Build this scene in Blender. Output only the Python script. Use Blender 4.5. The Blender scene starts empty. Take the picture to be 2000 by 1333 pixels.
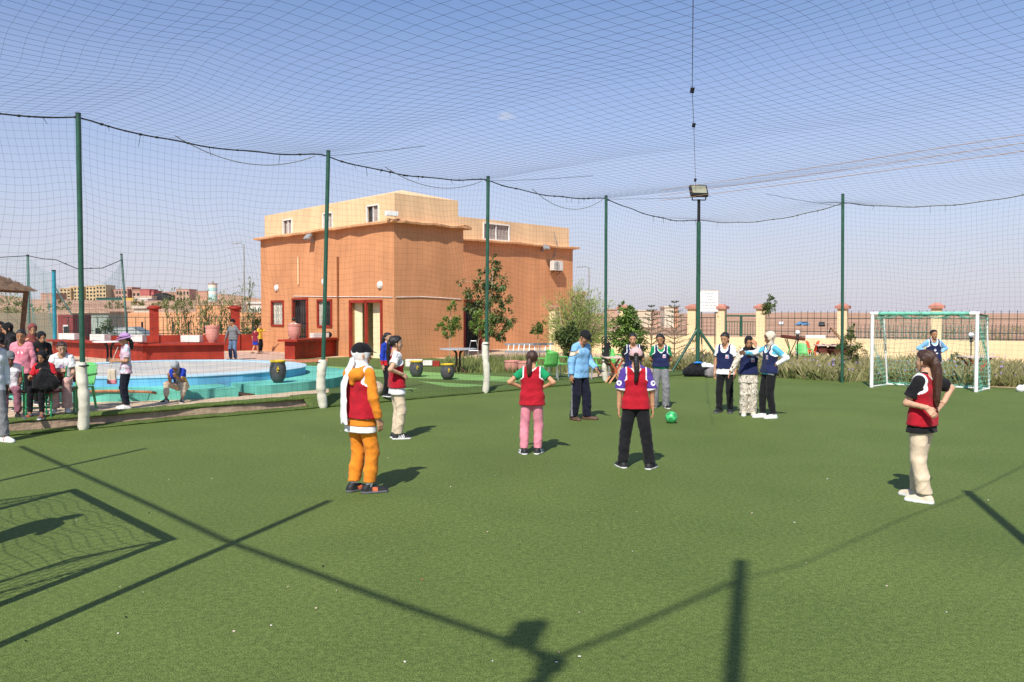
import bpy, bmesh, math, random
import numpy as np
from mathutils import Vector, Matrix, Euler
R = math.radians
rng = random.Random(7)
S = bpy.context.scene
C = S.collection

# ---------------------------------------------------------------- camera, sky, sun, exposure
CAM_H, FPX, PITCH = 2.0, 1614.0, R(1.93)
cam_d = bpy.data.cameras.new('camera'); cam_d.sensor_width = 36.0; cam_d.lens = 36.0 * FPX / 2000.0
cam_d.clip_start = 0.05; cam_d.clip_end = 9000.0
cam = bpy.data.objects.new('camera', cam_d); C.objects.link(cam)
cam.location = (0, 0, CAM_H); cam.rotation_euler = (R(90) - PITCH, 0, 0)
S.camera = cam
SUN_EL, SUN_AZ = R(47.0), R(16.6)          # shadows fall towards (sin az, cos az)
w = bpy.data.worlds.new('World'); S.world = w; w.use_nodes = True
wn = w.node_tree.nodes; wl = w.node_tree.links
for n in list(wn): wn.remove(n)
sky = wn.new('ShaderNodeTexSky'); sky.sky_type = 'NISHITA'; sky.sun_disc = False
sky.sun_elevation = SUN_EL; sky.sun_rotation = R(180) + SUN_AZ
sky.altitude = 500.0; sky.air_density = 1.0; sky.dust_density = 0.8; sky.ozone_density = 1.5
bg = wn.new('ShaderNodeBackground'); bg.inputs[1].default_value = 0.098
wo = wn.new('ShaderNodeOutputWorld')
hz = wn.new('ShaderNodeMix'); hz.data_type = 'RGBA'; hz.inputs[7].default_value = (5.75, 5.5, 6.35, 1)   # dusty haze, thickest at the horizon, the same all round
wtc = wn.new('ShaderNodeTexCoord'); wnz = wn.new('ShaderNodeTexNoise'); wnz.inputs['Scale'].default_value = 2.2; wnz.inputs['Detail'].default_value = 5.0; wnz.inputs['Distortion'].default_value = 0.8
wmp = wn.new('ShaderNodeMapping'); wmp.inputs['Scale'].default_value = (1, 1, 4.5); wl.new(wtc.outputs['Generated'], wmp.inputs['Vector']); wl.new(wmp.outputs[0], wnz.inputs['Vector'])
wmr = wn.new('ShaderNodeMapRange'); wmr.inputs[1].default_value = 0.3; wmr.inputs[2].default_value = 0.75; wmr.inputs[3].default_value = 0.04; wmr.inputs[4].default_value = 0.14
wl.new(wnz.outputs['Fac'], wmr.inputs[0])
wsx = wn.new('ShaderNodeSeparateXYZ'); wl.new(wtc.outputs['Generated'], wsx.inputs[0])
wel = wn.new('ShaderNodeMapRange'); wel.interpolation_type = 'SMOOTHERSTEP'; wel.inputs[1].default_value = -0.12; wel.inputs[2].default_value = 0.42; wel.inputs[3].default_value = 0.86; wel.inputs[4].default_value = 0.0
wl.new(wsx.outputs[2], wel.inputs[0]); wad = wn.new('ShaderNodeMath'); wad.operation = 'ADD'; wad.use_clamp = True; wl.new(wel.outputs[0], wad.inputs[0]); wl.new(wmr.outputs[0], wad.inputs[1]); wl.new(wad.outputs[0], hz.inputs[0])
wtn = wn.new('ShaderNodeMix'); wtn.data_type = 'RGBA'; wtn.blend_type = 'MULTIPLY'; wtn.inputs[0].default_value = 1.0; wtn.inputs[7].default_value = (1.10, 1.20, 1.40, 1)
wl.new(sky.outputs[0], wtn.inputs[6]); wl.new(wtn.outputs[2], hz.inputs[6]); 
# one small pale cloud high over the house
wcl = wn.new('ShaderNodeVectorMath'); wcl.operation = 'DISTANCE'; wnn = wn.new('ShaderNodeVectorMath'); wnn.operation = 'NORMALIZE'; wl.new(wtc.outputs['Generated'], wnn.inputs[0])
wms = wn.new('ShaderNodeMapping'); wms.inputs['Scale'].default_value = (1, 1, 1.9); wl.new(wnn.outputs[0], wms.inputs[0]); wl.new(wms.outputs[0], wcl.inputs[0]); wcl.inputs[1].default_value = (-0.007, 0.973, 0.229 * 1.9)
wcn = wn.new('ShaderNodeTexNoise'); wcn.inputs['Scale'].default_value = 90.0; wcn.inputs['Detail'].default_value = 4.0; wl.new(wms.outputs[0], wcn.inputs['Vector'])
wca = wn.new('ShaderNodeMath'); wca.operation = 'MULTIPLY_ADD'; wl.new(wcn.outputs['Fac'], wca.inputs[0]); wca.inputs[1].default_value = 0.020; wl.new(wcl.outputs['Value'], wca.inputs[2])
wcm = wn.new('ShaderNodeMapRange'); wcm.inputs[1].default_value = 0.009; wcm.inputs[2].default_value = 0.022; wcm.inputs[3].default_value = 0.55; wcm.inputs[4].default_value = 0.0; wl.new(wca.outputs[0], wcm.inputs[0])
wcx = wn.new('ShaderNodeMix'); wcx.data_type = 'RGBA'; wcx.inputs[7].default_value = (7.2, 6.9, 7.0, 1); wl.new(wcm.outputs[0], wcx.inputs[0]); wl.new(hz.outputs[2], wcx.inputs[6]); wl.new(wcx.outputs[2], bg.inputs[0]); wl.new(bg.outputs[0], wo.inputs[0])
sun_d = bpy.data.lights.new('sun', 'SUN'); sun_d.energy = 5.0; sun_d.angle = R(0.55); sun_d.color = (1.0, 0.95, 0.86)
sun = bpy.data.objects.new('sun', sun_d); C.objects.link(sun)
sd = Vector((math.sin(SUN_AZ) * math.cos(SUN_EL), math.cos(SUN_AZ) * math.cos(SUN_EL), -math.sin(SUN_EL)))
sun.rotation_euler = sd.to_track_quat('-Z', 'Y').to_euler(); sun.location = (-8, -20, 25)
S.view_settings.view_transform = 'Standard'; S.view_settings.look = 'None'
S.view_settings.exposure = 0.18; S.view_settings.gamma = 1.0; S.view_settings.use_curve_mapping = False
S.render.engine = 'CYCLES'
S.cycles.max_bounces = 6; S.cycles.diffuse_bounces = 3; S.cycles.glossy_bounces = 2; S.cycles.transmission_bounces = 3
S.cycles.use_denoising = True; S.cycles.sample_clamp_indirect = 6.0; S.cycles.sample_clamp_direct = 12.0
try: S.cycles.denoiser = 'OPENIMAGEDENOISE'
except Exception: pass

# ---------------------------------------------------------------- survey helpers: photograph position -> place on the ground
U = Vector((0.7193, 0.6947, 0)); V = Vector((0.6947, -0.7193, 0)); NW = -V    # along the pitch, across it, outward on the left
POLE1 = Vector((-7.37, 14.16, 0)); STEP = 4.67
def ray(px, py):
    xc = (px - 1000.0) / FPX; yc = (666.5 - py) / FPX
    c, s = math.cos(PITCH), math.sin(PITCH)
    return Vector((xc, c + yc * s, -s + yc * c))
def gz(x, y):
    """height of the ground outside the left touchline (0 on the pitch)"""
    d = Vector((x, y, 0)) - POLE1
    if d.dot(NW) < 0.0: return 0.0
    s = d.dot(U)
    if s < 5: return 0.2
    if s > 10: return 0.05
    return 0.2 - 0.15 * (s - 5) / 5
def G(px, py, z=None, dz=0.0):
    r = ray(px, py); zz = 0.0 if z is None else z
    for _ in range(30):
        t = (zz - CAM_H) / r.z; p = Vector((r.x * t, r.y * t, zz))
        if z is not None: break
        n = gz(p.x, p.y)
        if abs(n - zz) < 1e-4: break
        zz = zz * 0.5 + n * 0.5
    p.z += dz
    return p
def At(px, py, y):
    r = ray(px, py); t = y / r.y
    return Vector((r.x * t, y, CAM_H + r.z * t))
def OnPlane(px, py, p0, n):
    r = ray(px, py); o = Vector((0, 0, CAM_H)); t = (p0 - o).dot(n) / r.dot(n)
    return o + r * t
def sw(s, w, z=0.0):
    """point s metres along the left touchline from the first pole, w metres outward"""
    p = POLE1 + U * s + NW * w; return Vector((p.x, p.y, z))

# ---------------------------------------------------------------- materials
MATS = {}
def pm(name, col, rough=0.75, var=0.12, scale=6.0, bump=0.0, bscale=80.0, metal=0.0, spec=0.3, sat2=None, detail=4.0, hole=None):
    """plain procedural material: base colour broken up by two noises, fine relief"""
    if name in MATS: return MATS[name]
    m = bpy.data.materials.new(name); m.use_nodes = True
    nt = m.node_tree; nd = nt.nodes; lk = nt.links
    b = nd['Principled BSDF']
    b.inputs['Roughness'].default_value = rough; b.inputs['Metallic'].default_value = metal
    b.inputs['Specular IOR Level'].default_value = spec
    tc = nd.new('ShaderNodeTexCoord')
    n1 = nd.new('ShaderNodeTexNoise'); n1.inputs['Scale'].default_value = scale; n1.inputs['Detail'].default_value = detail
    lk.new(tc.outputs['Object'], n1.inputs['Vector'])
    rp = nd.new('ShaderNodeValToRGB'); e = rp.color_ramp.elements
    c2 = sat2 if sat2 else tuple(min(1, c * (1 + var)) for c in col)
    e[0].position = 0.3; e[0].color = tuple(c * (1 - var) for c in col) + (1,)
    e[1].position = 0.7; e[1].color = tuple(c2) + (1,)
    lk.new(n1.outputs['Fac'], rp.inputs['Fac']); lk.new(rp.outputs['Color'], b.inputs['Base Color'])
    if bump > 0:
        n2 = nd.new('ShaderNodeTexNoise'); n2.inputs['Scale'].default_value = bscale; n2.inputs['Detail'].default_value = 3.0
        lk.new(tc.outputs['Object'], n2.inputs['Vector'])
        bp = nd.new('ShaderNodeBump'); bp.inputs['Strength'].default_value = bump; bp.inputs['Distance'].default_value = 0.01
        lk.new(n2.outputs['Fac'], bp.inputs['Height']); lk.new(bp.outputs['Normal'], b.inputs['Normal'])
    MATS[name] = m
    return m
def srgb(r, g, b, k=1.0):
    f = lambda c: ((c / 255.0) / 12.92 if c <= 10 else ((c / 255.0 + 0.055) / 1.055) ** 2.4) * k
    return (f(r), f(g), f(b))
def fabric(name, col, var=0.14, scale=9.0, bump=0.55, bscale=26):
    m = pm(name, col, 0.9, var, scale, bump, bscale, 0.0, 0.15)
    m.node_tree.nodes['Principled BSDF'].inputs['Sheen Weight'].default_value = 0.08
    return m

# ---------------------------------------------------------------- mesh builder
class MB:
    def __init__(s): s.v = []; s.f = []; s.mi = []
    def add(s, vs, fs, mi=0):
        o = len(s.v); s.v += [tuple(p) for p in vs]; s.f += [tuple(i + o for i in f) for f in fs]; s.mi += [mi] * len(fs); return s
    def box(s, c, size, rot=None, mi=0, taper=1.0):
        c = Vector(c); x, y, z = [q / 2 for q in size]
        vs = []
        for sz in (-1, 1):
            k = taper if sz > 0 else 1.0
            for sx, sy in ((-1, -1), (1, -1), (1, 1), (-1, 1)): vs.append(Vector((sx * x * k, sy * y * k, sz * z)))
        if rot is not None:
            M = rot if isinstance(rot, Matrix) else Euler(rot).to_matrix()
            vs = [M @ p for p in vs]
        return s.add([p + c for p in vs], [(3, 2, 1, 0), (4, 5, 6, 7), (0, 1, 5, 4), (1, 2, 6, 5), (2, 3, 7, 6), (3, 0, 4, 7)], mi)
    def bar(s, a, b, wx, wy=None, up=(0, 0, 1), mi=0):
        """rectangular bar from a to b"""
        a = Vector(a); b = Vector(b); wy = wx if wy is None else wy
        d = (b - a); L = d.length; d.normalize(); u = Vector(up)
        if abs(d.dot(u)) > 0.98: u = Vector((0, 1, 0))
        x = d.cross(u).normalized(); y = x.cross(d)
        M = Matrix((x, y, d)).transposed()
        return s.box((a + b) / 2, (wx, wy, L), M, mi)
    def tube(s, pts, r, n=8, cap=True, mi=0):
        pts = [Vector(p) for p in pts]; m = len(pts)
        rs = r if isinstance(r, (list, tuple)) else [r] * m
        vs = []; prev = None
        for i in range(m):
            t = (pts[min(i + 1, m - 1)] - pts[max(i - 1, 0)])
            if t.length < 1e-9: t = Vector((0, 0, 1))
            t.normalize()
            if prev is None:
                a = Vector((0, 0, 1)) if abs(t.z) < 0.9 else Vector((1, 0, 0))
                x = t.cross(a).normalized()
            else:
                x = (prev - t * prev.dot(t))
                x = x.normalized() if x.length > 1e-6 else t.orthogonal().normalized()
            prev = x; y = t.cross(x)
            for k in range(n):
                an = 2 * math.pi * k / n
                vs.append(pts[i] + (x * math.cos(an) + y * math.sin(an)) * rs[i])
        fs = []
        for i in range(m - 1):
            for k in range(n):
                k2 = (k + 1) % n
                fs.append((i * n + k, i * n + k2, (i + 1) * n + k2, (i + 1) * n + k))
        if cap: fs.append(tuple(range(n - 1, -1, -1))); fs.append(tuple((m - 1) * n + k for k in range(n)))
        return s.add(vs, fs, mi)
    def lathe(s, prof, n=24, c=(0, 0, 0), mi=0, cap=True):
        c = Vector(c); vs = []; m = len(prof)
        for (r, z) in prof:
            for k in range(n):
                a = 2 * math.pi * k / n; vs.append(c + Vector((r * math.cos(a), r * math.sin(a), z)))
        fs = [(i * n + k, i * n + (k + 1) % n, (i + 1) * n + (k + 1) % n, (i + 1) * n + k) for i in range(m - 1) for k in range(n)]
        if cap: fs.append(tuple(range(n - 1, -1, -1))); fs.append(tuple((m - 1) * n + k for k in range(n)))
        return s.add(vs, fs, mi)
    def prism(s, poly, z0, z1, mi=0):
        """vertical prism over a polygon (ccw); z1 may be a function of x,y"""
        n = len(poly); f0 = z0 if callable(z0) else (lambda x, y: z0); f1 = z1 if callable(z1) else (lambda x, y: z1)
        vs = [(p[0], p[1], f0(p[0], p[1])) for p in poly] + [(p[0], p[1], f1(p[0], p[1])) for p in poly]
        fs = [tuple(range(n - 1, -1, -1)), tuple(range(n, 2 * n))] + [(i, (i + 1) % n, n + (i + 1) % n, n + i) for i in range(n)]
        return s.add(vs, fs, mi)
    def ball(s, c, r, n=12, m=8, mi=0, sc=(1, 1, 1)):
        c = Vector(c); vs = [c + Vector((0, 0, -r * sc[2]))]
        for i in range(1, m):
            th = math.pi * i / m
            for k in range(n):
                a = 2 * math.pi * k / n
                vs.append(c + Vector((r * sc[0] * math.sin(th) * math.cos(a), r * sc[1] * math.sin(th) * math.sin(a), -r * sc[2] * math.cos(th))))
        vs.append(c + Vector((0, 0, r * sc[2])))
        fs = [(0, 1 + (k + 1) % n, 1 + k) for k in range(n)]
        for i in range(m - 2):
            o = 1 + i * n
            fs += [(o + k, o + (k + 1) % n, o + n + (k + 1) % n, o + n + k) for k in range(n)]
        o = 1 + (m - 2) * n; t = len(vs) - 1
        fs += [(o + k, o + (k + 1) % n, t) for k in range(n)]
        return s.add(vs, fs, mi)
    def mesh(s, name):
        me = bpy.data.meshes.new(name); me.from_pydata(s.v, [], s.f); 
        return me
    def build(s, name, mats, parent=None, smooth=False, bevel=0.0):
        me = s.mesh(name)
        mats = mats if isinstance(mats, (list, tuple)) else [mats]
        for m in mats: me.materials.append(m)
        if len(mats) > 1: me.polygons.foreach_set('material_index', s.mi)
        if smooth: me.polygons.foreach_set('use_smooth', [True] * len(me.polygons)); me.set_sharp_from_angle(angle=R(40))
        me.update()
        o = link(name, me, parent)
        if bevel > 0:
            b = o.modifiers.new('bevel', 'BEVEL'); b.width = bevel; b.segments = 2; b.limit_method = 'ANGLE'
        return o
def link(name, data, parent=None, loc=None, rz=None):
    o = bpy.data.objects.new(name, data); C.objects.link(o)
    if parent is not None: o.parent = parent
    if loc is not None: o.location = loc
    if rz is not None: o.rotation_euler = (0, 0, rz)
    return o
def tag(o, label, cat, group=None):
    o['label'] = label; o['category'] = cat
    if group: o['group'] = group
    return o
def thing(name, label, cat, loc=(0, 0, 0), rz=0.0, group=None):
    return tag(link(name, None, None, loc, rz), label, cat, group)
def struct(o): o['kind'] = 'structure'; return o
def stuff(o, label=None):
    o['kind'] = 'stuff'
    if label: o['label'] = label
    return o
def copy_tree(o, parent=None):
    c = o.copy(); C.objects.link(c); c.parent = parent
    for ch in list(o.children): copy_tree(ch, c)
    return c

# ---------------------------------------------------------------- rounded organic surfaces (distance field + surface nets)
def surface_nets(D, org, vox):
    s = D < 0; nx, ny, nz = D.shape; cx, cy, cz = nx - 1, ny - 1, nz - 1
    ids = []; pts = []; quads = []
    def cid(i, j, k): return (i * cy + j) * cz + k
    for ax in range(3):
        sl0 = [slice(None)] * 3; sl1 = [slice(None)] * 3
        sl0[ax] = slice(0, -1); sl1[ax] = slice(1, None)
        m = s[tuple(sl0)] != s[tuple(sl1)]
        I = np.array(np.nonzero(m)); 
        if I.shape[1] == 0: continue
        J = I.copy(); J[ax] += 1
        d0 = D[tuple(I)]; d1 = D[tuple(J)]
        t = d0 / (d0 - d1); P = I.T.astype(np.float32).copy(); P[:, ax] += t
        a1, a2 = [(1, 2), (2, 0), (0, 1)][ax]
        ok = (I[a1] > 0) & (I[a2] > 0) & (I[a1] < D.shape[a1] - 1) & (I[a2] < D.shape[a2] - 1)
        I = I[:, ok]; P = P[ok]; neg = s[tuple(I)]
        cs = []
        for (o1, o2) in ((-1, -1), (0, -1), (0, 0), (-1, 0)):
            K = I.copy(); K[a1] += o1; K[a2] += o2
            c = cid(K[0], K[1], K[2]); cs.append(c); ids.append(c); pts.append(P)
        q = np.stack(cs, 1); q[~neg] = q[~neg][:, ::-1]
        quads.append(q)
    ids = np.concatenate(ids); pts = np.concatenate(pts); quads = np.concatenate(quads)
    u, inv = np.unique(ids, return_inverse=True)
    acc = np.zeros((len(u), 3), np.float64); cnt = np.zeros(len(u))
    np.add.at(acc, inv, pts); np.add.at(cnt, inv, 1)
    ver = acc / cnt[:, None] * vox + np.array(org)
    fq = np.searchsorted(u, quads)
    return ver, fq
def v3(p): return np.array([p[0], p[1], p[2]], np.float32)
class Blob:
    """list of tapered capsules a->b (radius ra->rb); flat = (axis, factor) squashes one direction"""
    def __init__(s): s.p = []
    def cap(s, a, b, ra, rb=None, flat=None):
        s.p.append((v3(a), v3(b), float(ra), float(ra if rb is None else rb), None if flat is None else (v3(flat[0]), float(flat[1])))); return s
    def chain(s, pts, rs, flat=None):
        for i in range(len(pts) - 1): s.cap(pts[i], pts[i + 1], rs[i], rs[i + 1], flat)
        return s
    def xf(s, M):
        q = []
        A = np.array(M.to_3x3(), np.float32); T = v3(M.translation)
        for (a, b, ra, rb, fl) in s.p: q.append((A @ a + T, A @ b + T, ra, rb, None if fl is None else (A @ fl[0], fl[1])))
        s.p = q; return s
    def grow(s, g):
        n = Blob(); n.p = [(a, b, ra + g, rb + g, fl) for (a, b, ra, rb, fl) in s.p]; return n
    def __add__(s, o): n = Blob(); n.p = s.p + o.p; return n
    @staticmethod
    def dist(X, Y, Z, pr):
        a, b, ra, rb, fl = pr
        px = X - a[0]; py = Y - a[1]; pz = Z - a[2]; ab = b - a; sc = 1.0
        if fl is not None:
            n, f = fl; n = n / (np.linalg.norm(n) + 1e-9)
            q = (px * n[0] + py * n[1] + pz * n[2]) * (1 / f - 1); px = px + q * n[0]; py = py + q * n[1]; pz = pz + q * n[2]
            ab = ab + n * (float(ab @ n) * (1 / f - 1)); sc = (f + 1) / 2
        L = float(ab @ ab) + 1e-9
        t = np.clip((px * ab[0] + py * ab[1] + pz * ab[2]) / L, 0, 1)
        dx = px - t * ab[0]; dy = py - t * ab[1]; dz = pz - t * ab[2]
        return (np.sqrt(dx * dx + dy * dy + dz * dz) - (ra + (rb - ra) * t)) * sc
    def grid(s, vox, k=0.02, lo=None, hi=None, pad=0.02):
        if lo is None:
            lo = np.min([np.minimum(a, b) - max(ra, rb) for (a, b, ra, rb, f) in s.p], 0) - pad
            hi = np.max([np.maximum(a, b) + max(ra, rb) for (a, b, ra, rb, f) in s.p], 0) + pad
        lo = np.array(lo, np.float32); hi = np.array(hi, np.float32)
        n = np.ceil((hi - lo) / vox).astype(int) + 2
        ax = [lo[i] + vox * np.arange(n[i], dtype=np.float32) for i in range(3)]
        D = np.full(n, 1.0, np.float32); mg = k + 2.5 * vox + 0.01
        for pr in s.p:
            a, b, ra, rb, fl = pr; r = max(ra, rb) + mg
            l = np.minimum(a, b) - r; h = np.maximum(a, b) + r
            i0 = np.clip(((l - lo) / vox).astype(int), 0, n); i1 = np.clip(((h - lo) / vox).astype(int) + 2, 0, n)
            if np.any(i1 <= i0): continue
            sl = tuple(slice(i0[i], i1[i]) for i in range(3))
            X = ax[0][sl[0]][:, None, None]; Y = ax[1][sl[1]][None, :, None]; Z = ax[2][sl[2]][None, None, :]
            d = Blob.dist(X, Y, Z, pr); e = D[sl]
            if k > 0:
                hh = np.clip(0.5 + 0.5 * (e - d) / k, 0, 1); D[sl] = e + (d - e) * hh - k * hh * (1 - hh)
            else: D[sl] = np.minimum(e, d)
        return D, lo, ax
    def mesh(s, vox, k=0.02, cuts=(), disp=None, lo=None, hi=None):
        D, lo, ax = s.grid(vox, k, lo, hi)
        X = ax[0][:, None, None]; Y = ax[1][None, :, None]; Z = ax[2][None, None, :]
        if disp is not None: D = D + disp(X, Y, Z)
        for c in cuts: D = np.maximum(D, c(X, Y, Z))
        D = np.ascontiguousarray(D, np.float32)
        D[0] = 1; D[-1] = 1; D[:, 0] = 1; D[:, -1] = 1; D[:, :, 0] = 1; D[:, :, -1] = 1
        return surface_nets(D, lo, vox)
def np_mesh(name, parts, mats, facemat=None, parent=None, smooth=True):
    """parts: list of (verts, faces) arrays joined into one mesh"""
    vs = []; fs = []; o = 0
    for (v, f) in parts: vs.append(v); fs.append(f + o); o += len(v)
    v = np.concatenate(vs); f = np.concatenate(fs)
    me = bpy.data.meshes.new(name)
    me.vertices.add(len(v)); me.vertices.foreach_set('co', v.astype(np.float32).ravel())
    k = f.shape[1]
    me.loops.add(f.size); me.loops.foreach_set('vertex_index', f.astype(np.int32).ravel())
    me.polygons.add(len(f)); me.polygons.foreach_set('loop_start', np.arange(0, f.size, k, dtype=np.int32))
    mats = mats if isinstance(mats, (list, tuple)) else [mats]
    for m in mats: me.materials.append(m)
    if facemat is not None:
        c = v[f].mean(1); me.polygons.foreach_set('material_index', facemat(c).astype(np.int32))
    me.update(calc_edges=True)
    if smooth: me.polygons.foreach_set('use_smooth', np.ones(len(f), bool))
    return link(name, me, parent)
# ---------------------------------------------------------------- people
from mathutils.bvhtree import BVHTree
SK = {'tan': pm('skin_tan', (0.53, 0.275, 0.155), 0.55, 0.06, 30, 0.05, 300, 0, 0.35),
      'brown': pm('skin_brown', (0.42, 0.205, 0.11), 0.55, 0.06, 30, 0.05, 300, 0, 0.35),
      'dark': pm('skin_dark', (0.20, 0.098, 0.056), 0.55, 0.06, 30, 0.05, 300, 0, 0.35),
      'light': pm('skin_light', (0.58, 0.34, 0.22), 0.55, 0.06, 30, 0.05, 300, 0, 0.35)}
HAIRM = {'black': pm('hair_black', (0.012, 0.010, 0.009), 0.45, 0.4, 60, 0.5, 140, 0, 0.5),
         'brown': pm('hair_brown', (0.055, 0.024, 0.014), 0.42, 0.4, 60, 0.5, 140, 0, 0.5)}
for _m in HAIRM.values():
    _nt = _m.node_tree; _mp = _nt.nodes.new('ShaderNodeMapping'); _mp.inputs['Scale'].default_value = (1.6, 1.6, .16); _tc = [n for n in _nt.nodes if n.type == 'TEX_COORD'][0]
    _nt.links.new(_tc.outputs['Object'], _mp.inputs['Vector'])
    for n in _nt.nodes:
        if n.type == 'TEX_NOISE': _nt.links.new(_mp.outputs[0], n.inputs['Vector'])
M_EYEW = pm('eye_white', (0.75, 0.72, 0.68), 0.3, 0.02); M_IRIS = pm('eye_iris', (0.015, 0.008, 0.005), 0.2, 0.02)
M_LIP = pm('lip', (0.32, 0.11, 0.085), 0.5, 0.05); M_WHITE = fabric('white_cotton', (0.80, 0.80, 0.80), 0.04)
def nv(v): v = Vector(v); return v.normalized()
def hand_blob(W, d, n, th, hl, curl=0.35):
    d = nv(d); n = Vector(n); n = nv(n - d * n.dot(d)); th = Vector(th); th = nv(th - d * th.dot(d) - n * th.dot(n))
    b = Blob(); W = Vector(W)
    for off, ln in ((0.17, 0.92), (0.06, 1.0), (-0.05, 0.94), (-0.155, 0.76)):
        K = W + d * (0.48 * hl) + th * (off * hl)
        b.cap(W + th * (off * 0.55 * hl) - d * 0.05 * hl, K, 0.085 * hl, 0.07 * hl)
        p = K; a = curl * 0.6
        for L, r0, r1 in ((0.21, 0.062, 0.055), (0.16, 0.055, 0.05), (0.11, 0.05, 0.042)):
            q = p + (d * math.cos(a) + n * math.sin(a)) * (L * ln * hl)
            b.cap(p, q, r0 * hl, r1 * hl); p = q; a += curl
    p = W + d * (0.10 * hl) + th * (0.12 * hl)
    q = p + nv(d * 0.75 + th * 0.6 + n * 0.2) * (0.27 * hl); b.cap(p, q, 0.09 * hl, 0.065 * hl)
    b.cap(q, q + nv(d * 0.95 + th * 0.2 + n * 0.35) * (0.2 * hl), 0.062 * hl, 0.048 * hl)
    return b
ARM = {'down': ((0.16, -0.05, -1), (0.03, 0.14, -1)), 'hips': ((0.78, -0.42, -0.72), (-0.80, 0.55, -0.42)),
       'behind': ((0.22, -0.35, -1), (-0.6, -0.45, -0.55)), 'fold': ((0.18, 0.15, -1), (-0.55, 0.75, 0.25)),
       'fwd': ((0.14, 0.05, -1), (-0.12, 0.9, -0.25))}
def folds(amp, seed, fz=34.0):
    def f(X, Y, Z):
        a = 1 - np.abs(np.sin(Z * fz * .55 + 9 * X + 6 * Y + 1.6 * np.sin(X * 14 + Y * 11 + seed) + seed))
        b = 1 - np.abs(np.sin(Z * fz * .35 - 15 * X + 8 * Y + 1.9 * np.sin(Z * 11 + Y * 13 + seed * 2) + seed * 1.9))
        m = .5 + .5 * np.sin(X * 17 + seed * 3 + Z * 8) * np.sin(Y * 15 + Z * 6 + seed)
        return -amp * 2.5 * (a * a * m + b * b * (1 - m) - .35)
    def f_old(X, Y, Z):
        return amp * (np.sin(Z * fz + 2.2 * np.sin(X * 19 + seed) + Y * 17 + seed) * np.sin(X * 23 - Y * 27 + Z * 9 + seed * 1.7)
                      + 0.6 * np.sin(Z * fz * 2.1 + X * 41 - Y * 33 + seed * 2.3))
    return f
def ms(lst): return lst if isinstance(lst, (list, tuple)) else [lst]
PCOUNT = [0]
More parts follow.
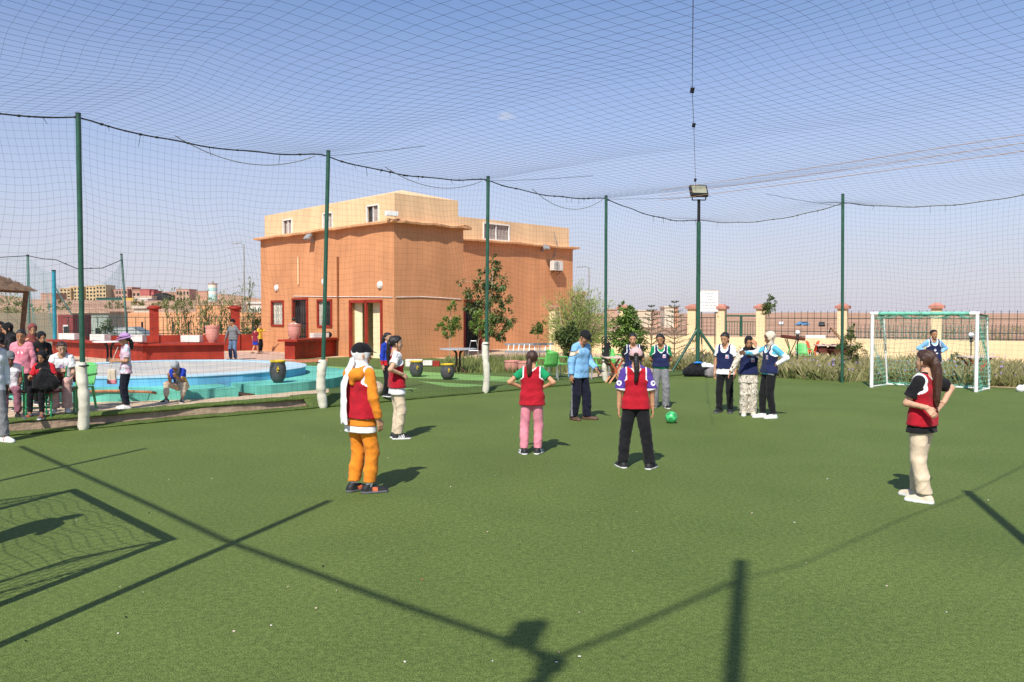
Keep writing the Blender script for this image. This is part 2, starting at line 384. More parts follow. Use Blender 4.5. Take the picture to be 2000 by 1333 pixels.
def person(label, loc, face, h=1.6, skin='tan', lean=(0, 0), turn=0, head=(0, 0, 0), aR='down', aL='down',
           feet=((0.052, 0, 8), (-0.052, 0, -8)), pel=None, knees=None, top=None, bib=None, legs=None, shoes=None,
           hair=None, cap=None, scarf=None, faced=True, detail=True, cat=None, sk_kw=None, hands=True, group=None, fat=1.0, under=None, hoodie=None, eyes_down=False):
    """face: direction faced on the ground. Lengths in units of h. Arms: preset or (upper, fore[, hand, palm, thumb, curl]); x mirrored for the left."""
    seed = PCOUNT[0] * 1.37; PCOUNT[0] += 1
    vx = 0.0105 if detail else 0.014
    root = thing('person', label, cat or 'person', loc, math.atan2(-face[0], face[1]), group)
    zp = 0.525 if pel is None else pel[2]; P = Vector((0, 0, 0.525 * h)) 
    po = Vector((0, 0, 0)) if pel is None else Vector((pel[0] * h, pel[1] * h, (pel[2] - 0.525) * h))
    T = Matrix.Translation(P + po) @ Euler((R(-lean[0]), R(lean[1]), R(turn))).to_matrix().to_4x4() @ Matrix.Translation(-P)
    Ti = T.inverted(); A = np.array(Ti.to_3x3(), np.float32); B = v3(Ti.translation)
    def tc(X, Y, Z): return (A[0, 0] * X + A[0, 1] * Y + A[0, 2] * Z + B[0], A[1, 0] * X + A[1, 1] * Y + A[1, 2] * Z + B[1], A[2, 0] * X + A[2, 1] * Y + A[2, 2] * Z + B[2])
    yax = (0, 1, 0)
    def torso(e, hem=None, flare=0.0):
        b = Blob()
        zs = [(.735, .052, .047), (.64, .036, .046), (.56, .042, .053)]
        if hem is not None and hem < .54: zs.append((hem, .044, .056))
        b.cap((-.074 * h, -.004, .803 * h), (.074 * h, -.004, .803 * h), .028 * h + e)
        for i, (z, x, r) in enumerate(zs):
            g = flare * max(0, i - 1) * .5
            b.cap((-x * h, 0, z * h), (x * h, 0, z * h), r * h * fat + e + g, None, (yax, .93))
            if i: 
                z0, x0, r0 = zs[i - 1]
                for sx in (-1, 0, 1): b.cap((sx * x0 * h, 0, z0 * h), (sx * x * h, 0, z * h), r0 * h * fat + e - .002, r * h * fat + e + g - .002, (yax, .93))
        return b
    # --- joints
    Sh = {}; El = {}; Wr = {}; Hd = {}; HB = {}
    for sd, nm, spec in ((1, 'R', aR), (-1, 'L', aL)):
        sp = ARM[spec] if isinstance(spec, str) else spec
        mx = lambda q: Vector((q[0] * sd, q[1], q[2]))
        s0 = T @ Vector((sd * .098 * h, 0, .803 * h)); TR = T.to_3x3()
        e0 = s0 + TR @ (nv(mx(sp[0])) * (.165 * h)); w0 = e0 + TR @ (nv(mx(sp[1])) * (.142 * h))
        Sh[nm], El[nm], Wr[nm] = s0, e0, w0
        hd = TR @ mx(sp[2]) if len(sp) > 2 else (w0 - e0)
        pn = TR @ mx(sp[3]) if len(sp) > 3 else TR @ Vector((-sd, 0.1, 0)); tm = TR @ mx(sp[4]) if len(sp) > 4 else TR @ Vector((0, 1, 0.1))
        if spec == 'hips': hd = TR @ mx((-0.75, 0.75, -0.35)); pn = TR @ mx((-0.6, -0.6, -.2)); tm = TR @ mx((-.3, -.6, .6))
        HB[nm] = hand_blob(w0, hd, pn, tm, .098 * h, sp[5] if len(sp) > 5 else 0.35)
    Hp = {}; Kn = {}; An = {}
    for sd, nm, ft in ((1, 'R', feet[0]), (-1, 'L', feet[1])):
        hp = Vector((sd * .05 * h, 0, .505 * h)) + po; an = Vector((ft[0] * h, ft[1] * h, (.045 + (ft[3] if len(ft) > 3 else 0)) * h))
        if knees is not None: kn = Vector(knees[0 if sd > 0 else 1]) * h
        else:
            d = (an - hp); mid = hp + d * .49; half = .2325 * h; g = half * half - (d.length / 2) ** 2
            fw = Vector((math.sin(R(ft[2])), math.cos(R(ft[2])), 0)); kn = mid + fw * (math.sqrt(g) if g > 0 else .006 * h)
        Hp[nm], Kn[nm], An[nm] = hp, kn, an
    # --- head
    hh = 0.074 + 0.099 * h
    HM = T @ Matrix.Translation((0, .012 * h, h - hh)) @ Matrix.Translation((0, -.1 * hh, .1 * hh)) @ Euler((R(-head[1]), R(head[2]), R(-head[0])), 'YXZ').to_matrix().to_4x4() @ Matrix.Translation((0, .1 * hh, -.1 * hh))
    def H(x, y, z): return HM @ Vector((x * hh, y * hh, z * hh))
    Hi = HM.inverted(); HA = np.array(Hi.to_3x3(), np.float32) / hh; HT = v3(Hi.translation) / hh
    def hc(X, Y, Z): return tuple(HA[i, 0] * X + HA[i, 1] * Y + HA[i, 2] * Z + HT[i] for i in range(3))
    xax = tuple(HM.to_3x3() @ Vector((1, 0, 0)))
    hb = Blob()
    hb.cap(H(0, -.10, .62), H(0, .03, .64), .37 * hh, .345 * hh, (xax, .90))
    hb.cap(H(0, .08, .42), H(0, .17, .13), .28 * hh, .15 * hh, (xax, .95))
    for sx in (-1, 1):
        hb.cap(H(sx * .13, .16, .36), H(sx * .06, .20, .14), .14 * hh, .10 * hh)
        hb.cap(H(sx * .325, -.08, .48), H(sx * .315, -.05, .34), .062 * hh, .045 * hh)
    hb.cap(H(0, .33, .50), H(0, .415, .335), .04 * hh, .06 * hh)
    hb.cap(H(-.06, .325, .20), H(.06, .325, .20), .038 * hh)
    neck = Blob().cap(T @ Vector((0, -.012 * h, .81 * h)), H(0, -.08, .16), .036 * h, .032 * h)
    def sock(X, Y, Z):
        x, y, z = hc(X, Y, Z); d = np.minimum((x - .145) ** 2, (x + .145) ** 2) * 1.0 + (y - .40) ** 2 + (z - .475) ** 2 * 1.6
        return (.095 - np.sqrt(d)) * hh
    parts = []
    vh = 0.0062 if detail else 0.009
    parts.append((hb + neck).mesh(vh, .016, cuts=[sock]))
    body = torso(-.006).xf(T) + neck
    for sx in (-1, 1): body.cap(T @ Vector((sx * .018 * h, -.008 * h, .845 * h)), T @ Vector((sx * .07 * h, -.004 * h, .808 * h)), .022 * h, .026 * h)
    for nm in 'RL':
        body.chain([Sh[nm], El[nm], Wr[nm]], [.026 * h, .0225 * h, .0155 * h])
        body.chain([Hp[nm], Kn[nm]], [.048 * h, .031 * h])
        calf = Kn[nm].lerp(An[nm], .3) + (Vector((0, -.008 * h, 0)))
        body.chain([Kn[nm], calf, An[nm]], [.031 * h, .031 * h, .019 * h])
    parts.append(body.mesh(vx, .02))
    if hands:
        for nm in 'RL':
            hb2 = HB[nm] + Blob().cap(El[nm].lerp(Wr[nm], .75), Wr[nm], .0185 * h, .0155 * h)
            parts.append(hb2.mesh(0.0052 if detail else 0.0075, .006))
    np_mesh('body', parts, SK[skin], parent=root)
    # --- face
    if faced:
        for sx in (-1, 1):
            m = MB().ball((0, 0, 0), 1, 10, 8); e = m.mesh('eye'); e.materials.append(M_EYEW); e.materials.append(M_IRIS)
            for p in e.polygons:
                if p.center.y > .4 and abs(p.center.x) < .62: p.material_index = 1
                p.use_smooth = True
            o = link('eye', e, root); o.matrix_local = HM @ Matrix.Translation((sx * .145 * hh, .285 * hh, .47 * hh)) @ Matrix.Diagonal((.056 * hh, .055 * hh, .024 * hh, 1))
            np_mesh('eyebrow', [Blob().cap(H(sx * .07, .345, .555), H(sx * .215, .30, .57), .020 * hh, .012 * hh).mesh(.0035, .003)], HAIRM['black'], parent=root)
        np_mesh('mouth', [Blob().cap(H(-.075, .343, .195), H(.075, .343, .195), .028 * hh).mesh(.0035, .003)], M_LIP, parent=root)
    # --- trousers / shorts
    if legs:
        m = legs['mat']; r = legs.get('r', (.056, .044, .038)); hem = legs.get('hem', .055) * h
        b = Blob().cap(Hp['L'] + Vector((0, -.008 * h, .02 * h)), Hp['R'] + Vector((0, -.006 * h, .02 * h)), .055 * h * fat)
        b.cap(Vector((-.035 * h, 0, .58 * h)) + po, Vector((.035 * h, 0, .58 * h)) + po, .050 * h * fat)
        for nm in 'RL':
            b.chain([Hp[nm], Kn[nm]], [r[0] * h, r[1] * h]); kb = Kn[nm].lerp(An[nm], .5)
            if not legs.get('short'): b.chain([Kn[nm], kb, An[nm] - Vector((0, .004 * h, .02 * h))], [r[1] * h, (r[1] + r[2]) / 2 * h, r[2] * h])
            elif legs['short'] > 1: b.cap(Kn[nm], Kn[nm].lerp(An[nm], legs['short'] - 1), r[1] * h, r[2] * h)
        wz = legs.get('waist', .53) * h + po.z; cuts = [lambda X, Y, Z: hem - Z, lambda X, Y, Z: Z - wz]
        fd = folds(legs.get('fold', .0035), seed)
        def ld(X, Y, Z):
            kz = np.exp(-((Z - .12 * h) / (.10 * h)) ** 2) + .6 * np.exp(-((Z - .30 * h) / (.09 * h)) ** 2) + .35
            return fd(X, Y, Z) * kz
        np_mesh(legs.get('name', 'trousers'), [b.mesh(vx * .95, .018, cuts=cuts, disp=ld)], ms(m), legs.get('fm') and (lambda c: legs['fm'](c / h)), parent=root)
    # --- shoes
    if shoes:
        for sd, nm, ft in ((1, 'R', feet[0]), (-1, 'L', feet[1])):
            lift = (ft[3] if len(ft) > 3 else 0) * h
            M = Matrix.Translation((ft[0] * h, ft[1] * h, lift)) @ Matrix.Rotation(R(-ft[2]), 4, 'Z')
            L = shoes.get('size', 1.0) * h
            b = Blob().cap((0, -.020 * L, .032 * L), (0, -.004 * L, .055 * L), .028 * L, .027 * L)
            b.chain([(0, -.025 * L, .024 * L), (0, .045 * L, .024 * L), (.002 * sd * L, .098 * L, .014 * L)], [.029 * L, .027 * L, .023 * L])
            b.chain([(0, -.028 * L, .006 * L), (.003 * sd * L, .05 * L, .006 * L), (.004 * sd * L, .102 * L, .006 * L)], [.030 * L, .032 * L, .027 * L])
            tz = shoes.get('top', .062) * L; sole = shoes.get('sole', .016) * L
            prt = b.mesh(.0072 if detail else .010, .012, cuts=[lambda X, Y, Z: -Z + .001, lambda X, Y, Z: Z - tz - .25 * np.maximum(0, -Y - .02 * L)])
            def fm(c, sole=sole, L=L):
                i = (c[:, 2] < sole).astype(int)
                if shoes.get('acc') is not None and len(ms(shoes['mat'])) > 2:
                    i = np.where((c[:, 2] > sole) & shoes['acc'](c / L), 2, i)
                return i
            o = np_mesh('shoe', [prt], shoes['mat'], fm, parent=root); o.matrix_local = M
            if shoes.get('sock'):
                a = An[nm]; np_mesh('sock', [Blob().cap(a + Vector((0, -.004 * h, 0)), a.lerp(Kn[nm], .22), .024 * h, .026 * h).mesh(.008, .004)], shoes['sock'], parent=root)
    # --- tops
    tees = []
    if under:
        e = under.get('ease', .006 * h); hm_ = under['hem'] * h
        np_mesh('undershirt', [torso(e, under['hem'], .006 * h).xf(T).mesh(vx, .022, cuts=[lambda X, Y, Z: hm_ + po.z - Z, lambda X, Y, Z: Z - ((bib['hem'] + .012) if bib else .64) * h - po.z], disp=folds(.003, seed + 2, 20))], under['mat'], parent=root)
    tx = lambda f: (lambda X, Y, Z: f(*tc(X, Y, Z)))
    if top:
        e = top.get('ease', (.006 if bib else .011) * h); hem = top.get('hem', .47); m = ms(top['mat'])
        b = torso(e, hem, top.get('flare', .0 if bib else .004) * h).xf(T)
        nr = top.get('neck', .042) * h
        def ncut(x, y, z): return nr - np.sqrt(x * x + (y - .012 * h) ** 2 + (np.minimum(z - .855 * h, 0) * .55) ** 2)
        cuts = [tx(lambda x, y, z: hem * h - z)] + ([] if top.get('high') else [tx(ncut)])
        fd = folds(top.get('fold', .0032), seed + 3, 26)
        for nm in 'RL': b.cap(Sh[nm], Sh[nm].lerp(El[nm], .3), .033 * h)
        for sx in (-1, 1): b.cap(T @ Vector((sx * .03 * h, -.006 * h, .838 * h)), T @ Vector((sx * .07 * h, -.004 * h, .808 * h)), .024 * h + e * .4, .03 * h + e * .4)
        prt = [b.mesh(vx, .022, cuts=cuts, disp=fd)]
        sl = top.get('sleeve', 'short'); sr = top.get('sr', (.037, .041))
        for nm in 'RL':
            if not sl: break
            e_ = El[nm]; s_ = Sh[nm] + (T @ Vector((0, 0, .78 * h)) - Sh[nm]) * .12
            if sl == 'long':
                sb = Blob().chain([s_, e_, Wr[nm]], [sr[0] * h, sr[1] * .82 * h, sr[1] * .60 * h]); end = Wr[nm].lerp(e_, .04); dr = (Wr[nm] - e_).normalized()
            else:
                q = e_.lerp(s_, 1 - sl) if isinstance(sl, float) else s_.lerp(e_, .72)
                sb = Blob().cap(s_, q, sr[0] * h, sr[1] * h); end = q; dr = (e_ - s_).normalized()
            rr = (.5 if sl == 'long' else 1.0) * .16 * h
            cut = lambda X, Y, Z, end=end, dr=dr, rr=rr: np.where((X - end[0]) ** 2 + (Y - end[1]) ** 2 + (Z - end[2]) ** 2 < rr * rr, (X - end[0]) * dr[0] + (Y - end[1]) * dr[1] + (Z - end[2]) * dr[2], -1.0).astype(np.float32)
            prt.append(sb.mesh(vx * .85, .012, cuts=[cut], disp=folds(.0035, seed + 5, 55)))
        fm = top.get('fm')
        np_mesh(top.get('name', 'shirt'), prt, m, (lambda c: fm(np.stack(tc(c[:, 0], c[:, 1], c[:, 2]), 1) / h)) if fm else None, parent=root)
        tees = prt
    if hoodie:   # hood lying on the back
        np_mesh('hood', [Blob().cap(T @ Vector((-.05 * h, -.055 * h, .80 * h)), T @ Vector((.05 * h, -.055 * h, .80 * h)), .042 * h).cap(T @ Vector((-.045 * h, -.02 * h, .825 * h)), T @ Vector((.045 * h, -.02 * h, .825 * h)), .03 * h).cap(T @ Vector((0, -.06 * h, .79 * h)), T @ Vector((0, -.07 * h, .74 * h)), .04 * h, .02 * h).mesh(vx, .03, disp=folds(.003, seed))], hoodie, parent=root)
    if bib:
        e = bib.get('ease', .021 * h); hem = bib.get('hem', .50); m = ms(bib['mat'])
        b = torso(e, hem, bib.get('flare', .006) * h).xf(T)
        sw_ = bib.get('sw', .088) * h
        def acut(x, y, z): return (np.abs(x) - (sw_ + np.maximum(0, .745 * h - z) * 1.3)) * .75
        def nc(x, y, z):
            fr = np.clip(y / (.05 * h), 0, 1); dz = np.minimum(z - (.845 - .045 * fr) * h, 0)
            return (.047 * h - np.sqrt(x * x + (y - .014 * h) ** 2 * .55 + dz * dz * .5))
        prt = [b.mesh(vx * .9, .022, cuts=[tx(lambda x, y, z: hem * h - z), tx(acut), tx(nc)], disp=folds(bib.get('fold', .0035), seed + 9, 24))]
        def bf(c):
            x, y, z = tc(c[:, 0], c[:, 1], c[:, 2])
            i = ((acut(x, y, z) > -.014) & (z > .66 * h)) | ((nc(x, y, z) > -.014) & (z > .74 * h))
            return i.astype(int)
        np_mesh('bib', prt, [m[0], M_WHITE if len(m) < 2 else m[1]], bf, parent=root)
        tees = prt
    # --- flat prints laid on the garment: (x, z, width, height, material list, picker, front?)
    for pr in ((bib or top or {}).get('prints', []) if (bib or top) else []):
        x0, z0, wd, hg, pmats, pick, front = pr
        bv = BVHTree.FromPolygons([tuple(q) for p in tees[:1] for q in p[0]], [tuple(int(i) for i in q) for q in tees[0][1]])
        nx, nz = 11, 11; vs = []; ok = True; sg = 1 if front else -1
        for j in range(nz):
            for i in range(nx):
                q = T @ Vector(((x0 + wd * (i / (nx - 1) - .5)) * h, sg * .5, (z0 + hg * (j / (nz - 1) - .5)) * h)); dr = T.to_3x3() @ Vector((0, -sg, 0))
                hit = bv.ray_cast(q, dr)
                if hit[0] is None: ok = False; hit = (q + dr * (.5 - .05), )
                vs.append(hit[0] - dr * .005)
        fs = np.array([[j * nx + i, j * nx + i + 1, (j + 1) * nx + i + 1, (j + 1) * nx + i] for j in range(nz - 1) for i in range(nx - 1)])
        if not front: fs = fs[:, ::-1]
        fs = fs[:, ::-1]
        idx = np.array([pick((i + .5) / 10, (j + .5) / 10) for j in range(10) for i in range(10)]); keep = idx >= 0
        if keep.any():
            o = np_mesh('badge', [(np.array([tuple(q) for q in vs]), fs[keep])], pmats, lambda c, k=idx[keep]: k, parent=root)
    # --- hair, caps, scarves
    if hair:
        hm = HAIRM[hair.get('col', 'black')]; st = hair.get('style', 'pony')
        b = Blob().cap(H(0, -.12, .63), H(0, .03, .655), .405 * hh, .38 * hh, (xax, .92))
        if st != 'short':
            b.cap(H(0, -.20, .45), H(0, -.2, .35), .26 * hh, .16 * hh)
            for sx in (-1, 1): b.cap(H(sx * .26, -.08, .62), H(sx * .24, -.18, .40), .13 * hh, .10 * hh)
        def hcut(X, Y, Z):
            x, y, z = hc(X, Y, Z)
            a = (y - (.03 + 1.55 * np.maximum(z - .62, 0))) * .6      # hairline
            lowb = (.30 + .55 * (y + .30)) - z
            return np.maximum(a, lowb) * hh
        def hd_(X, Y, Z):
            x, y, z = hc(X, Y, Z); return .0022 * np.sin(30 * x + 8 * z) 
        prt = [b.mesh(vh, .01, cuts=[hcut], disp=hd_)]
        np_mesh('hair', prt, hm, parent=root)
        side = hair.get('side', 0.0); ln = hair.get('len', 1.5)
        if st in ('pony', 'braid', 'bun'):
            z0 = hair.get('z', .62); p0 = H(side * .4, -.46, z0); dn = Vector((0, 0, -1)); bk = (T.to_3x3() @ Vector((side * .5, -1, 0))).normalized()
            pts = [H(side * .3, -.40, z0), p0 + bk * .04 * hh]
            n = 9
            for i in range(1, n + 1):
                t = i / n; off = bk * (.16 * math.sin(min(1, t * 1.8) * 1.6) * hh - hair.get('hug', .05) * t * hh)
                pts.append(p0 + off + dn * (ln * hh * t) + Vector((math.sin(t * 7 + seed) * .02 * hh, 0, 0)))
            if st == 'bun': prt2 = [Blob().cap(H(-.05, -.48, .58), H(.05, -.5, .52), .17 * hh).mesh(.008, .01)]
            else:
                wdt = hair.get('w', .15)
                rs = [(.08 if i < 2 else wdt * (1 - .55 * (i / len(pts)) ** 2)) * hh for i in range(len(pts))]
                if st == 'braid': 
                    pp = []; rr = []
                    for i in range(len(pts) - 1):
                        for k in range(3): pp.append(Vector(pts[i]).lerp(Vector(pts[i + 1]), k / 3)); rr.append(rs[i] * (.62 + .22 * math.sin((i * 3 + k) * 2.1)))
                    pts, rs = pp, rr
                prt2 = [Blob().chain(pts, rs).mesh(.0075, .03, disp=(folds(.003, seed, 12) if st == 'braid' else (lambda X, Y, Z: .003 * np.sin(X * 130 + Y * 150 + 3 * np.sin(Z * 9)))))]
            np_mesh('ponytail' if st != 'braid' else 'braid', prt2, hm, parent=root)
            np_mesh('hair_tie', [Blob().cap(H(side * .32, -.44, z0 - .01), H(side * .32, -.45, z0 - .03), .09 * hh).mesh(.007, .004)], hair.get('tie', HAIRM['black']), parent=root)
    if cap:
        cm = cap['mat']; zz = .60
        b = Blob().cap(H(0, -.12, .66), H(0, .04, .66), .42 * hh, .395 * hh, (xax, .92))
        def ccut(X, Y, Z):
            x, y, z = hc(X, Y, Z); return (zz + .10 * (y + .1) - z) * hh
        def gap(X, Y, Z):
            x, y, z = hc(X, Y, Z); return (.13 - np.sqrt(x * x + (z - .63) ** 2 + np.maximum(y + .38, 0) ** 2)) * hh
        np_mesh('cap_crown', [b.mesh(vh, .01, cuts=[ccut] + ([gap] if cap.get('gap') else []))], cm, parent=root)
        zt = tuple(HM.to_3x3() @ Vector((0, .25, 1)))
        vb = Blob().cap(H(0, .28, .70), H(0, .52, .66), .27 * hh, .22 * hh, (zt, .07))
        np_mesh('cap_visor', [vb.mesh(.006, .002)], cap.get('visor', cm), parent=root)
        if cap.get('brim'):
            np_mesh('hat_brim', [Blob().cap(H(0, -.12, .60), H(0, .06, .62), .66 * hh, .64 * hh, (zt, .05)).mesh(.008, .002, disp=lambda X, Y, Z: .004 * np.sin(9 * np.arctan2(*hc(X, Y, Z)[:2])))], cm, parent=root)
            np_mesh('hat_band', [Blob().cap(H(0, -.12, .66), H(0, .04, .66), .43 * hh, .405 * hh, (xax, .92)).mesh(.007, .004, cuts=[lambda X, Y, Z: (.66 - hc(X, Y, Z)[2]) * hh, lambda X, Y, Z: (hc(X, Y, Z)[2] - .76) * hh])], cap['brim'], parent=root)
    if scarf:
        b = Blob().cap(H(0, -.12, .63), H(0, .03, .65), .41 * hh, .385 * hh, (xax, .92))
        b.cap(H(0, -.02, .35), H(0, .04, .08), .33 * hh, .26 * hh)
        b.cap(H(0, -.04, .05), T @ Vector((0, -.002 * h, .80 * h)), .27 * hh, .30 * hh)
        if scarf.get('cape', True):
            for sx in (-1, 1): b.cap(T @ Vector((0, 0, .825 * h)), T @ Vector((sx * .07 * h, .005, .79 * h)), .055 * h, .045 * h)
            b.cap(T @ Vector((0, .01, .82 * h)), T @ Vector((0, .035 * h, .76 * h)), .05 * h, .045 * h)
        def fcut(X, Y, Z):
            x, y, z = hc(X, Y, Z); return (1 - np.sqrt((x / .265) ** 2 + ((y - .50) / .36) ** 2 + ((z - .44) / .40) ** 2)) * .26 * hh
        prt = [b.mesh(.008 if detail else .011, .03, cuts=[fcut], disp=folds(.0035, seed, 30))]
        if scarf.get('tail'):
            pts = [T @ Vector((q[0] * h, q[1] * h, q[2] * h)) for q in scarf['tail']]
            n = len(pts); tb = Blob()
            for i in range(n - 1): tb.cap(pts[i], pts[i + 1], (.035 + .02 * i / n) * h, (.035 + .02 * (i + 1) / n) * h, (T.to_3x3() @ Vector(scarf.get('tn', (0, 1, 0))), .28))
            prt.append(tb.mesh(.0085, .012, cuts=[lambda X, Y, Z, zz=pts[-1].z: zz - Z + .012 * np.sin(X * 60)], disp=folds(.004, seed, 10)))
        np_mesh('headscarf', prt, scarf['mat'], parent=root)
    root['_j'] = [float(q) for nm in 'RL' for q in Wr[nm]]
    root['_p'] = 0
    return root
# ---------------------------------------------------------------- ground materials
def turf_mat(name, dark, mid, light, blade=260.0, bump=0.9, patch=0.5):
    m = bpy.data.materials.new(name); m.use_nodes = True; nt = m.node_tree; nd = nt.nodes; lk = nt.links; b = nd['Principled BSDF']
    b.inputs['Roughness'].default_value = 0.75; b.inputs['Specular IOR Level'].default_value = 0.2
    tc = nd.new('ShaderNodeTexCoord')
    n1 = nd.new('ShaderNodeTexNoise'); n1.inputs['Scale'].default_value = blade; n1.inputs['Detail'].default_value = 2.0; n1.inputs['Roughness'].default_value = 0.65
    n2 = nd.new('ShaderNodeTexNoise'); n2.inputs['Scale'].default_value = blade * 0.22; n2.inputs['Detail'].default_value = 3.0
    n3 = nd.new('ShaderNodeTexNoise'); n3.inputs['Scale'].default_value = patch; n3.inputs['Detail'].default_value = 5.0; n3.inputs['Distortion'].default_value = 0.6
    for n in (n1, n2, n3): lk.new(tc.outputs['Object'], n.inputs['Vector'])
    mx = nd.new('ShaderNodeMath'); mx.operation = 'MULTIPLY_ADD'; lk.new(n2.outputs['Fac'], mx.inputs[0]); mx.inputs[1].default_value = 0.25
    m2 = nd.new('ShaderNodeMath'); m2.operation = 'MULTIPLY_ADD'; lk.new(n1.outputs['Fac'], m2.inputs[0]); m2.inputs[1].default_value = 0.75
    lk.new(mx.outputs[0], m2.inputs[2]); mx.inputs[2].default_value = 0.0
    rp = nd.new('ShaderNodeValToRGB'); e = rp.color_ramp.elements
    e[0].position = 0.32; e[0].color = dark + (1,); e[1].position = 0.66; e[1].color = light + (1,); k = rp.color_ramp.elements.new(0.5); k.color = mid + (1,)
    lk.new(m2.outputs[0], rp.inputs['Fac'])
    hs = nd.new('ShaderNodeMix'); hs.data_type = 'RGBA'; hs.blend_type = 'MULTIPLY'; hs.inputs[0].default_value = 1.0
    r3 = nd.new('ShaderNodeValToRGB'); r3.color_ramp.elements[0].position = 0.3; r3.color_ramp.elements[0].color = (0.86, 0.88, 0.84, 1); r3.color_ramp.elements[1].position = 0.7; r3.color_ramp.elements[1].color = (1.08, 1.06, 1.05, 1)
    lk.new(n3.outputs['Fac'], r3.inputs['Fac']); lk.new(rp.outputs['Color'], hs.inputs[6]); lk.new(r3.outputs['Color'], hs.inputs[7]); lk.new(hs.outputs[2], b.inputs['Base Color'])
    bp = nd.new('ShaderNodeBump'); bp.inputs['Strength'].default_value = bump; bp.inputs['Distance'].default_value = 0.012
    lk.new(n1.outputs['Fac'], bp.inputs['Height']); lk.new(bp.outputs['Normal'], b.inputs['Normal'])
    return m
M_TURF = turf_mat('artificial_turf', (0.026, 0.048, 0.009), (0.113, 0.167, 0.037), (0.25, 0.31, 0.092), 115, 0.9)
M_TURF_D = turf_mat('old_turf', (0.05, 0.085, 0.02), (0.105, 0.155, 0.040), (0.17, 0.22, 0.07), 180)
M_TURF_L = turf_mat('light_turf', (0.13, 0.27, 0.07), (0.22, 0.40, 0.12), (0.30, 0.48, 0.17), 180)
M_SOIL = pm('terracotta_soil', (0.46, 0.25, 0.155), 0.95, 0.28, 0.05, 0.6, 3, 0, 0.1, (0.58, 0.36, 0.24), 8)
M_PAVE = pm('pink_paving', (0.50, 0.34, 0.26), 0.9, 0.14, 1.6, 0.25, 40)
M_SAND = pm('sandy_paving', (0.58, 0.43, 0.29), 0.9, 0.15, 2.2, 0.25, 40)
M_CONC = pm('kerb_concrete', (0.44, 0.31, 0.21), 0.9, 0.25, 5, 0.6, 30)
M_RED = pm('red_paint', (0.29, 0.028, 0.014), 0.6, 0.22, 2.2, 0.25, 30, 0, .3, None, 8)
def plaster(name, col, streak=.10, spot=.10):
    m = pm(name, col, .85, spot, .7, .3, 22, 0, .25, None, 9); nt = m.node_tree; nd = nt.nodes; lk = nt.links; b = nd['Principled BSDF']
    src = b.inputs['Base Color'].links[0].from_socket; tc = nd.new('ShaderNodeTexCoord'); mp = nd.new('ShaderNodeMapping'); mp.inputs['Scale'].default_value = (.7, .7, .10); nz = nd.new('ShaderNodeTexNoise'); nz.inputs['Scale'].default_value = 2.2; nz.inputs['Detail'].default_value = 7
    lk.new(tc.outputs['Object'], mp.inputs['Vector']); lk.new(mp.outputs[0], nz.inputs['Vector']); mr = nd.new('ShaderNodeMapRange'); mr.inputs[1].default_value = .35; mr.inputs[2].default_value = .7; mr.inputs[3].default_value = 1 - streak; mr.inputs[4].default_value = 1.04; lk.new(nz.outputs['Fac'], mr.inputs[0])
    mx = nd.new('ShaderNodeMix'); mx.data_type = 'RGBA'; mx.blend_type = 'MULTIPLY'; mx.inputs[0].default_value = 1; lk.new(src, mx.inputs[6]); lk.new(mr.outputs[0], mx.inputs[7]); lk.new(mx.outputs[2], b.inputs['Base Color']); return m
M_TERRA = plaster('terracotta_plaster', (0.60, 0.275, 0.128), .09, .12); M_CREAM = plaster('cream_plaster', (0.76, 0.52, 0.30), .10)
M_TARP = pm('eave_render', (0.68, 0.37, 0.19), 0.8, 0.15, 3, 0.4, 14)
M_STEEL_G = pm('green_pole_paint', (0.018, 0.085, 0.052), 0.45, 0.2, 8, 0.05, 60, 0, 0.5)
M_IRON = pm('green_black_iron', (0.022, 0.045, 0.036), 0.5, 0.25, 10, 0, 60, 0, 0.4)
M_BLACK = pm('black_paint', (0.012, 0.012, 0.013), 0.5, 0.2, 10)
M_WPAINT = pm('white_paint', (0.78, 0.77, 0.74), 0.5, 0.08, 5, 0.05, 40)
M_PLAST_G = pm('green_plastic', (0.13, 0.47, 0.14), 0.4, 0.08, 4, 0, 1, 0, 0.5)
M_GLASS = pm('dark_glass', (0.028, 0.03, 0.034), 0.08, 0.3, 3, 0, 1, 0, 0.6)
M_PADW = pm('cream_padding', (0.74, 0.69, 0.56), 0.7, 0.28, 4, 0.7, 14, 0, .3, (0.78, 0.74, 0.62))

# ---------------------------------------------------------------- terrain to the horizon
def sstep(a, b, x):
    t = min(1, max(0, (x - a) / (b - a))); return t * t * (3 - 2 * t)
def terr(x, y):
    r = math.hypot(x, y); az = math.degrees(math.atan2(x, y))
    m = sstep(-8, -15, az) * sstep(-110, -70, az) if az < 0 else 0.0
    z = -0.25 * sstep(20, 45, r)
    z += m * (3.0 * sstep(70, 170, r) + 5.0 * sstep(170, 400, r) + 50 * sstep(1200, 2600, r) * (0.8 + 0.2 * math.sin(az * 0.9)))
    z += (1 - m) * (4.0 * sstep(500, 2200, r) * (0.6 + 0.4 * math.sin(az * 0.35 + 1)) )
    z += 0.35 * sstep(60, 200, r) * math.sin(x * 0.05) * math.sin(y * 0.043) + (0.12 * math.sin(x * 0.31 + 2) * math.sin(y * 0.27) if r > 55 else 0)
    z -= 2.2 * sstep(90, 260, r) * sstep(3, 12, az) * (1 - sstep(600, 1600, r)) * (1 - sstep(70, 100, az))
    return z - 0.06
tm = MB(); NA = 240; rad = [0.01] + [6 * 1.115 ** i for i in range(66)]
for r in rad:
    for k in range(NA):
        a = 2 * math.pi * k / NA; x, y = r * math.sin(a), r * math.cos(a); tm.v.append((x, y, terr(x, y)))
for i in range(len(rad) - 1):
    for k in range(NA): k2 = (k + 1) % NA; tm.f.append((i * NA + k, (i + 1) * NA + k, (i + 1) * NA + k2, i * NA + k2)); tm.mi.append(0)
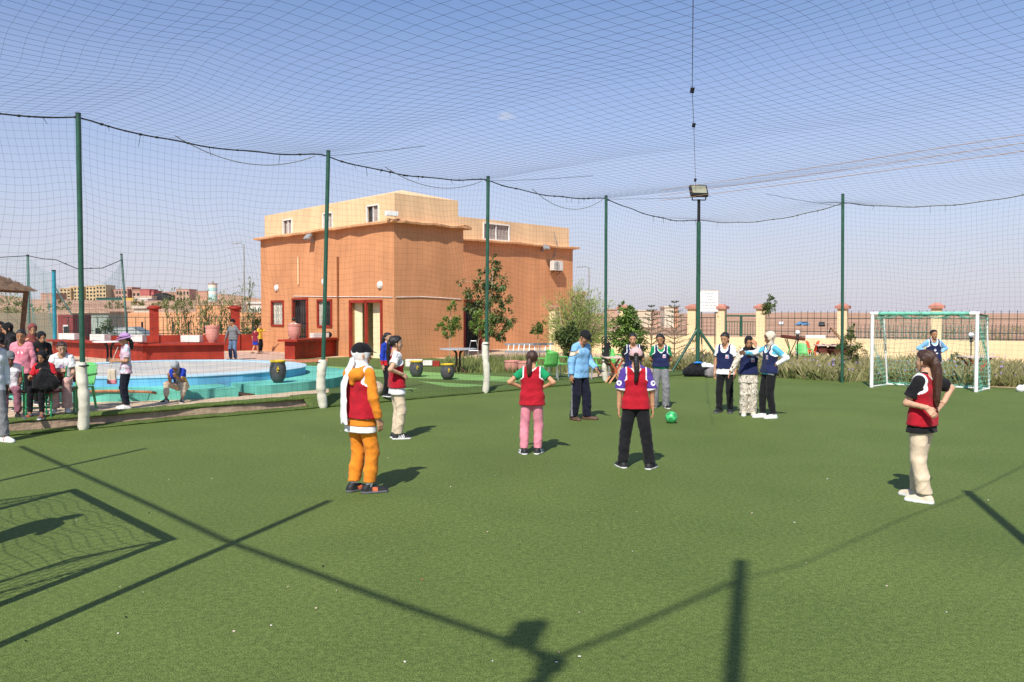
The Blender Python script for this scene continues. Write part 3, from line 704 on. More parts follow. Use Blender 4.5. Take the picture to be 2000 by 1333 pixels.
struct(tm.build('terrain', M_SOIL, smooth=True))

# ---------------------------------------------------------------- pitch and the ground round it
def sheet(name, poly, mat, lift=0.004, follow=True, parent=None):
    """flat sheet over a ground polygon, split where the ground changes slope"""
    bm = bmesh.new(); vs = [bm.verts.new((p[0], p[1], 0)) for p in poly]; bm.faces.new(vs)
    if follow:
        for s in (5.0, 10.0):
            c = POLE1 + U * s
            bmesh.ops.bisect_plane(bm, geom=bm.verts[:] + bm.edges[:] + bm.faces[:], plane_co=c, plane_no=U)
    for v in bm.verts:
        d = Vector((v.co.x, v.co.y, 0)) - POLE1; s = d.dot(U)
        v.co.z = ((0.2 if s < 5 else 0.05 if s > 10 else 0.2 - 0.15 * (s - 5) / 5) if follow else 0.0) + lift
    bmesh.ops.recalc_face_normals(bm, faces=bm.faces[:])
    if bm.faces and sum(f.normal.z for f in bm.faces) < 0: bmesh.ops.reverse_faces(bm, faces=bm.faces[:])
    me = bpy.data.meshes.new(name); bm.to_mesh(me); bm.free(); me.materials.append(mat)
    return link(name, me, parent)
def P2(s, w): p = sw(s, w); return (p.x, p.y)
LEN, WID = 18.75, 15.9                                    # corner mast at s = LEN; pitch lies at w < 0
struct(sheet('pitch', [P2(-7.5, 0.10), P2(-7.5, -WID), P2(LEN + 3.3, -WID), P2(LEN + 1.7, -9.7), P2(LEN + 1.4, -5.0), P2(LEN + .6, -4.8), P2(LEN + .6, 0.10)], M_TURF, 0.0, False))
struct(sheet('pitch_surround', [P2(-9, -WID - 9), P2(LEN + 16, -WID - 9), P2(LEN + 16, 0.0), P2(-9, 0.0)], pm('dry_soil', (0.40, 0.27, 0.16), 0.95, 0.25, 0.8, 0.5, 20), -0.02, False))
# raised ground beyond the left touchline, with its kerb face
struct(sheet('plaza', [P2(-12, 0.42), P2(LEN + 16, 0.42), P2(LEN + 16, 30), P2(-12, 30)], M_SAND, 0.0))
kb = MB()
n = 60; prev = None
for i in range(n + 1):
    s = -12 + (11.5 + 12) * i / n; z = gz(*P2(s, .5)); wob = .02 * math.sin(s * 2.1) + .012 * math.sin(s * 5.3)
    row = [sw(s, .30 + wob, -.03), sw(s, .33 + wob, z * .55), sw(s, .335 + wob, z - .035), sw(s, .43, z - .004)]
    o = len(kb.v); kb.v += [tuple(p) for p in row]
    if prev is not None:
        for j in range(3): kb.f.append((prev + j, o + j, o + j + 1, prev + j + 1)); kb.mi.append(0)
    prev = o
ko = struct(kb.build('kerb', M_CONC, smooth=True))
# strip of turf folded over the kerb and turf rolled down at its foot
def turf_roll(name, s0, s1, prof, seed, mat=M_TURF):
    m = MB(); r = random.Random(seed); pv = None; n = int((s1 - s0) / .14)
    for i in range(n + 1):
        s = s0 + (s1 - s0) * i / n; z = gz(*P2(s, .5)); a = [r.uniform(-.012, .012) for _ in prof]
        row = [sw(s, w + a[k] + .02 * math.sin(s * 1.7 + seed), (z * zf + dz) + a[-1 - k] * .6) for k, (w, zf, dz) in enumerate(prof)]
        o = len(m.v); m.v += [tuple(p) for p in row]
        if pv is not None:
            for j in range(len(prof) - 1): m.f.append((pv + j, o + j, o + j + 1, pv + j + 1)); m.mi.append(0)
        pv = o
    o = m.build(name, mat, smooth=True); mo = o.modifiers.new('solid', 'SOLIDIFY'); mo.thickness = .02; mo.offset = 1
    return struct(o)
turf_roll('kerb_top_turf', -10, 5.2, [(.31, 1, -.03), (.32, 1, -.003), (.36, 1, .022), (.50, 1, .026), (.62, 1, .006)], 3)
turf_roll('kerb_foot_turf', -10, 4.6, [(.0, 0, .008), (.10, 0, .010), (.18, 0, .02), (.27, 0.0, .025)], 5)
turf_roll('kerb_slope_turf', 4.4, 19.5, [(.0, 0, .010), (.14, 0.2, .022), (.25, .6, .045), (.38, 1, .035), (.58, 1, .03), (.85, 1, .008)], 7, M_TURF_D)
# turf strips and paving beyond it (dark and light green carpets)
def gp(*pts):
    out = []
    for p in pts:
        g = G(*p); d = Vector((g.x, g.y, 0)) - POLE1; out.append(P2(d.dot(U), max(.66, d.dot(NW))))
    return out
struct(sheet('lawn_carpet', gp((575, 702), (770, 694), (1010, 712), (1180, 742), (1000, 768), (760, 790), (648, 772), (640, 740)), M_TURF_D, 0.004))
for i, q in enumerate([[(640, 716), (735, 722), (960, 735), (1100, 745), (1085, 755), (880, 742), (700, 735), (642, 730)],
                       [(745, 757), (860, 762), (905, 772), (790, 778), (752, 776)],
                       [(1020, 752), (1110, 757), (1080, 763), (960, 757)],
                       [(815, 745), (930, 752), (1000, 760), (960, 764), (870, 756)]]):
    struct(sheet('green_carpet', gp(*q), M_TURF_L, 0.008))
struct(sheet('paving', gp((428, 690), (540, 686), (575, 702), (560, 712), (430, 718)), M_PAVE, 0.006))
struct(sheet('red_border', gp((440, 709), (640, 701), (640, 706), (560, 711), (440, 714)), pm('brick_edge', (0.45, 0.17, 0.085), .9, .2, 4), 0.010))

# ---------------------------------------------------------------- terracotta house
A0 = At(770, 612, 34.5); A0.z = 0.05
EAVE = 5.80
def wallpt(org, d, a, z): return org + d * a + Vector((0, 0, z - org.z))
def wall_holes(mb, org, d, nrm, L, z0, z1, holes, th=0.28):
    """wall slab along d with rectangular openings (a0,a1,z0,z1); nrm points outward"""
    xs = sorted(set([0, L] + [h for q in holes for h in q[:2]])); zs = sorted(set([z0, z1] + [h for q in holes for h in q[2:]]))
    for i in range(len(xs) - 1):
        for j in range(len(zs) - 1):
            ca, cz = (xs[i] + xs[i + 1]) / 2, (zs[j] + zs[j + 1]) / 2
            if any(q[0] < ca < q[1] and q[2] < cz < q[3] for q in holes): continue
            M = Matrix((d, -nrm, Vector((0, 0, 1)))).transposed()
            c = org + d * ca - nrm * (th / 2); mb.box((c.x, c.y, cz), (xs[i + 1] - xs[i], th, zs[j + 1] - zs[j]), M)
house = thing('house', 'terracotta two-storey house with cream upper floor behind the pitch', 'house', (A0.x, A0.y, 0))
HO = Vector((A0.x, A0.y, 0))
def hloc(p): return Vector(p) - HO
Lf = 11.65; u1 = 3.8; back = 4.4; u2 = 16.06
Z = Vector((0, 0, 0))
fL = -U; fR = V                                           # outward normals of the two lit sides
def rectL(x0, y0, x1, y1):
    """photo rectangle on the left face -> (a0,a1,z0,z1), a measured from the near corner"""
    a = OnPlane(x1, (y0 + y1) / 2, A0, U); b = OnPlane(x0, (y0 + y1) / 2, A0, U); c = OnPlane((x0 + x1) / 2, y0, A0, U); e = OnPlane((x0 + x1) / 2, y1, A0, U)
    return ((a - A0).dot(NW), (b - A0).dot(NW), e.z, c.z)
def rectR(x0, y0, x1, y1, org):
    a = OnPlane(x0, (y0 + y1) / 2, org, V); b = OnPlane(x1, (y0 + y1) / 2, org, V); c = OnPlane((x0 + x1) / 2, y0, org, V); e = OnPlane((x0 + x1) / 2, y1, org, V)
    return ((a - org).dot(U), (b - org).dot(U), e.z, c.z)
w1 = rectL(531, 589, 554, 636); dr = rectL(573, 585, 601, 640); w2 = rectL(621, 587, 648, 638); en = rectL(685, 589, 746, 690)
dr = (dr[0], dr[1], 0.05, dr[3]); en = (en[0], en[1], 0.05, en[3])
C0 = A0 + NW * back; C0.z = 0.05
dR = rectR(906, 588, 930, 690, C0); dR = (max(dR[0], u1 + .05), dR[1] + .3, 0.05, dR[3])
m = MB()
wall_holes(m, hloc(A0) * 1.0, NW, fL, Lf, 0.0, EAVE, [w1, dr, w2, en])
wall_holes(m, hloc(A0 + U * .28), U, fR, u1 - .56, 0.0, EAVE, [])
wall_holes(m, hloc(A0 + U * u1), NW, U, back - .001, 0.0, EAVE, [])
wall_holes(m, hloc(C0 + U * (u1 - .28)), U, fR, u2 - u1, 0.0, EAVE, [(dR[0] - u1 + .28, dR[1] - u1 + .28, dR[2], dR[3])])
wall_holes(m, hloc(C0 + U * u2), NW, U, Lf - back, 0.0, EAVE, [])
wall_holes(m, hloc(A0 + NW * Lf + U * .28), U, NW, u2 - .56, 0.0, EAVE, [])
m.build('wall', M_TERRA, house)
# eave slab with an uneven rendered edge
ev = MB(); ov = 0.28
def eave_run(p0, p1, nrm, seed):
    r = random.Random(seed); n = 14; pv = None
    for i in range(n + 1):
        q = p0.lerp(p1, i / n); o = ov + r.uniform(-.05, .05); dz = r.uniform(-.03, .04)
        row = [q - nrm * .2 + Vector((0, 0, EAVE - .02)), q + nrm * o + Vector((0, 0, EAVE - .02 + dz)), q + nrm * (o + .01) + Vector((0, 0, EAVE + .025 + dz)), q + nrm * .05 + Vector((0, 0, EAVE + .08)), q - nrm * .2 + Vector((0, 0, EAVE + .10))]
        k = len(ev.v); ev.v += [tuple(hloc(p)) for p in row]
        if pv is not None:
            for j in range(4): ev.f.append((pv + j, pv + j + 1, k + j + 1, k + j)); ev.mi.append(0)
        pv = k
e0 = lambda p: Vector((p.x, p.y, 0))
eave_run(e0(A0 + NW * (Lf + ov)), e0(A0 - NW * ov), fL, 1); eave_run(e0(A0 - U * ov), e0(A0 + U * (u1 + ov)), fR, 2)
eave_run(e0(A0 + U * u1 - NW * ov), e0(C0 + U * u1), U, 4)
eave_run(e0(C0 + U * u1), e0(C0 + U * (u2 + ov)), fR, 3)
eo = ev.build('eave', M_TARP, house); mo = eo.modifiers.new('s', 'SOLIDIFY'); mo.thickness = .03
# cream upper floor
ZT = 7.02; ins = .16
uw1 = rectL(548, 429, 565, 459); uw2 = rectL(626, 416, 644, 449); uw3 = rectL(711, 401, 734, 436); uwr = rectR(948, 438, 998, 469, C0)
m = MB(); oA = A0 + U * ins + NW * ins
sh = lambda q: (q[0] - ins, q[1] - ins, q[2], q[3])
wall_holes(m, hloc(oA), NW, fL, Lf - 2 * ins, EAVE, ZT, [sh(uw1), sh(uw2), sh(uw3)])
wall_holes(m, hloc(oA + U * .28), U, fR, u1 - 2 * ins - .56, EAVE, ZT, [])
wall_holes(m, hloc(oA + U * (u1 - 2 * ins)), NW, U, back, EAVE, ZT, [])
oC = C0 + U * u1 + NW * ins
wall_holes(m, hloc(oC), U, fR, u2 - u1 - ins - .28, EAVE, ZT - .02, [(uwr[0] - u1, uwr[1] - u1, uwr[2], uwr[3])])
wall_holes(m, hloc(oC + U * (u2 - u1 - ins)), NW, U, Lf - back - 2 * ins, EAVE, ZT - .02, [])
wall_holes(m, hloc(oA + NW * (Lf - 2 * ins) + U * .28), U, NW, u2 - 2 * ins - .56, EAVE, ZT - .04, [])
m.build('upper_wall', M_CREAM, house)
m = MB()
def hp(u, nn, z): p = A0 + U * u + NW * nn; return hloc(Vector((p.x, p.y, z)))
a, b, c, d = hp(ins, ins, ZT), hp(u1 - ins, ins, ZT), hp(u1 - ins, Lf - ins, ZT), hp(ins, Lf - ins, ZT)
k1 = hp(u1 * .42, 1.6, ZT + .42); k2 = hp(u1 * .5, Lf - 1.2, ZT + .12)
m.add([a, b, c, d, k1, k2], [(0, 1, 4), (1, 2, 5, 4), (2, 3, 5), (3, 0, 4, 5)])
a, b, c, d = hp(u1 - ins, back + ins, ZT - .02), hp(u2 - ins, back + ins, ZT - .02), hp(u2 - ins, Lf - ins, ZT - .02), hp(u1 - ins, Lf - ins, ZT - .02)
k1 = hp(u1 + .6, back + 2.0, ZT + .34); k2 = hp(u2 - 2, back + 2.0, ZT + .15)
m.add([a, b, c, d, k1, k2], [(0, 1, 5, 4), (1, 2, 5), (2, 3, 4, 5), (3, 0, 4)])
m.build('roof', M_CREAM, house)
M_CURT = pm('curtain_cloth', (0.34, 0.29, 0.26), 0.9, 0.35, 18)
M_LACE = pm('pale_curtain', (0.62, 0.60, 0.50), 0.9, 0.3, 24)
def window(org, d, nrm, q, frame, fw, curtain, grille, depth=.10, split=True):
    a0, a1, z0, z1 = q; w_ = a1 - a0
    wnd = link('window', None, house)
    def pt(a, z, off=0.0): p = org + d * a + nrm * off; return hloc(Vector((p.x, p.y, z)))
    g = MB(); g.add([pt(a0, z0, -depth), pt(a1, z0, -depth), pt(a1, z1, -depth), pt(a0, z1, -depth)], [(0, 1, 2, 3) if d.cross(Vector((0, 0, 1))).dot(nrm) > 0 else (3, 2, 1, 0)])
    g.build('pane', M_GLASS, wnd)
    f = MB()
    for (p, r_) in ((pt(a0, z0), pt(a0, z1)), (pt(a1, z0), pt(a1, z1))): f.bar(p, r_, fw, .09, nrm)
    for (p, r_) in ((pt(a0 - fw / 2, z0), pt(a1 + fw / 2, z0)), (pt(a0 - fw / 2, z1), pt(a1 + fw / 2, z1))): f.bar(p, r_, .09, fw, (0, 0, 1))
    f.build('frame', frame, wnd)
    if split:
        f = MB()
        ms_ = MB(); ms_.bar(pt((a0 + a1) / 2, z0, -.03), pt((a0 + a1) / 2, z1, -.03), .05, .05, nrm); ms_.build('sash', M_WPAINT, wnd)
    if curtain:
        cu = MB(); n = 26
        lo, hi = a0 + w_ * curtain[0], a0 + w_ * curtain[1]
        for i in range(n + 1):
            aa = lo + (hi - lo) * i / n; of = -depth + .03 + .018 * math.sin(i * 1.9)
            cu.v += [tuple(pt(aa, z0 + .02, of)), tuple(pt(aa, z1 - .02, of))]
            if i: k = len(cu.v); cu.f.append((k - 4, k - 2, k - 1, k - 3)); cu.mi.append(0)
        cu.build('curtain', curtain[2], wnd, smooth=True)
    if grille:
        gr = MB(); nb = 5
        for i in range(1, nb): aa = a0 + w_ * i / nb; gr.tube([pt(aa, z0, .02), pt(aa, z1, .02)], .009, 4)
        for i in range(nb):
            for j in range(4):
                cx = a0 + w_ * (i + .5) / nb; cz = z0 + (z1 - z0) * (j + .5) / 4
                pts = [pt(cx + .045 * math.cos(t) * (1 - t / 9), cz + .13 * math.sin(t) * (1 - t / 11), .022) for t in [k * .7 for k in range(9)]]
                gr.tube(pts, .006, 3)
        gr.build('grille', M_BLACK, wnd)
    return wnd
window(A0, NW, fL, w1, M_RED, .10, (0, 1, M_LACE), True, split=False); window(A0, NW, fL, w2, M_RED, .10, (.55, 1, M_LACE), True, split=False)
for q, cu in ((uw1, (.1, .9, M_CURT)), (uw2, (.1, 1, M_CURT)), (uw3, (0, .5, M_CURT))): window(A0 + U * ins, NW, fL, q, M_WPAINT, .05, cu, False)
window(C0 + NW * ins, U, fR, uwr, M_WPAINT, .06, (0, 1, M_CURT), False)
# red door surround, black iron door leaves
def surround(name, org, d, nrm, q, mid=None):
    f = MB()
    def pt(a, z, off=.012): p = org + d * a + nrm * off; return hloc(Vector((p.x, p.y, z)))
    a0, a1, z0, z1 = q
    for aa in (a0, a1) + ((mid,) if mid else ()): f.bar(pt(aa, z0), pt(aa, z1), .13, .10, nrm)
    f.bar(pt(a0 - .065, z1), pt(a1 + .065, z1), .10, .13, (0, 0, 1))
    return f.build(name, M_RED, house)
surround('door_surround', A0, NW, fL, dr); surround('entrance_surround', A0, NW, fL, en, en[0] + (en[1] - en[0]) * .48)
surround('side_door_surround', C0, U, fR, dR)
dl = MB(); 
def ptl(a, z, off): p = A0 + NW * a + fL * off; return hloc(Vector((p.x, p.y, z)))
dl.add([ptl(dr[0], .05, -.15), ptl(dr[1], .05, -.15), ptl(dr[1], dr[3], -.15), ptl(dr[0], dr[3], -.15)], [(0, 1, 2, 3)]); dl.build('door_leaf', M_GLASS, house)
dl = MB(); hx = dr[0] + .05
for i in range(7): dl.bar(ptl(hx + .02 * i, .1, .02 + .11 * i), ptl(hx + .02 * i, dr[3] - .06, .02 + .11 * i), .022, .022)
for z in (.1, .9, 1.5, dr[3] - .06): dl.bar(ptl(hx, z, .02), ptl(hx + .13, z, .70), .03, .05)
for i in range(6):
    for j in range(5):
        cz = .35 + j * .42; dl.tube([ptl(hx + .02 * i + .01 * math.cos(t), cz + .14 * math.sin(t), .07 + .11 * i + .045 * math.cos(t)) for t in [k * .8 for k in range(9)]], .008, 3)
dl.build('iron_door', M_BLACK, house)
dl = MB()
def ptr(a, z, off): p = C0 + U * a + fR * off; return hloc(Vector((p.x, p.y, z)))
dl.add([ptr(dR[0], .05, -.12), ptr(dR[1], .05, -.12), ptr(dR[1], dR[3], -.12), ptr(dR[0], dR[3], -.12)], [(0, 1, 2, 3)])
for i in range(8): a_ = dR[0] + (dR[1] - dR[0]) * (i + .5) / 8; dl.bar(ptr(a_, .1, -.06), ptr(a_, dR[3], -.06), .025)
dl.build('side_door', M_BLACK, house)
# entrance hall
M_HALL = pm('hall_cream', (0.80, 0.70, 0.44), 0.85, 0.05)
eh = MB(); wdt = en[1] - en[0]
def hall(a, z, off): return ptl(a, z, off)
ex0, ex1, zt = en[0] - .4, en[1] + .4, en[3] + .25
eh.add([hall(ex0, .05, -2.6), hall(ex1, .05, -2.6), hall(ex1, zt, -2.6), hall(ex0, zt, -2.6)], [(0, 1, 2, 3)])
eh.add([hall(ex0, .05, -.28), hall(ex0, .05, -2.6), hall(ex0, zt, -2.6), hall(ex0, zt, -.28)], [(0, 1, 2, 3)])
eh.add([hall(ex1, .05, -2.6), hall(ex1, .05, -.28), hall(ex1, zt, -.28), hall(ex1, zt, -2.6)], [(0, 1, 2, 3)])
eh.add([hall(ex0, .06, -.1), hall(ex1, .06, -.1), hall(ex1, .06, -2.6), hall(ex0, .06, -2.6)], [(0, 1, 2, 3)])
eh.add([hall(ex0, zt, -2.6), hall(ex1, zt, -2.6), hall(ex1, zt, -.28), hall(ex0, zt, -.28)], [(0, 1, 2, 3)])
md = en[0] + wdt * .40
eh.add([hall(en[0] + .02, .07, -.285), hall(en[0] + wdt * .46, .07, -.31), hall(en[0] + wdt * .46, zt, -.31), hall(en[0] + .02, zt, -.285)], [(0, 1, 2, 3)])
eh.add([hall(en[1] - wdt * .20, .07, -.30), hall(en[1] - .02, .07, -.20), hall(en[1] - .02, en[3], -.20), hall(en[1] - wdt * .20, en[3], -.30)], [(0, 1, 2, 3)])
eh.build('hall', M_HALL, house)
dk = MB(); dk.box(hall(en[1] - wdt * .22, .55, -1.5), (.9, .5, .9), (0, 0, math.atan2(NW.y, NW.x))); dk.build('counter', pm('counter_wood', (0.36, 0.22, 0.10), .6, .2, 6), house)
for k in (0, 1):
    f = MB(); aa = en[1] - wdt * (.20 + .18 * k); f.box(hall(aa, 1.75, -2.55), (.28, .06, .9), (0, 0, math.atan2(NW.y, NW.x))); f.build('hall_opening', M_BLACK, house)
# round wall lamps, pipes, cable, spotlights, air conditioner
for (x, y) in ((541, 563), (634, 551), (743, 557)):
    p = OnPlane(x, y, A0, U); q = hloc(p) + fL * .0
    l = MB(); rotm = fL.to_track_quat('Z', 'Y').to_matrix()
    for (r_, z_) in ():
        pass
    vs = [(.17, .0), (.17, .04), (.15, .05), (.14, .09), (.0, .13)]
    mm = MB().lathe(vs, 16); l.add([q + rotm @ Vector(v) for v in mm.v], mm.f); l.build('wall_lamp', pm('lamp_glass', (0.72, 0.72, 0.70), .35, .05), house, smooth=True)
for (x, y0, y1, mt) in ((584, 502, 556, M_CREAM), (661, 502, 662, pm('brown_pipe', (0.24, 0.085, 0.03), .6, .15, 5))):
    a_, b_ = OnPlane(x, y0, A0, U), OnPlane(x, y1, A0, U); b_ = Vector((a_.x, a_.y, b_.z))
    MB().tube([hloc(a_) + fL * .05, hloc(b_) + fL * .05], .045, 8).build('drain_pipe', mt, house, smooth=True)
pts = [OnPlane(x, y, A0, U) for x, y in ((574, 579), (640, 580), (700, 580), (768, 581))]
MB().tube([hloc(p) + fL * .03 for p in pts], .016, 5).build('wall_cable', M_WPAINT, house)
pts = [OnPlane(x, y, A0, V) for x, y in ((772, 581), (820, 580), (860, 582), (900, 585))]
MB().tube([hloc(p) + fR * .03 for p in pts], .016, 5).build('wall_cable', M_WPAINT, house)
def spot(p, nrm, nm='spotlight'):
    l = MB(); rz_ = math.atan2(nrm.y, nrm.x) - math.pi / 2; q = hloc(p)
    l.box(q + nrm * .35 + Vector((0, 0, -.02)), (.42, .10, .30), Euler((R(38), 0, rz_)).to_matrix()); l.bar(q, q + nrm * .33, .05); l.box(q + nrm * .06 + Vector((0, 0, -.18)), (.14, .14, .14), (0, 0, rz_))
    l.build(nm, pm('lamp_grey', (0.30, 0.30, 0.29), .5, .1), house)
spot(OnPlane(614, 463, A0, U), fL); spot(OnPlane(1058, 483, C0, V), fR)
m = MB(); p = hloc(A0); p.z = EAVE + .3; m.box(p + Vector((-.05, -.3, 0)), (.5, .22, .2), (0, 0, .6)); m.build('camera_housing', M_WPAINT, house)
ac = OnPlane(1080, 520, C0, V); acr = thing('air_conditioner', 'white outdoor air conditioning unit fixed high on the terracotta wall', 'air conditioner', (ac.x, ac.y, ac.z), math.atan2(U.y, U.x))
MB().box((0, -.28, 0), (.80, .30, .55)).build('casing', pm('ac_white', (0.66, 0.64, 0.58), .5, .08), acr, bevel=.015)
fn = MB()
for r_ in (.22, .16, .10, .04):
    fn.tube([(-.12 + r_ * math.cos(t), -.44, r_ * math.sin(t)) for t in [k * math.pi / 10 for k in range(21)]], .008, 4)
for k in range(8): fn.bar((-.12, -.44, 0), (-.12 + .22 * math.cos(k * math.pi / 4), -.44, .22 * math.sin(k * math.pi / 4)), .008)
fn.build('fan_grille', pm('ac_grey', (0.35, 0.34, 0.31), .5, .1), acr)
br = MB()
for sx in (-.28, .28): br.bar((sx, 0, -.30), (sx, -.42, -.30), .03); br.bar((sx, 0, -.52), (sx, -.36, -.31), .02)
br.build('bracket', M_BLACK, acr)
MB().tube([(.02, -.02, .45), (.1, -.12, .8), (.16, -.18, 1.3), (.05, -.12, 1.65), (-.02, -.1, 1.95)], .03, 6).build('hose', pm('hose_grey', (0.3, 0.27, 0.24), .7), acr, smooth=True)
# ---------------------------------------------------------------- net poles and corner mast
PH = 5.38
def noise1(i, k=0): return math.sin(i * 12.9898 + k * 78.233) * 43758.5453 % 1.0
def pole(label, loc, h=PH, r=.043, pad=None, lean=(0, 0), group='green net poles round the pitch', mat=None):
    t = thing('net_pole', label, 'pole', loc, 0, group)
    MB().tube([(0, 0, 0), (lean[0] * .5, lean[1] * .5, h * .5), (lean[0], lean[1], h)], r, 12).build('shaft', mat or M_STEEL_G, t, smooth=True)
    MB().lathe([(r * .4, h - .005), (r * 1.05, h - .003), (r * 1.05, h + .02), (.01, h + .03)], 12, (lean[0], lean[1], 0)).build('cap', M_IRON, t, smooth=True)
    if pad:
        z0, z1, rr = pad; prof = []; n = 22
        for i in range(n + 1):
            z = z0 + (z1 - z0) * i / n; pin = .86 if i in (7, 14) else 1.0
            prof.append((rr * pin * (1 + .04 * math.sin(i * 1.3 + loc[0])) * (.78 if i in (0, n) else 1), z))
        m = MB().lathe(prof, 14)
        m.v = [(x + .022 * math.sin(z * 5 + loc[0]), y + .02 * math.cos(z * 4), z) for x, y, z in m.v]
        m.build('padding', M_PADW, t, smooth=True)
        b = MB().tube([(rr * 1.02 * math.cos(a), rr * 1.02 * math.sin(a), z1 - .06) for a in [k * math.pi / 8 for k in range(17)]], .012, 5, False); b.build('strap', M_BLACK, t)
    return t
LP = [sw(STEP * i, 0) for i in range(5)]
LP[4] = sw(LEN, 0)
pole('tall green net pole with cream padding, leftmost in the picture', LP[0], PH, pad=(-.04, 1.16, .092))
pole('tall green net pole with cream padding, in front of the house windows', LP[1], PH, pad=(.0, 1.02, .10), lean=(.17, 0))
pole('tall green net pole with cream padding, before the house side wall', LP[2], PH, pad=(.0, 1.28, .085), lean=(.06, 0))
p4 = pole('tall green net pole wrapped in padding behind the coach', LP[3], PH - .02, pad=(.03, 1.05, .085))
m = MB()
for k in range(7):
    z = .55 + k * .12; m.tube([(.125 * math.cos(a) + .02, .125 * math.sin(a), z + .06 * math.sin(a * 2 + k)) for a in [j * math.pi / 6 for j in range(13)]], .016, 5, False)
m.box((.02, -.11, .95), (.16, .05, .42), (0, .1, 0)); m.build('black_straps', M_BLACK, p4)
pole('bare green net pole of the far side, left of the goal', sw(LEN, -4.85), PH, group='green net poles round the pitch', lean=(-.05, 0))
pole('bare green net pole of the far side beyond the right edge', sw(LEN + 1.07, -9.7), PH)
# corner mast with two braces and a floodlight
t = thing('floodlight_mast', 'green corner mast with two braces carrying a floodlight', 'mast', LP[4])
MB().tube([(0, 0, 0), (0, 0, 4.98)], .07, 12).build('shaft', M_STEEL_G, t, smooth=True)
MB().tube([(0, 0, 4.9), (0, 0, 5.72)], .05, 10).build('upper_shaft', M_BLACK, t, smooth=True)
for d in ((-.95, -.35), (.95, -.35)): MB().tube([(0, 0, 1.5), (d[0], d[1], 0.02)], .045, 10).build('brace', M_STEEL_G, t, smooth=True)
fl = MB(); MR = Euler((R(-28), 0, R(8))).to_matrix(); fl.box((-.03, -.08, 5.98), (.58, .13, .40), MR); fl.build('floodlight', M_BLACK, t, bevel=.01)
fl = MB(); fl.box(Vector((-.03, -.08, 5.98)) + MR @ Vector((0, -.071, .02)), (.48, .012, .28), MR); fl.build('lens', pm('lamp_lens', (0.32, 0.33, 0.24), .15, .1), t)
m = MB(); m.bar((-.22, 0, 5.70), (.22, 0, 5.70), .03); m.bar((-.22, 0, 5.70), (-.22, -.04, 5.9), .03); m.bar((.22, 0, 5.70), (.22, -.04, 5.9), .03); m.build('lamp_bracket', M_BLACK, t)

# ---------------------------------------------------------------- nets
M_NET = pm('net_cord_dark', (0.035, 0.035, 0.05), 0.95, 0.2, 3, 0, 1, 0, .05); M_NET2 = pm('net_cord_green', (0.055, 0.065, 0.055), 0.95, 0.2, 3, 0, 1, 0, .05)
M_ROPE = pm('rope', (0.03, 0.035, 0.032), 0.85, 0.5, 20, .4, 60)
def net(name, label, f, nu, nv_, thick, mat, group=None, parent=None):
    g = np.array([f(i, j) for i in range(nu + 1) for j in range(nv_ + 1)], np.float32)
    I, J = np.meshgrid(np.arange(nu), np.arange(nv_), indexing='ij'); a = (I * (nv_ + 1) + J).ravel()
    q = np.stack([a, a + nv_ + 1, a + nv_ + 2, a + 1], 1)
    o = np_mesh(name, [(g, q)], mat, None, parent, False)
    w_ = o.modifiers.new('cords', 'WIREFRAME'); w_.thickness = thick; w_.use_even_offset = False; w_.use_boundary = True; w_.use_replace = True
    if parent is None: tag(o, label, 'net', group)
    return o
MESH = 0.122
def edge_sag(s, posts, depth):
    for a, b in zip(posts[:-1], posts[1:]):
        if a <= s <= b: t = (s - a) / (b - a); return -depth * 4 * t * (1 - t)
    return 0.0
pl = [STEP * i for i in range(-2, 4)] + [LEN]
pb = [0, 4.85, 9.7, 14.5, 16]
def topz_left(s): return PH - .06 + edge_sag(s, pl, .17) - (.28 * sstep(13, LEN, s))
def bk_off(v): return .22 * max(0, v - 4.85)
def topz_back(v): return 5.05 + edge_sag(v, pb, .26) + .10 * sstep(0, 4.8, v)
S0, S1 = -9.3, LEN
nu = int((S1 - S0) / MESH); nvv = int(5.2 / MESH)
def f_left(i, j):
    s = S0 + (S1 - S0) * i / nu; t = j / nvv; zt = topz_left(s); z = .04 + (zt - .04) * t
    bl = .16 * math.sin(math.pi * t) * (math.sin(s * 1.35 + 1.2) * .6 + math.sin(s * .55) * .6)
    ds = .10 * math.sin(s * 2.1 + t * 5) * math.sin(math.pi * t) + .06 * math.sin(t * 11 + s)
    dz = .05 * math.sin(s * 1.9 + 2) * math.sin(math.pi * t) + .035 * math.sin(s * 4.3 + t * 3) * math.sin(math.pi * t)
    return tuple(sw(s + ds, bl + .02, z + dz))
net('side_net', 'tall square-mesh safety net along the left touchline between the poles', f_left, nu, nvv, .0034, M_NET2)
nb = int(15.9 / MESH); nbv = int(5.0 / MESH)
def f_back(i, j):
    v = 15.9 * i / nb; t = j / nbv; z = .04 + (topz_back(v) - .04) * t
    bl = .14 * math.sin(math.pi * t) * math.sin(v * 1.2 + .5)
    dv = .07 * math.sin(v * 2 + t * 6) * math.sin(math.pi * t); dz = .04 * math.sin(v * 2.3 + 1) * math.sin(math.pi * t)
    return tuple(sw(LEN + bk_off(v) + bl + .02, -(v + dv), z + dz))
net('end_net', 'tall square-mesh safety net across the far end behind the goal', f_back, nb, nbv, .0034, M_NET2)
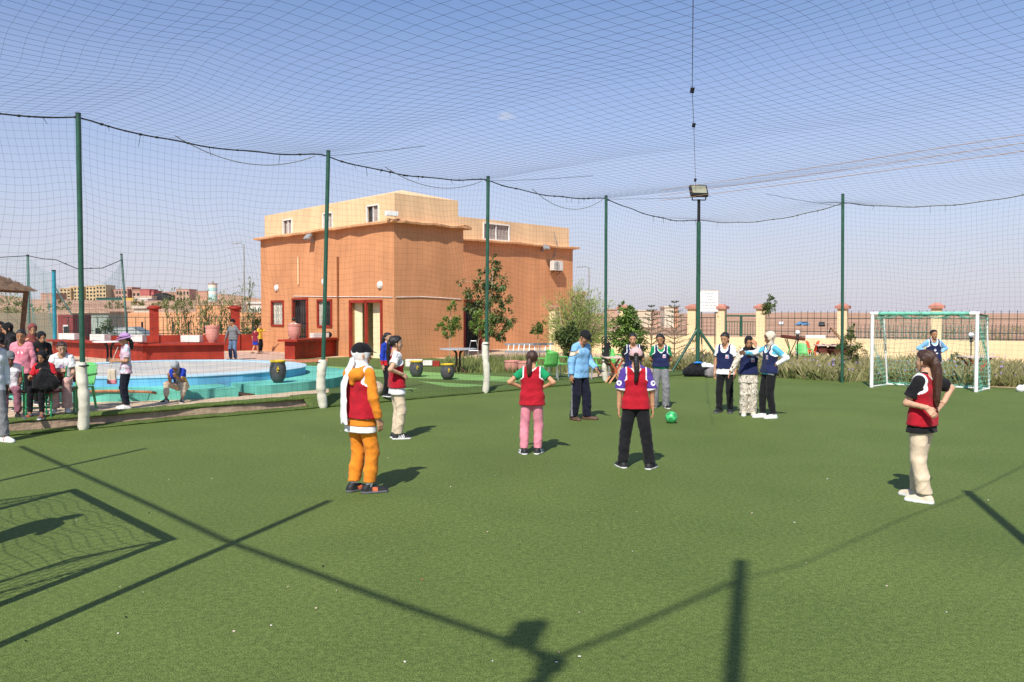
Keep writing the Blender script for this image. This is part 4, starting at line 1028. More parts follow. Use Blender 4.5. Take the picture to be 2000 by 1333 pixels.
# roof net: hung slack from the ropes, ridge cable down the middle
RM = 0.215
nr, nw_ = int((S1 - S0) / RM), int(15.9 / RM)
def f_roof(i, j):
    wv = 15.9 * j / nw_; s = S0 + (S1 - S0) * i / nr
    el = min(1, wv / 2.4); er = min(1, (15.9 - wv) / 2.4); eb = min(1, (S1 - s) / 2.4)
    base = topz_left(s) * (1 - wv / 15.9) + 5.3 * wv / 15.9
    if eb < 1: base = base * eb + (topz_back(wv) * (1 - eb))
    sag = (.07 * math.sin(math.pi * min(1, wv / 7.9)) if wv < 7.9 else .07 * math.sin(math.pi * (wv - 7.9) / 8.0)) * eb
    ph = (s + 9.3) / STEP * math.pi
    sag += .03 * math.sin(ph) ** 2 * el * eb
    z = base - sag + .015 * math.sin(s * 1.1 + wv * .8) * el * eb
    ds = (.20 * math.sin(wv * .7 + s * .3) + .05 * math.sin(wv * 1.9 - s * .6 + 1)) * el * eb
    dw = (.20 * math.sin(s * .7 + wv * .4 + 2) + .05 * math.sin(s * 1.8 + 1)) * el * er * eb
    return tuple(sw(s + ds + bk_off(wv) * sstep(4, LEN, s), -(wv + dw), z))
net('roof_net', 'dark diamond-mesh net stretched over the whole pitch as a roof', f_roof, nr, nw_, .0030, M_NET)
def rope(name, label, pts, r, mat=M_ROPE, knots=True, parent=None, seed=1):
    q = random.Random(seed); m = MB(); m.tube(pts, r, 5)
    if knots:
        for i in range(0, len(pts) - 1):
            if q.random() < .55:
                a = Vector(pts[i]).lerp(Vector(pts[i + 1]), q.random()); m.ball(a, r * q.uniform(1.1, 1.8), 6, 4, sc=(1.6, 1.6, 1))
                if q.random() < .35: m.tube([a, a + Vector((q.uniform(-.05, .05), q.uniform(-.05, .05), -q.uniform(.05, .22)))], .005, 3)
    o = m.build(name, mat, parent)
    if parent is None: tag(o, label, 'rope')
    return o
pts = [sw(S0 + (S1 - S0) * i / 130, .02 + .012 * math.sin(i * 1.7), topz_left(S0 + (S1 - S0) * i / 130) + .012 * math.sin(i * .9)) for i in range(131)]
rope('top_rope', 'knotted dark rope along the top of the left side net', pts, .014)
pts = [sw(LEN + .02 + bk_off(15.9 * i / 80), -15.9 * i / 80, topz_back(15.9 * i / 80) + .01 * math.sin(i * 1.1)) for i in range(81)]
rope('top_rope', 'pale knotted rope along the top of the far end net', pts, .013, pm('pale_rope', (0.16, 0.16, 0.13), .9, .4, 20), seed=4)
for k, sag in ((0, .42), (1, .38), (2, .5)):                      # slack second rope hanging below
    a, b = LP[k], LP[k + 1]; pts = [a.lerp(b, .35 + .62 * i / 20) + Vector((0, 0, PH - .12 - sag * 4 * (i / 20) * (1 - i / 20) * .8)) for i in range(21)]
    rope('slack_rope', ['slack thin rope drooping between the leftmost net poles', 'slack thin rope drooping between second and third net poles', 'slack thin rope drooping left of the padded pole behind the coach'][k], pts, .008, pm('pale_rope', (0.16, 0.16, 0.13)), False)
# cross cables under the roof net
def cable(label, a, b, r, mat, sag=.1, name='cable'):
    a, b = Vector(a), Vector(b); tag(MB().tube([a.lerp(b, i / 16) - Vector((0, 0, sag * 4 * (i / 16) * (1 - i / 16))) for i in range(17)], r, 4).build(name, mat), label, 'cable')
M_ORNG = pm('orange_cord', (0.55, 0.34, 0.20), .8, .1)
for k, (ya, yb) in enumerate(((372, 262), (382, 278), (392, 294))):
    a = At(1290, ya, 27.2); b = At(2010, yb, 14.5)
    cable(['uppermost of the three thin orange cords under the roof net', 'middle one of the three thin orange cords under the roof net', 'lowest of the three thin orange cords under the roof net'][k], a, b, .006, M_ORNG, .02, 'orange_cord')
a = At(1359, 372, 26.8); b = At(1354, -30, 9.4)
cb = thing('ridge_cable', 'thin steel cable with dark pulleys running overhead down the middle', 'cable', (0, 0, 0))
pts = [a, At(1355, 245, 17.0), At(1352, 177, 13.5), b]
MB().tube(pts, .005, 4).build('wire', M_BLACK, cb)
for (x, y, d) in ((1355, 245, 17.0), (1352, 177, 13.5), (1358, 352, 24.5)):
    MB().box(At(x, y, d), (.035, .07, .09), (.3, 0, .4)).build('pulley', M_BLACK, cb)
for k in (1, 2, 3):
    a = LP[k] + Vector((0, 0, PH - .1)); b = sw(STEP * k + .1, -3.4, 5.02)
    cable(['dark roof cable leaving the pole before the house windows', 'dark roof cable leaving the pole before the house side wall', 'dark roof cable leaving the padded pole behind the coach'][k - 1], a, b, .0045, M_ROPE, .02, 'roof_cable')
cable('dark roof cable leaving the bare pole left of the goal', sw(LEN, -4.85, 5.05), sw(LEN - 4.5, -4.9, 4.95), .0045, M_ROPE, .03, 'roof_cable')

# ---------------------------------------------------------------- goals
M_GNET = pm('goal_net_green', (0.14, 0.42, 0.30), 0.7, 0.25, 4); M_GTAPE = pm('goal_green_tape', (0.16, 0.46, 0.34), .55, .3, 6)
def goal(label, pl_, pr_, out, deep_top, deep, h=1.99, r=.048, tape=True):
    """pl_, pr_: feet of the posts; out: horizontal direction away from the pitch"""
    o = (pl_ + pr_) / 2; t = thing('goal', label, 'goal', o, 0); a = pl_ - o; b = pr_ - o; up = Vector((0, 0, 1)); cnt = 0
    for p in (a, b): MB().tube([p, p + up * (h - .001)], r, 12).build('post', M_WPAINT, t, smooth=True)
    MB().tube([a + up * h - (b - a).normalized() * r, b + up * h + (b - a).normalized() * r], r, 12).build('crossbar', M_WPAINT, t, smooth=True)
    if tape: MB().tube([a.lerp(b, .06) + up * h, a.lerp(b, .93) + up * h], r * 1.08, 12).build('tape', M_GTAPE, t, smooth=True)
    for p in (a, b):
        q = p + out * deep; qt = p + out * deep_top
        MB().tube([q, qt + up * (h - .06)], .022, 8).build('back_post', M_WPAINT, t, smooth=True)
        MB().tube([p + up * (h - .01), qt + up * (h - .06)], .022, 8).build('top_bar', pm('rusty_bar', (0.10, 0.07, 0.045), .7, .3), t, smooth=True)
        MB().tube([p + up * .02, q + up * .02], .022, 8).build('ground_bar', M_WPAINT, t, smooth=True)
    MB().tube([a + out * deep + up * .025, b + out * deep + up * .025], .022, 8).build('back_bar', M_WPAINT, t, smooth=True)
    L = (b - a).length; ms_ = .115
    nx = int(L / ms_); ny = int((h + deep_top) / ms_)
    def fb(i, j):
        x = i / nx; s = j / ny * (h + deep_top)
        if s < h: p = out * (deep + (deep_top - deep) * s / h) + up * (s * .985)
        else: p = out * (deep_top * (1 - (s - h) / deep_top)) + up * (h - .03)
        bul = .14 * math.sin(math.pi * min(1, s / h)) * (.6 + .4 * math.sin(x * 9)) * math.sin(math.pi * x) ** .4
        p = p + out * bul + up * ((-.05 - .05 * math.sin(x * 23)) if s > h else .03 * math.sin(x * 17 + s * 3))
        if s < .25: p = p + out * (.10 * math.sin(x * 31) + .05) ; 
        return tuple(a.lerp(b, x) + (b - a).normalized() * (.05 * math.sin(s * 4 + x * 12)) + p)
    net('goal_net', '', fb, nx, ny, .0105, M_GNET, None, t)
    nz = int(h / ms_); nd_ = int(deep / ms_)
    for k, p in enumerate((a, b)):
        def fs_(i, j, p=p, k=k):
            z = h * .98 * j / nz; dd = (deep + (deep_top - deep) * z / h) * i / nd_
            return tuple(p + out * dd + up * z + (b - a).normalized() * (.04 * math.sin(z * 5 + dd * 6)) * (1 if k else -1))
        net('side_goal_net', '', fs_, nd_, nz, .0115, M_GNET, None, t)
    m = MB(); q = random.Random(5)                                   # net gathered in loose folds on the ground
    for k in range(3):
        pts = [a.lerp(b, i / 60) + out * (deep + .06 * math.sin(i * .9 + k) + .05 * k) + up * (.05 + .035 * math.sin(i * 1.7 + k * 2)) for i in range(61)]; m.tube(pts, .014, 4)
    m.build('net_hem', M_GNET, t)
    return t
g1, g2 = G(1702, 757), G(1906, 766)
goal('white goal with green net behind the girl in the light blue sleeves', g1, g2, U, .75, 1.05)
# the goal at this end stands just outside the left edge of the picture; its shadow falls into it
goal('near goal out of frame whose shadow falls at lower left', Vector((-5.50, 7.50, 0)), Vector((-3.56, 5.47, 0)), -U, .75, 1.05, tape=False)
# near-side poles and ropes behind and beside the camera (seen by their shadows)
TE = math.tan(SUN_EL)
def caster(px, py, L):
    p = G(px, py); return Vector((p.x - L * math.sin(SUN_AZ), p.y - L * math.cos(SUN_AZ), 0)), L * TE
b, hgt = caster(640, 980, 5.0); pole('near-end net pole out of frame casting the long diagonal shadow', b, hgt, .045)
b2, h2 = caster(282, 877, 5.0); pole('near-end net pole out of frame casting the thin upper left shadow', b2, h2, .04)
b3, h3 = caster(1447, 1098, 8.0); pole('tall pole behind the camera casting the upright shadow', b3, h3, .058)
b4, h4 = caster(1890, 961, 5.0); pole('right-side net pole out of frame casting the shadow at right', b4, h4, .055)
b5, h5 = caster(1085, 1284, 6.2)
t = thing('floodlight_mast', 'corner mast beside the camera whose floodlight shadow falls at bottom centre', 'mast', b5)
MB().tube([(0, 0, 0), (0, 0, h5)], .05, 12).build('shaft', M_STEEL_G, t, smooth=True)
q1, z1 = caster(1032, 1232, 6.5); 
MB().box((q1.x - b5.x, q1.y - b5.y, z1 - .05), (.20, .10, .33), (R(-20), R(12), .4)).build('floodlight', M_BLACK, t)
MB().bar((0, 0, h5 - .1), (q1.x - b5.x, q1.y - b5.y, z1 - .2), .06).build('lamp_bracket', M_BLACK, t)
MB().box((0, 0, h5 - .12), (.14, .10, .18), (0, 0, .5)).build('junction_box', M_BLACK, t)
for d in ((-1.5, -1.0), (-.2, -1.9)): MB().tube([(0, 0, h5 - .25), (d[0], d[1], h5 * .62)], .04, 8).build('brace', M_STEEL_G, t, smooth=True)
def caster3(px, py, L): p, z = caster(px, py, L); p.z = z; return p
c0 = caster3(1085, 1284, 6.2); cl = [caster3(*q) for q in ((780, 1180, 5.7), (440, 1056, 5.2), (290, 985, 4.9), (40, 872, 4.9))]
tag(MB().tube([c0] + cl, .034, 6).build('rolled_net', M_ROPE), 'rolled-up net rope out of frame casting the long left diagonal shadow', 'rope')
cr = [caster3(1200, 1240, 6.8), caster3(1380, 1160, 7.6), caster3(1440, 1132, 7.95)]
tag(MB().tube([c0] + cr, .028, 6).build('rolled_net', M_ROPE), 'rolled-up net rope out of frame joining the two pole shadows', 'rope')
ce = [caster3(1440, 1132, 7.95), caster3(1560, 1105, 7.0), caster3(1760, 1015, 5.6), caster3(1890, 965, 5.0), caster3(2060, 880, 5.0)]
tag(MB().tube(ce, .010, 5).build('net_rope', M_ROPE), 'thin net rope out of frame casting the faint right diagonal shadow', 'rope')

# ---------------------------------------------------------------- ball
def soccer_ball(loc, r=.108):
    bm = bmesh.new(); bmesh.ops.create_icosphere(bm, subdivisions=4, radius=r)
    ico = [Vector(v) for v in ((0, 1, 1.618), (0, -1, 1.618), (0, 1, -1.618), (0, -1, -1.618), (1, 1.618, 0), (-1, 1.618, 0), (1, -1.618, 0), (-1, -1.618, 0), (1.618, 0, 1), (-1.618, 0, 1), (1.618, 0, -1), (-1.618, 0, -1))]
    ico = [v.normalized() for v in ico]
    for f in bm.faces:
        c = f.calc_center_median().normalized(); k = max(ico, key=lambda q: q.dot(c)); a = math.acos(min(1, k.dot(c)))
        o = k.orthogonal(); o = (o - k * o.dot(k)).normalized(); nb = sorted(ico, key=lambda q: -q.dot(k))[1]; o = (nb - k * nb.dot(k)).normalized()
        tt = (c - k * c.dot(k)); tt.normalize(); an = math.atan2(k.dot(o.cross(tt)), o.dot(tt)); star = .20 + .17 * abs(math.cos(an * 2.5)) ** 3
        f.material_index = 1 if a < star and a > .13 else 0
        f.smooth = True
    me = bpy.data.meshes.new('ball'); bm.to_mesh(me); bm.free()
    me.materials.append(pm('ball_green', (0.07, 0.52, 0.16), .35, .05, 3, 0, 1, 0, .5)); me.materials.append(pm('ball_dark', (0.012, 0.05, 0.03), .4, .1))
    o = link('football', me, None, Vector(loc) + Vector((0, 0, r)), 0.4); o.rotation_euler = (.5, .3, .4)
    tag(o, 'bright green football with dark stars lying on the turf', 'football')
soccer_ball(G(1311, 827))

# ---------------------------------------------------------------- fountain basin
FC = Vector((-9.0, 21.4, 0)); M_BLUE = plaster('blue_paint', (0.16, 0.43, 0.66), .22, .22); M_TEAL = plaster('teal_paint', (0.14, 0.49, 0.39), .25, .25)
M_LBLUE = pm('pale_blue_paint', (0.42, 0.58, 0.66), .65, .14, 1.5, .15, 30)
fo = thing('fountain', 'round painted fountain with blue upper tier and turquoise lower ring', 'fountain', FC)
def ring(r0, r1, z0, z1, a0, a1, n=48):
    m = MB(); full = abs(a1 - a0) >= 360
    rows = [(r1, z0), (r1, z1), (r0, z1), (r0, z0)]
    for i in range(n + 1):
        a = R(a0 + (a1 - a0) * i / n); wob = 1 + .004 * math.sin(i * 1.9)
        m.v += [(r_ * wob * math.cos(a), r_ * wob * math.sin(a), z_) for r_, z_ in rows]
        if i:
            o = (i - 1) * 4
            for k in range(4): m.f.append((o + k, o + 4 + k, o + 4 + (k + 1) % 4, o + (k + 1) % 4)); m.mi.append(0)
    if not full:
        m.f += [(0, 1, 2, 3), (n * 4 + 3, n * 4 + 2, n * 4 + 1, n * 4)]; m.mi += [0, 0]
    return m
ring(3.0, 3.55, .1, .58, 0, 360, 64).build('upper_tier', M_BLUE, fo)
ring(2.95, 3.57, .58, .60, 0, 360, 64).build('coping', M_LBLUE, fo)
MB().lathe([(.01, .575), (3.02, .575)], 48, cap=False).build('basin_floor', pm('basin_floor', (0.44, 0.45, 0.44), .8, .16, 1.2, .2, 25, 0, .3, (0.56, 0.50, 0.42)), fo)
gapa = math.degrees(math.atan2(*(lambda p: (p.y - FC.y, p.x - FC.x))(G(493, 775, .2))))
ring(3.5, 4.72, .1, .40, gapa + 2.6, gapa + 357.4, 80).build('lower_ring', M_TEAL, fo)
ring(3.5, 4.66, .1, .22, gapa - 3.2, gapa + 3.2, 6).build('drain_channel', pm('brown_drain', (0.09, 0.045, 0.025), .9, .3), fo)
pp = [G(x, y, .42) for x, y in ((165, 765), (230, 764), (290, 766), (304, 768))]
tag(MB().tube([Vector(p) for p in pp], .028, 7).build('wooden_pole', pm('brown_stick', (0.36, 0.16, 0.08), .8, .3, 10), smooth=True), 'brown stick lying on the turquoise ring beside the hat girl', 'stick')
# cauldron pots
M_POT = pm('cauldron_grey', (0.075, 0.074, 0.076), .6, .25, 9, .3, 30); M_YEL = pm('yellow_paint', (0.72, 0.50, 0.03), .6, .15, 8)
def cauldron(label, loc, h, wd, sc=1.0):
    t = thing('cauldron_pot', label, 'pot', loc, 0, 'dark cauldron pots with yellow rims'); r = wd / 2
    MB().lathe([(r * .42, 0), (r * .55, .03 * h), (r * .86, .22 * h), (r, .5 * h), (r * .96, .7 * h), (r * .84, .86 * h), (r * .86, .92 * h)], 24).build('pot_body', M_POT, t, smooth=True)
    MB().lathe([(r * .84, .92 * h), (r * .95, .93 * h), (r * .97, .99 * h), (r * .85, h), (r * .80, .94 * h)], 24, cap=False).build('rim', M_YEL, t, smooth=True)
    MB().lathe([(.01, .93 * h), (r * .82, .93 * h)], 20, cap=False).build('soil', M_SOIL, t)
    m = MB(); fy = -r * 1.01
    m.tube([(.30 * r + .11 * r * math.cos(a), -math.sqrt(max(0, (r * 1.0) ** 2 - (.30 * r) ** 2)) - .02, .60 * h + .09 * h * math.sin(a)) for a in [k * math.pi / 6 for k in range(11)]], .010, 5); m.tube([(.30 * r, -.97 * r, .74 * h), (.30 * r, -1.02 * r, .62 * h)], .014, 5)
    m.build('painted_mark', M_YEL, t)
    return t
p = G(543, 748, .40); cauldron('dark cauldron pot with yellow rim standing on the turquoise fountain ring', p, .52, .38)
p = G(813, 737); cauldron('dark cauldron pot on green carpet, nearer the girl in beige trousers', p, .50, .42)
p = G(874, 742); cauldron('dark cauldron pot on green carpet, beside the small round table', p, .47, .42)
# black tube table by the fountain, small table by the house
def ped_table(label, loc, h, top_r, mat, tmat, rz=0.0, square=False, curl=True):
    t = thing('table', label, 'table', loc, rz)
    if square: MB().box((0, 0, h), (top_r * 2, top_r * 1.5, .03)).build('table_top', tmat, t, bevel=.01)
    else: MB().lathe([(top_r, h - .02), (top_r, h + .01), (.01, h + .012)], 28).build('table_top', tmat, t)
    for k in range(4):
        a = math.pi / 4 + k * math.pi / 2; c, s = math.cos(a), math.sin(a)
        MB().tube([(c * .36, s * .36, .015), (c * .24, s * .24, .05), (c * .09, s * .09, .18), (c * .07, s * .07, h * .55), (c * .09, s * .09, h * .82), (c * .20, s * .20, h * .96), (c * .36, s * .36, h - .03)], .024, 7).build('leg', mat, t, smooth=True)
    return t
ped_table('black steel tube table beside the fountain behind the hat girl', G(214, 718, .2), .86, .5, M_BLACK, M_WPAINT, .2)
ped_table('small table with curved brown legs and thin pale top by the house', G(895, 728), .78, .62, pm('brown_steel', (0.09, 0.028, 0.02), .5, .2), pm('table_grey', (0.42, 0.42, 0.44), .4, .1), .3)

# ---------------------------------------------------------------- red walls, planters, pots
def wall_run(name, label, pts, z0, z1, th, slab, mat, cat='wall'):
    o = Vector(pts[0]); t = thing(name, label, cat, (o.x, o.y, 0)); m = MB(); s = MB()
    for a, b in zip(pts[:-1], pts[1:]):
        a = Vector((a[0], a[1], 0)) - Vector((o.x, o.y, 0)); b = Vector((b[0], b[1], 0)) - Vector((o.x, o.y, 0)); d = (b - a).normalized()
        c = (a + b) / 2; rz = math.atan2(d.y, d.x)
        m.box((c.x, c.y, (z0 + z1) / 2), ((b - a).length + th * .9, th, z1 - z0), (0, 0, rz))
        if slab: s.box((c.x, c.y, z1 + slab[1] / 2), ((b - a).length + slab[0] * .85, slab[0], slab[1]), (0, 0, rz))
    m.build('wall', mat, t)
    if slab: s.build('coping_slab', mat, t, bevel=.008)
    return t
q1, q2, q3 = At(424, 700, 33.2), At(292, 700, 32.2), At(120, 700, 37)
wall_run('red_counter', 'long dark red counter wall behind the fountain with planters on top', [q1, q2, q3], 0.05, .74, .55, (.95, .09), M_RED)
r1, r2 = At(572, 700, 35.0), At(660, 690, 38.4)
wall_run('red_counter', 'short dark red counter wall before the house door', [r1, r2], 0.02, .80, .5, (.95, .09), M_RED)
M_PINK = pm('pink_clay', (0.60, 0.27, 0.22), .75, .1, 4, .15, 30)
def urn(label, p, h, r, group=None):
    t = thing('clay_pot', label, 'pot', p, 0, group)
    MB().lathe([(r * .55, 0), (r * .6, .05 * h), (r * .9, .28 * h), (r * .98, .5 * h), (r * .97, .86 * h)], 24).build('pot_body', M_PINK, t, smooth=True)
    MB().lathe([(r * .97, .86 * h), (r * 1.04, .87 * h), (r * 1.04, h), (r * .92, h), (r * .9, .9 * h)], 24, cap=False).build('rim', M_PINK, t, smooth=True)
    return t
p = At(415, 664, 33.0); p.z = .83; urn('large pink clay pot at the end of the long red counter', p, .68, .27)
p = At(575, 662, 35.2); p.z = .89; urn('large pink clay pot on the short red counter before the door', p, .66, .28)
urn('pink clay pot in the weeds, left of the pair', G(1000, 728), .40, .25, 'pink pots in the weeds'); urn('pink clay pot in the weeds, right of the pair', G(1026, 730), .40, .25, 'pink pots in the weeds')
M_TROUGH = pm('white_trough', (0.70, 0.66, 0.60), .8, .12, 5, .3, 20)
def trough(label, p, L, rz=0.0, h=.26):
    t = thing('planter_trough', label, 'planter', p, rz, 'white stone planter troughs')
    m = MB(); 
    for (c, s) in (((0, -.13, h / 2 + .03), (L, .04, h)), ((0, .13, h / 2 + .03), (L, .04, h)), ((-L / 2 + .02, 0, h / 2 + .03), (.04, .22, h)), ((L / 2 - .02, 0, h / 2 + .03), (.04, .22, h)), ((0, 0, .05), (L - .08, .22, .04))): m.box(c, s)
    m.build('trough_body', M_TROUGH, t)
    for x in (-L * .3, L * .3): MB().box((x, 0, .015), (.14, .2, .03)).build('foot', M_TROUGH, t)
    MB().box((0, 0, h - .01), (L - .08, .22, .03)).build('soil', M_SOIL, t)
    return t
for (x, d, L, lab) in ((375, 32.9, .80, 'white planter trough on the long red counter, left of the pink pot'), (266, 33.2, .72, 'white planter trough on the long red counter beside the hat girl'),
                       (196, 34.5, .95, 'white planter trough on the red counter, right of the leftmost net pole'), (136, 36.0, 1.1, 'white planter trough on the red counter, left of the leftmost net pole')):
    p = At(x, 664, d); p.z = .83; trough(lab, p, L, -.15 if x > 250 else -.5)
p = At(624, 662, 36.9); p.z = .89; trough('white planter trough on the short red counter beside the door', p, .8, .8, .2)
p = At(641, 661, 37.6); p.z = .89; bk = MB().ball((0, 0, .13), .18, 10, 7, sc=(1, .7, .8)).build('bag', fabric('bag_black', (0.014, 0.014, 0.016)), smooth=True); bk.location = p; tag(bk, 'small dark bag left on the short red counter', 'bag')
for (x, y, L, lab) in ((809, 716, .62, 'white stone block on the carpet by the house wall'), (836, 716, .34, 'smaller white stone block on the carpet by the house wall')):
    b_ = MB().box((0, 0, .13), (L, .3, .26 if L > .5 else .18)).build('stone_block', M_TROUGH, bevel=.012); b_.location = G(x, y); tag(b_, lab, 'stone block')
b_ = MB().box((0, 0, .1), (.26, .2, .2)).build('brick_block', M_RED, bevel=.01); b_.location = G(852, 716); tag(b_, 'small red block beside the white stones', 'block')
# rubbish bin
t = thing('rubbish_bin', 'grey wheeled rubbish bin with blue lid by the entrance', 'bin', G(672, 693), .5)
MB().box((0, 0, .42), (.52, .5, .78), None, 0, 1.12).build('bin_body', pm('bin_grey', (0.11, 0.115, 0.13), .5, .1), t, bevel=.02)
MB().box((0, 0, .86), (.66, .64, .09)).build('lid', pm('bin_blue', (0.06, 0.20, 0.52), .45, .08), t, bevel=.03)
for sx in (-.2, .2): MB().tube([(sx - .03, .26, .08), (sx + .03, .26, .08)], .09, 12).build('wheel', M_BLACK, t)
# large stone half hidden behind the orange hoodie
st = MB().ball((0, 0, .12), .26, 14, 9, sc=(1.1, .8, .75)).build('boulder', pm('pale_stone', (0.52, 0.42, 0.30), .9, .2, 5, .6, 14), smooth=True); st.location = G(727, 770); tag(st, 'pale round stone beside the kerb behind the orange hoodie', 'stone')

# ---------------------------------------------------------------- fences and boundary walls
def fence_panel(parent, a, b, z0, z1, zr, nbar, spikes=0.0, mat=M_IRON, th=.022):
    """railing between two points: horizontal rails at zr, each bar an object of its own"""
    for z in zr: MB().bar(Vector((a.x, a.y, z)), Vector((b.x, b.y, z)), .03, .03).build('rail', mat, parent)
    me = MB().box((0, 0, (z1 + spikes - z0) / 2), (th, th, z1 + spikes - z0)).mesh('bar'); me.materials.append(mat)
    for i in range(nbar):
        p = a.lerp(b, (i + .5) / nbar); link('bar', me, parent, (p.x, p.y, z0))
WA, WD = Vector((8.31, 38.0, 0)), Vector((.86, -.51, 0)).normalized(); WN = Vector((-WD.y, WD.x, 0))
wb = thing('boundary_wall', 'cream boundary wall with pillars and railings behind the weeds', 'wall', WA)
def wp(t, z=0.0): q = WD * t; return Vector((q.x, q.y, z))
M_WALL = pm('boundary_cream', (0.78, 0.59, 0.35), .85, .10, .9, .25, 10); M_CAPR = pm('pillar_cap_red', (0.46, 0.20, 0.15), .8, .15, 4)
wrz = math.atan2(WD.y, WD.x)
PT = [-7.2, -3.4, 0.0, 1.33, 3.11, 6.48, 9.99, 13.6, 17.2, 21]
m = MB(); ce = (wp(-7.2) + wp(21)) / 2; m.box((ce.x, ce.y, .42), (28.4, .22, 1.04), (0, 0, wrz)); m.build('wall', M_WALL, wb)
for i, tt in enumerate(PT):
    q = wp(tt); MB().box((q.x, q.y, 1.05), (.38, .38, 2.3), (0, 0, wrz)).build('pillar', M_WALL, wb)
    MB().box((q.x, q.y, 2.25), (.56, .56, .12), (0, 0, wrz)).build('pillar_cap', M_CAPR, wb)
    MB().box((q.x, q.y, 2.36), (.46, .46, .10), (0, 0, wrz), 0, .45).build('pillar_cap', M_CAPR, wb)
for a_, b_, k in ((-7.2, -3.4, 0), (-3.4, 0, 0), (0, 1.33, 0), (3.11, 6.48, 1), (6.48, 9.99, 1), (9.99, 13.6, 1), (13.6, 17.2, 1)):
    A_, B_ = wp(a_ + .2), wp(b_ - .2)
    fence_panel(wb, A_, B_, .94, 1.78, (1.78, 1.22, 1.0) if k else (1.80, 1.02), max(4, int((b_ - a_) / (.30 if k else .26))), .33 if k else .0, M_IRON, .016)
gt = thing('gate', 'dark green double gate between cream pillars', 'gate', WA + wp(1.52))
gd = WD * 1.40
MB().bar((0, 0, 1.88), Vector((gd.x, gd.y, 1.88)), .07, .07).build('top_rail', M_STEEL_G, gt)
for k in (0, .5, 1): q = gd * k; MB().bar((q.x, q.y, .96), (q.x, q.y, 1.9), .09 if k == .5 else .07).build('gate_post', M_STEEL_G, gt)
fence_panel(gt, Vector((0, 0, 0)), gd, 1.0, 1.62, (1.62, 1.05), 12, 0, M_STEEL_G, .02)
# red wall with pillars, left background
FA, FB = At(120, 690, 39.5), At(522, 690, 43.6); fd = (FB - FA).normalized(); FL = (Vector((FB.x, FB.y, 0)) - Vector((FA.x, FA.y, 0))).length
rf = thing('red_fence_wall', 'low red wall with round-capped red pillars and dark railings', 'wall', (FA.x, FA.y, 0))
fdx = Vector((fd.x, fd.y, 0)).normalized(); frz = math.atan2(fdx.y, fdx.x)
m = MB(); q = fdx * FL / 2; m.box((q.x, q.y, .42), (FL, .25, .95), (0, 0, frz)); m.build('wall', M_RED, rf)
def pxpos(px, d): return (Vector((At(px, 690, d).x - FA.x, d - FA.y, 0))).dot(fdx)
ps = [pxpos(302, 41.2), pxpos(460, 42.9)]
for s in ps:
    q = fdx * s; MB().box((q.x, q.y, 1.1), (.42, .42, 2.2), (0, 0, frz)).build('pillar', M_RED, rf)
    MB().lathe([(.30, 2.2), (.34, 2.24), (.33, 2.31), (.16, 2.38), (.02, 2.40)], 18, (q.x, q.y, 0)).build('pillar_cap', M_RED, rf, smooth=True)
for a_, b_ in ((0.1, ps[0] - .2), (ps[0] + .2, ps[1] - .2), (ps[1] + .2, FL)): fence_panel(rf, fdx * a_, fdx * b_, .9, 1.80, (1.80, 1.15, .98), max(3, int((b_ - a_) / .42)), 0, M_IRON, .026)
# orange wall with slots further back, beige wall far left
def far_wall(label, a, b, z0, z1, th, mat, slots=0, cap=None):
    a, b = Vector((a.x, a.y, 0)), Vector((b.x, b.y, 0)); d = (b - a).normalized(); L = (b - a).length; rz = math.atan2(d.y, d.x); t = thing('boundary_wall', label, 'wall', a)
    q = d * L / 2; MB().box((q.x, q.y, (z0 + z1) / 2), (L, th, z1 - z0), (0, 0, rz)).build('wall', mat, t)
    if cap: MB().box((q.x, q.y, z1 + .05), (L, th + .1, .1), (0, 0, rz)).build('coping', cap, t)
    n_ = Vector((d.y, -d.x, 0))
    for i in range(slots):
        p = d * (L * (i + .5) / slots) + n_ * (th / 2); MB().box((p.x, p.y, (z0 + z1) / 2 + .2), (.16, .05, .8), (0, 0, rz)).build('slot', M_BLACK, t)
    return t
M_ORW = pm('orange_wall', (0.66, 0.33, 0.17), .85, .1, .6, .2, 8)
far_wall('long orange wall with narrow slots beyond the street', At(150, 640, 66), At(512, 640, 62), -.6, 2.05, .3, M_ORW, 12)
far_wall('taller orange wall section behind the reeds', At(385, 640, 74), At(470, 640, 73), -.6, 2.7, .3, M_ORW, 0, M_CONC)
far_wall('pale beige boundary wall at far left', At(-60, 640, 40), At(108, 640, 44), -.2, 2.0, .25, pm('beige_wall', (0.66, 0.58, 0.38), .85, .06, 1, .1, 10), 0)
# ---------------------------------------------------------------- plants
def leaf_mat(name, c1, c2, trans=0.25):
    m = bpy.data.materials.new(name); m.use_nodes = True; nt = m.node_tree; nd = nt.nodes; lk = nt.links; b = nd['Principled BSDF']
    b.inputs['Roughness'].default_value = 0.5; b.inputs['Specular IOR Level'].default_value = 0.35
    g = nd.new('ShaderNodeNewGeometry'); rp = nd.new('ShaderNodeValToRGB'); e = rp.color_ramp.elements
    e[0].color = c1 + (1,); e[1].color = c2 + (1,)
    lk.new(g.outputs['Random Per Island'], rp.inputs['Fac']); lk.new(rp.outputs['Color'], b.inputs['Base Color'])
    tr = nd.new('ShaderNodeBsdfTranslucent'); lk.new(rp.outputs['Color'], tr.inputs['Color']); mx = nd.new('ShaderNodeMixShader'); mx.inputs[0].default_value = trans
    lk.new(b.outputs[0], mx.inputs[1]); lk.new(tr.outputs[0], mx.inputs[2]); lk.new(mx.outputs[0], nd['Material Output'].inputs[0])
    MATS[name] = m; return m
L_DARK = leaf_mat('leaf_dark', (0.04, 0.075, 0.018), (0.15, 0.20, 0.055)); L_MID = leaf_mat('leaf_mid', (0.06, 0.11, 0.02), (0.17, 0.23, 0.05))
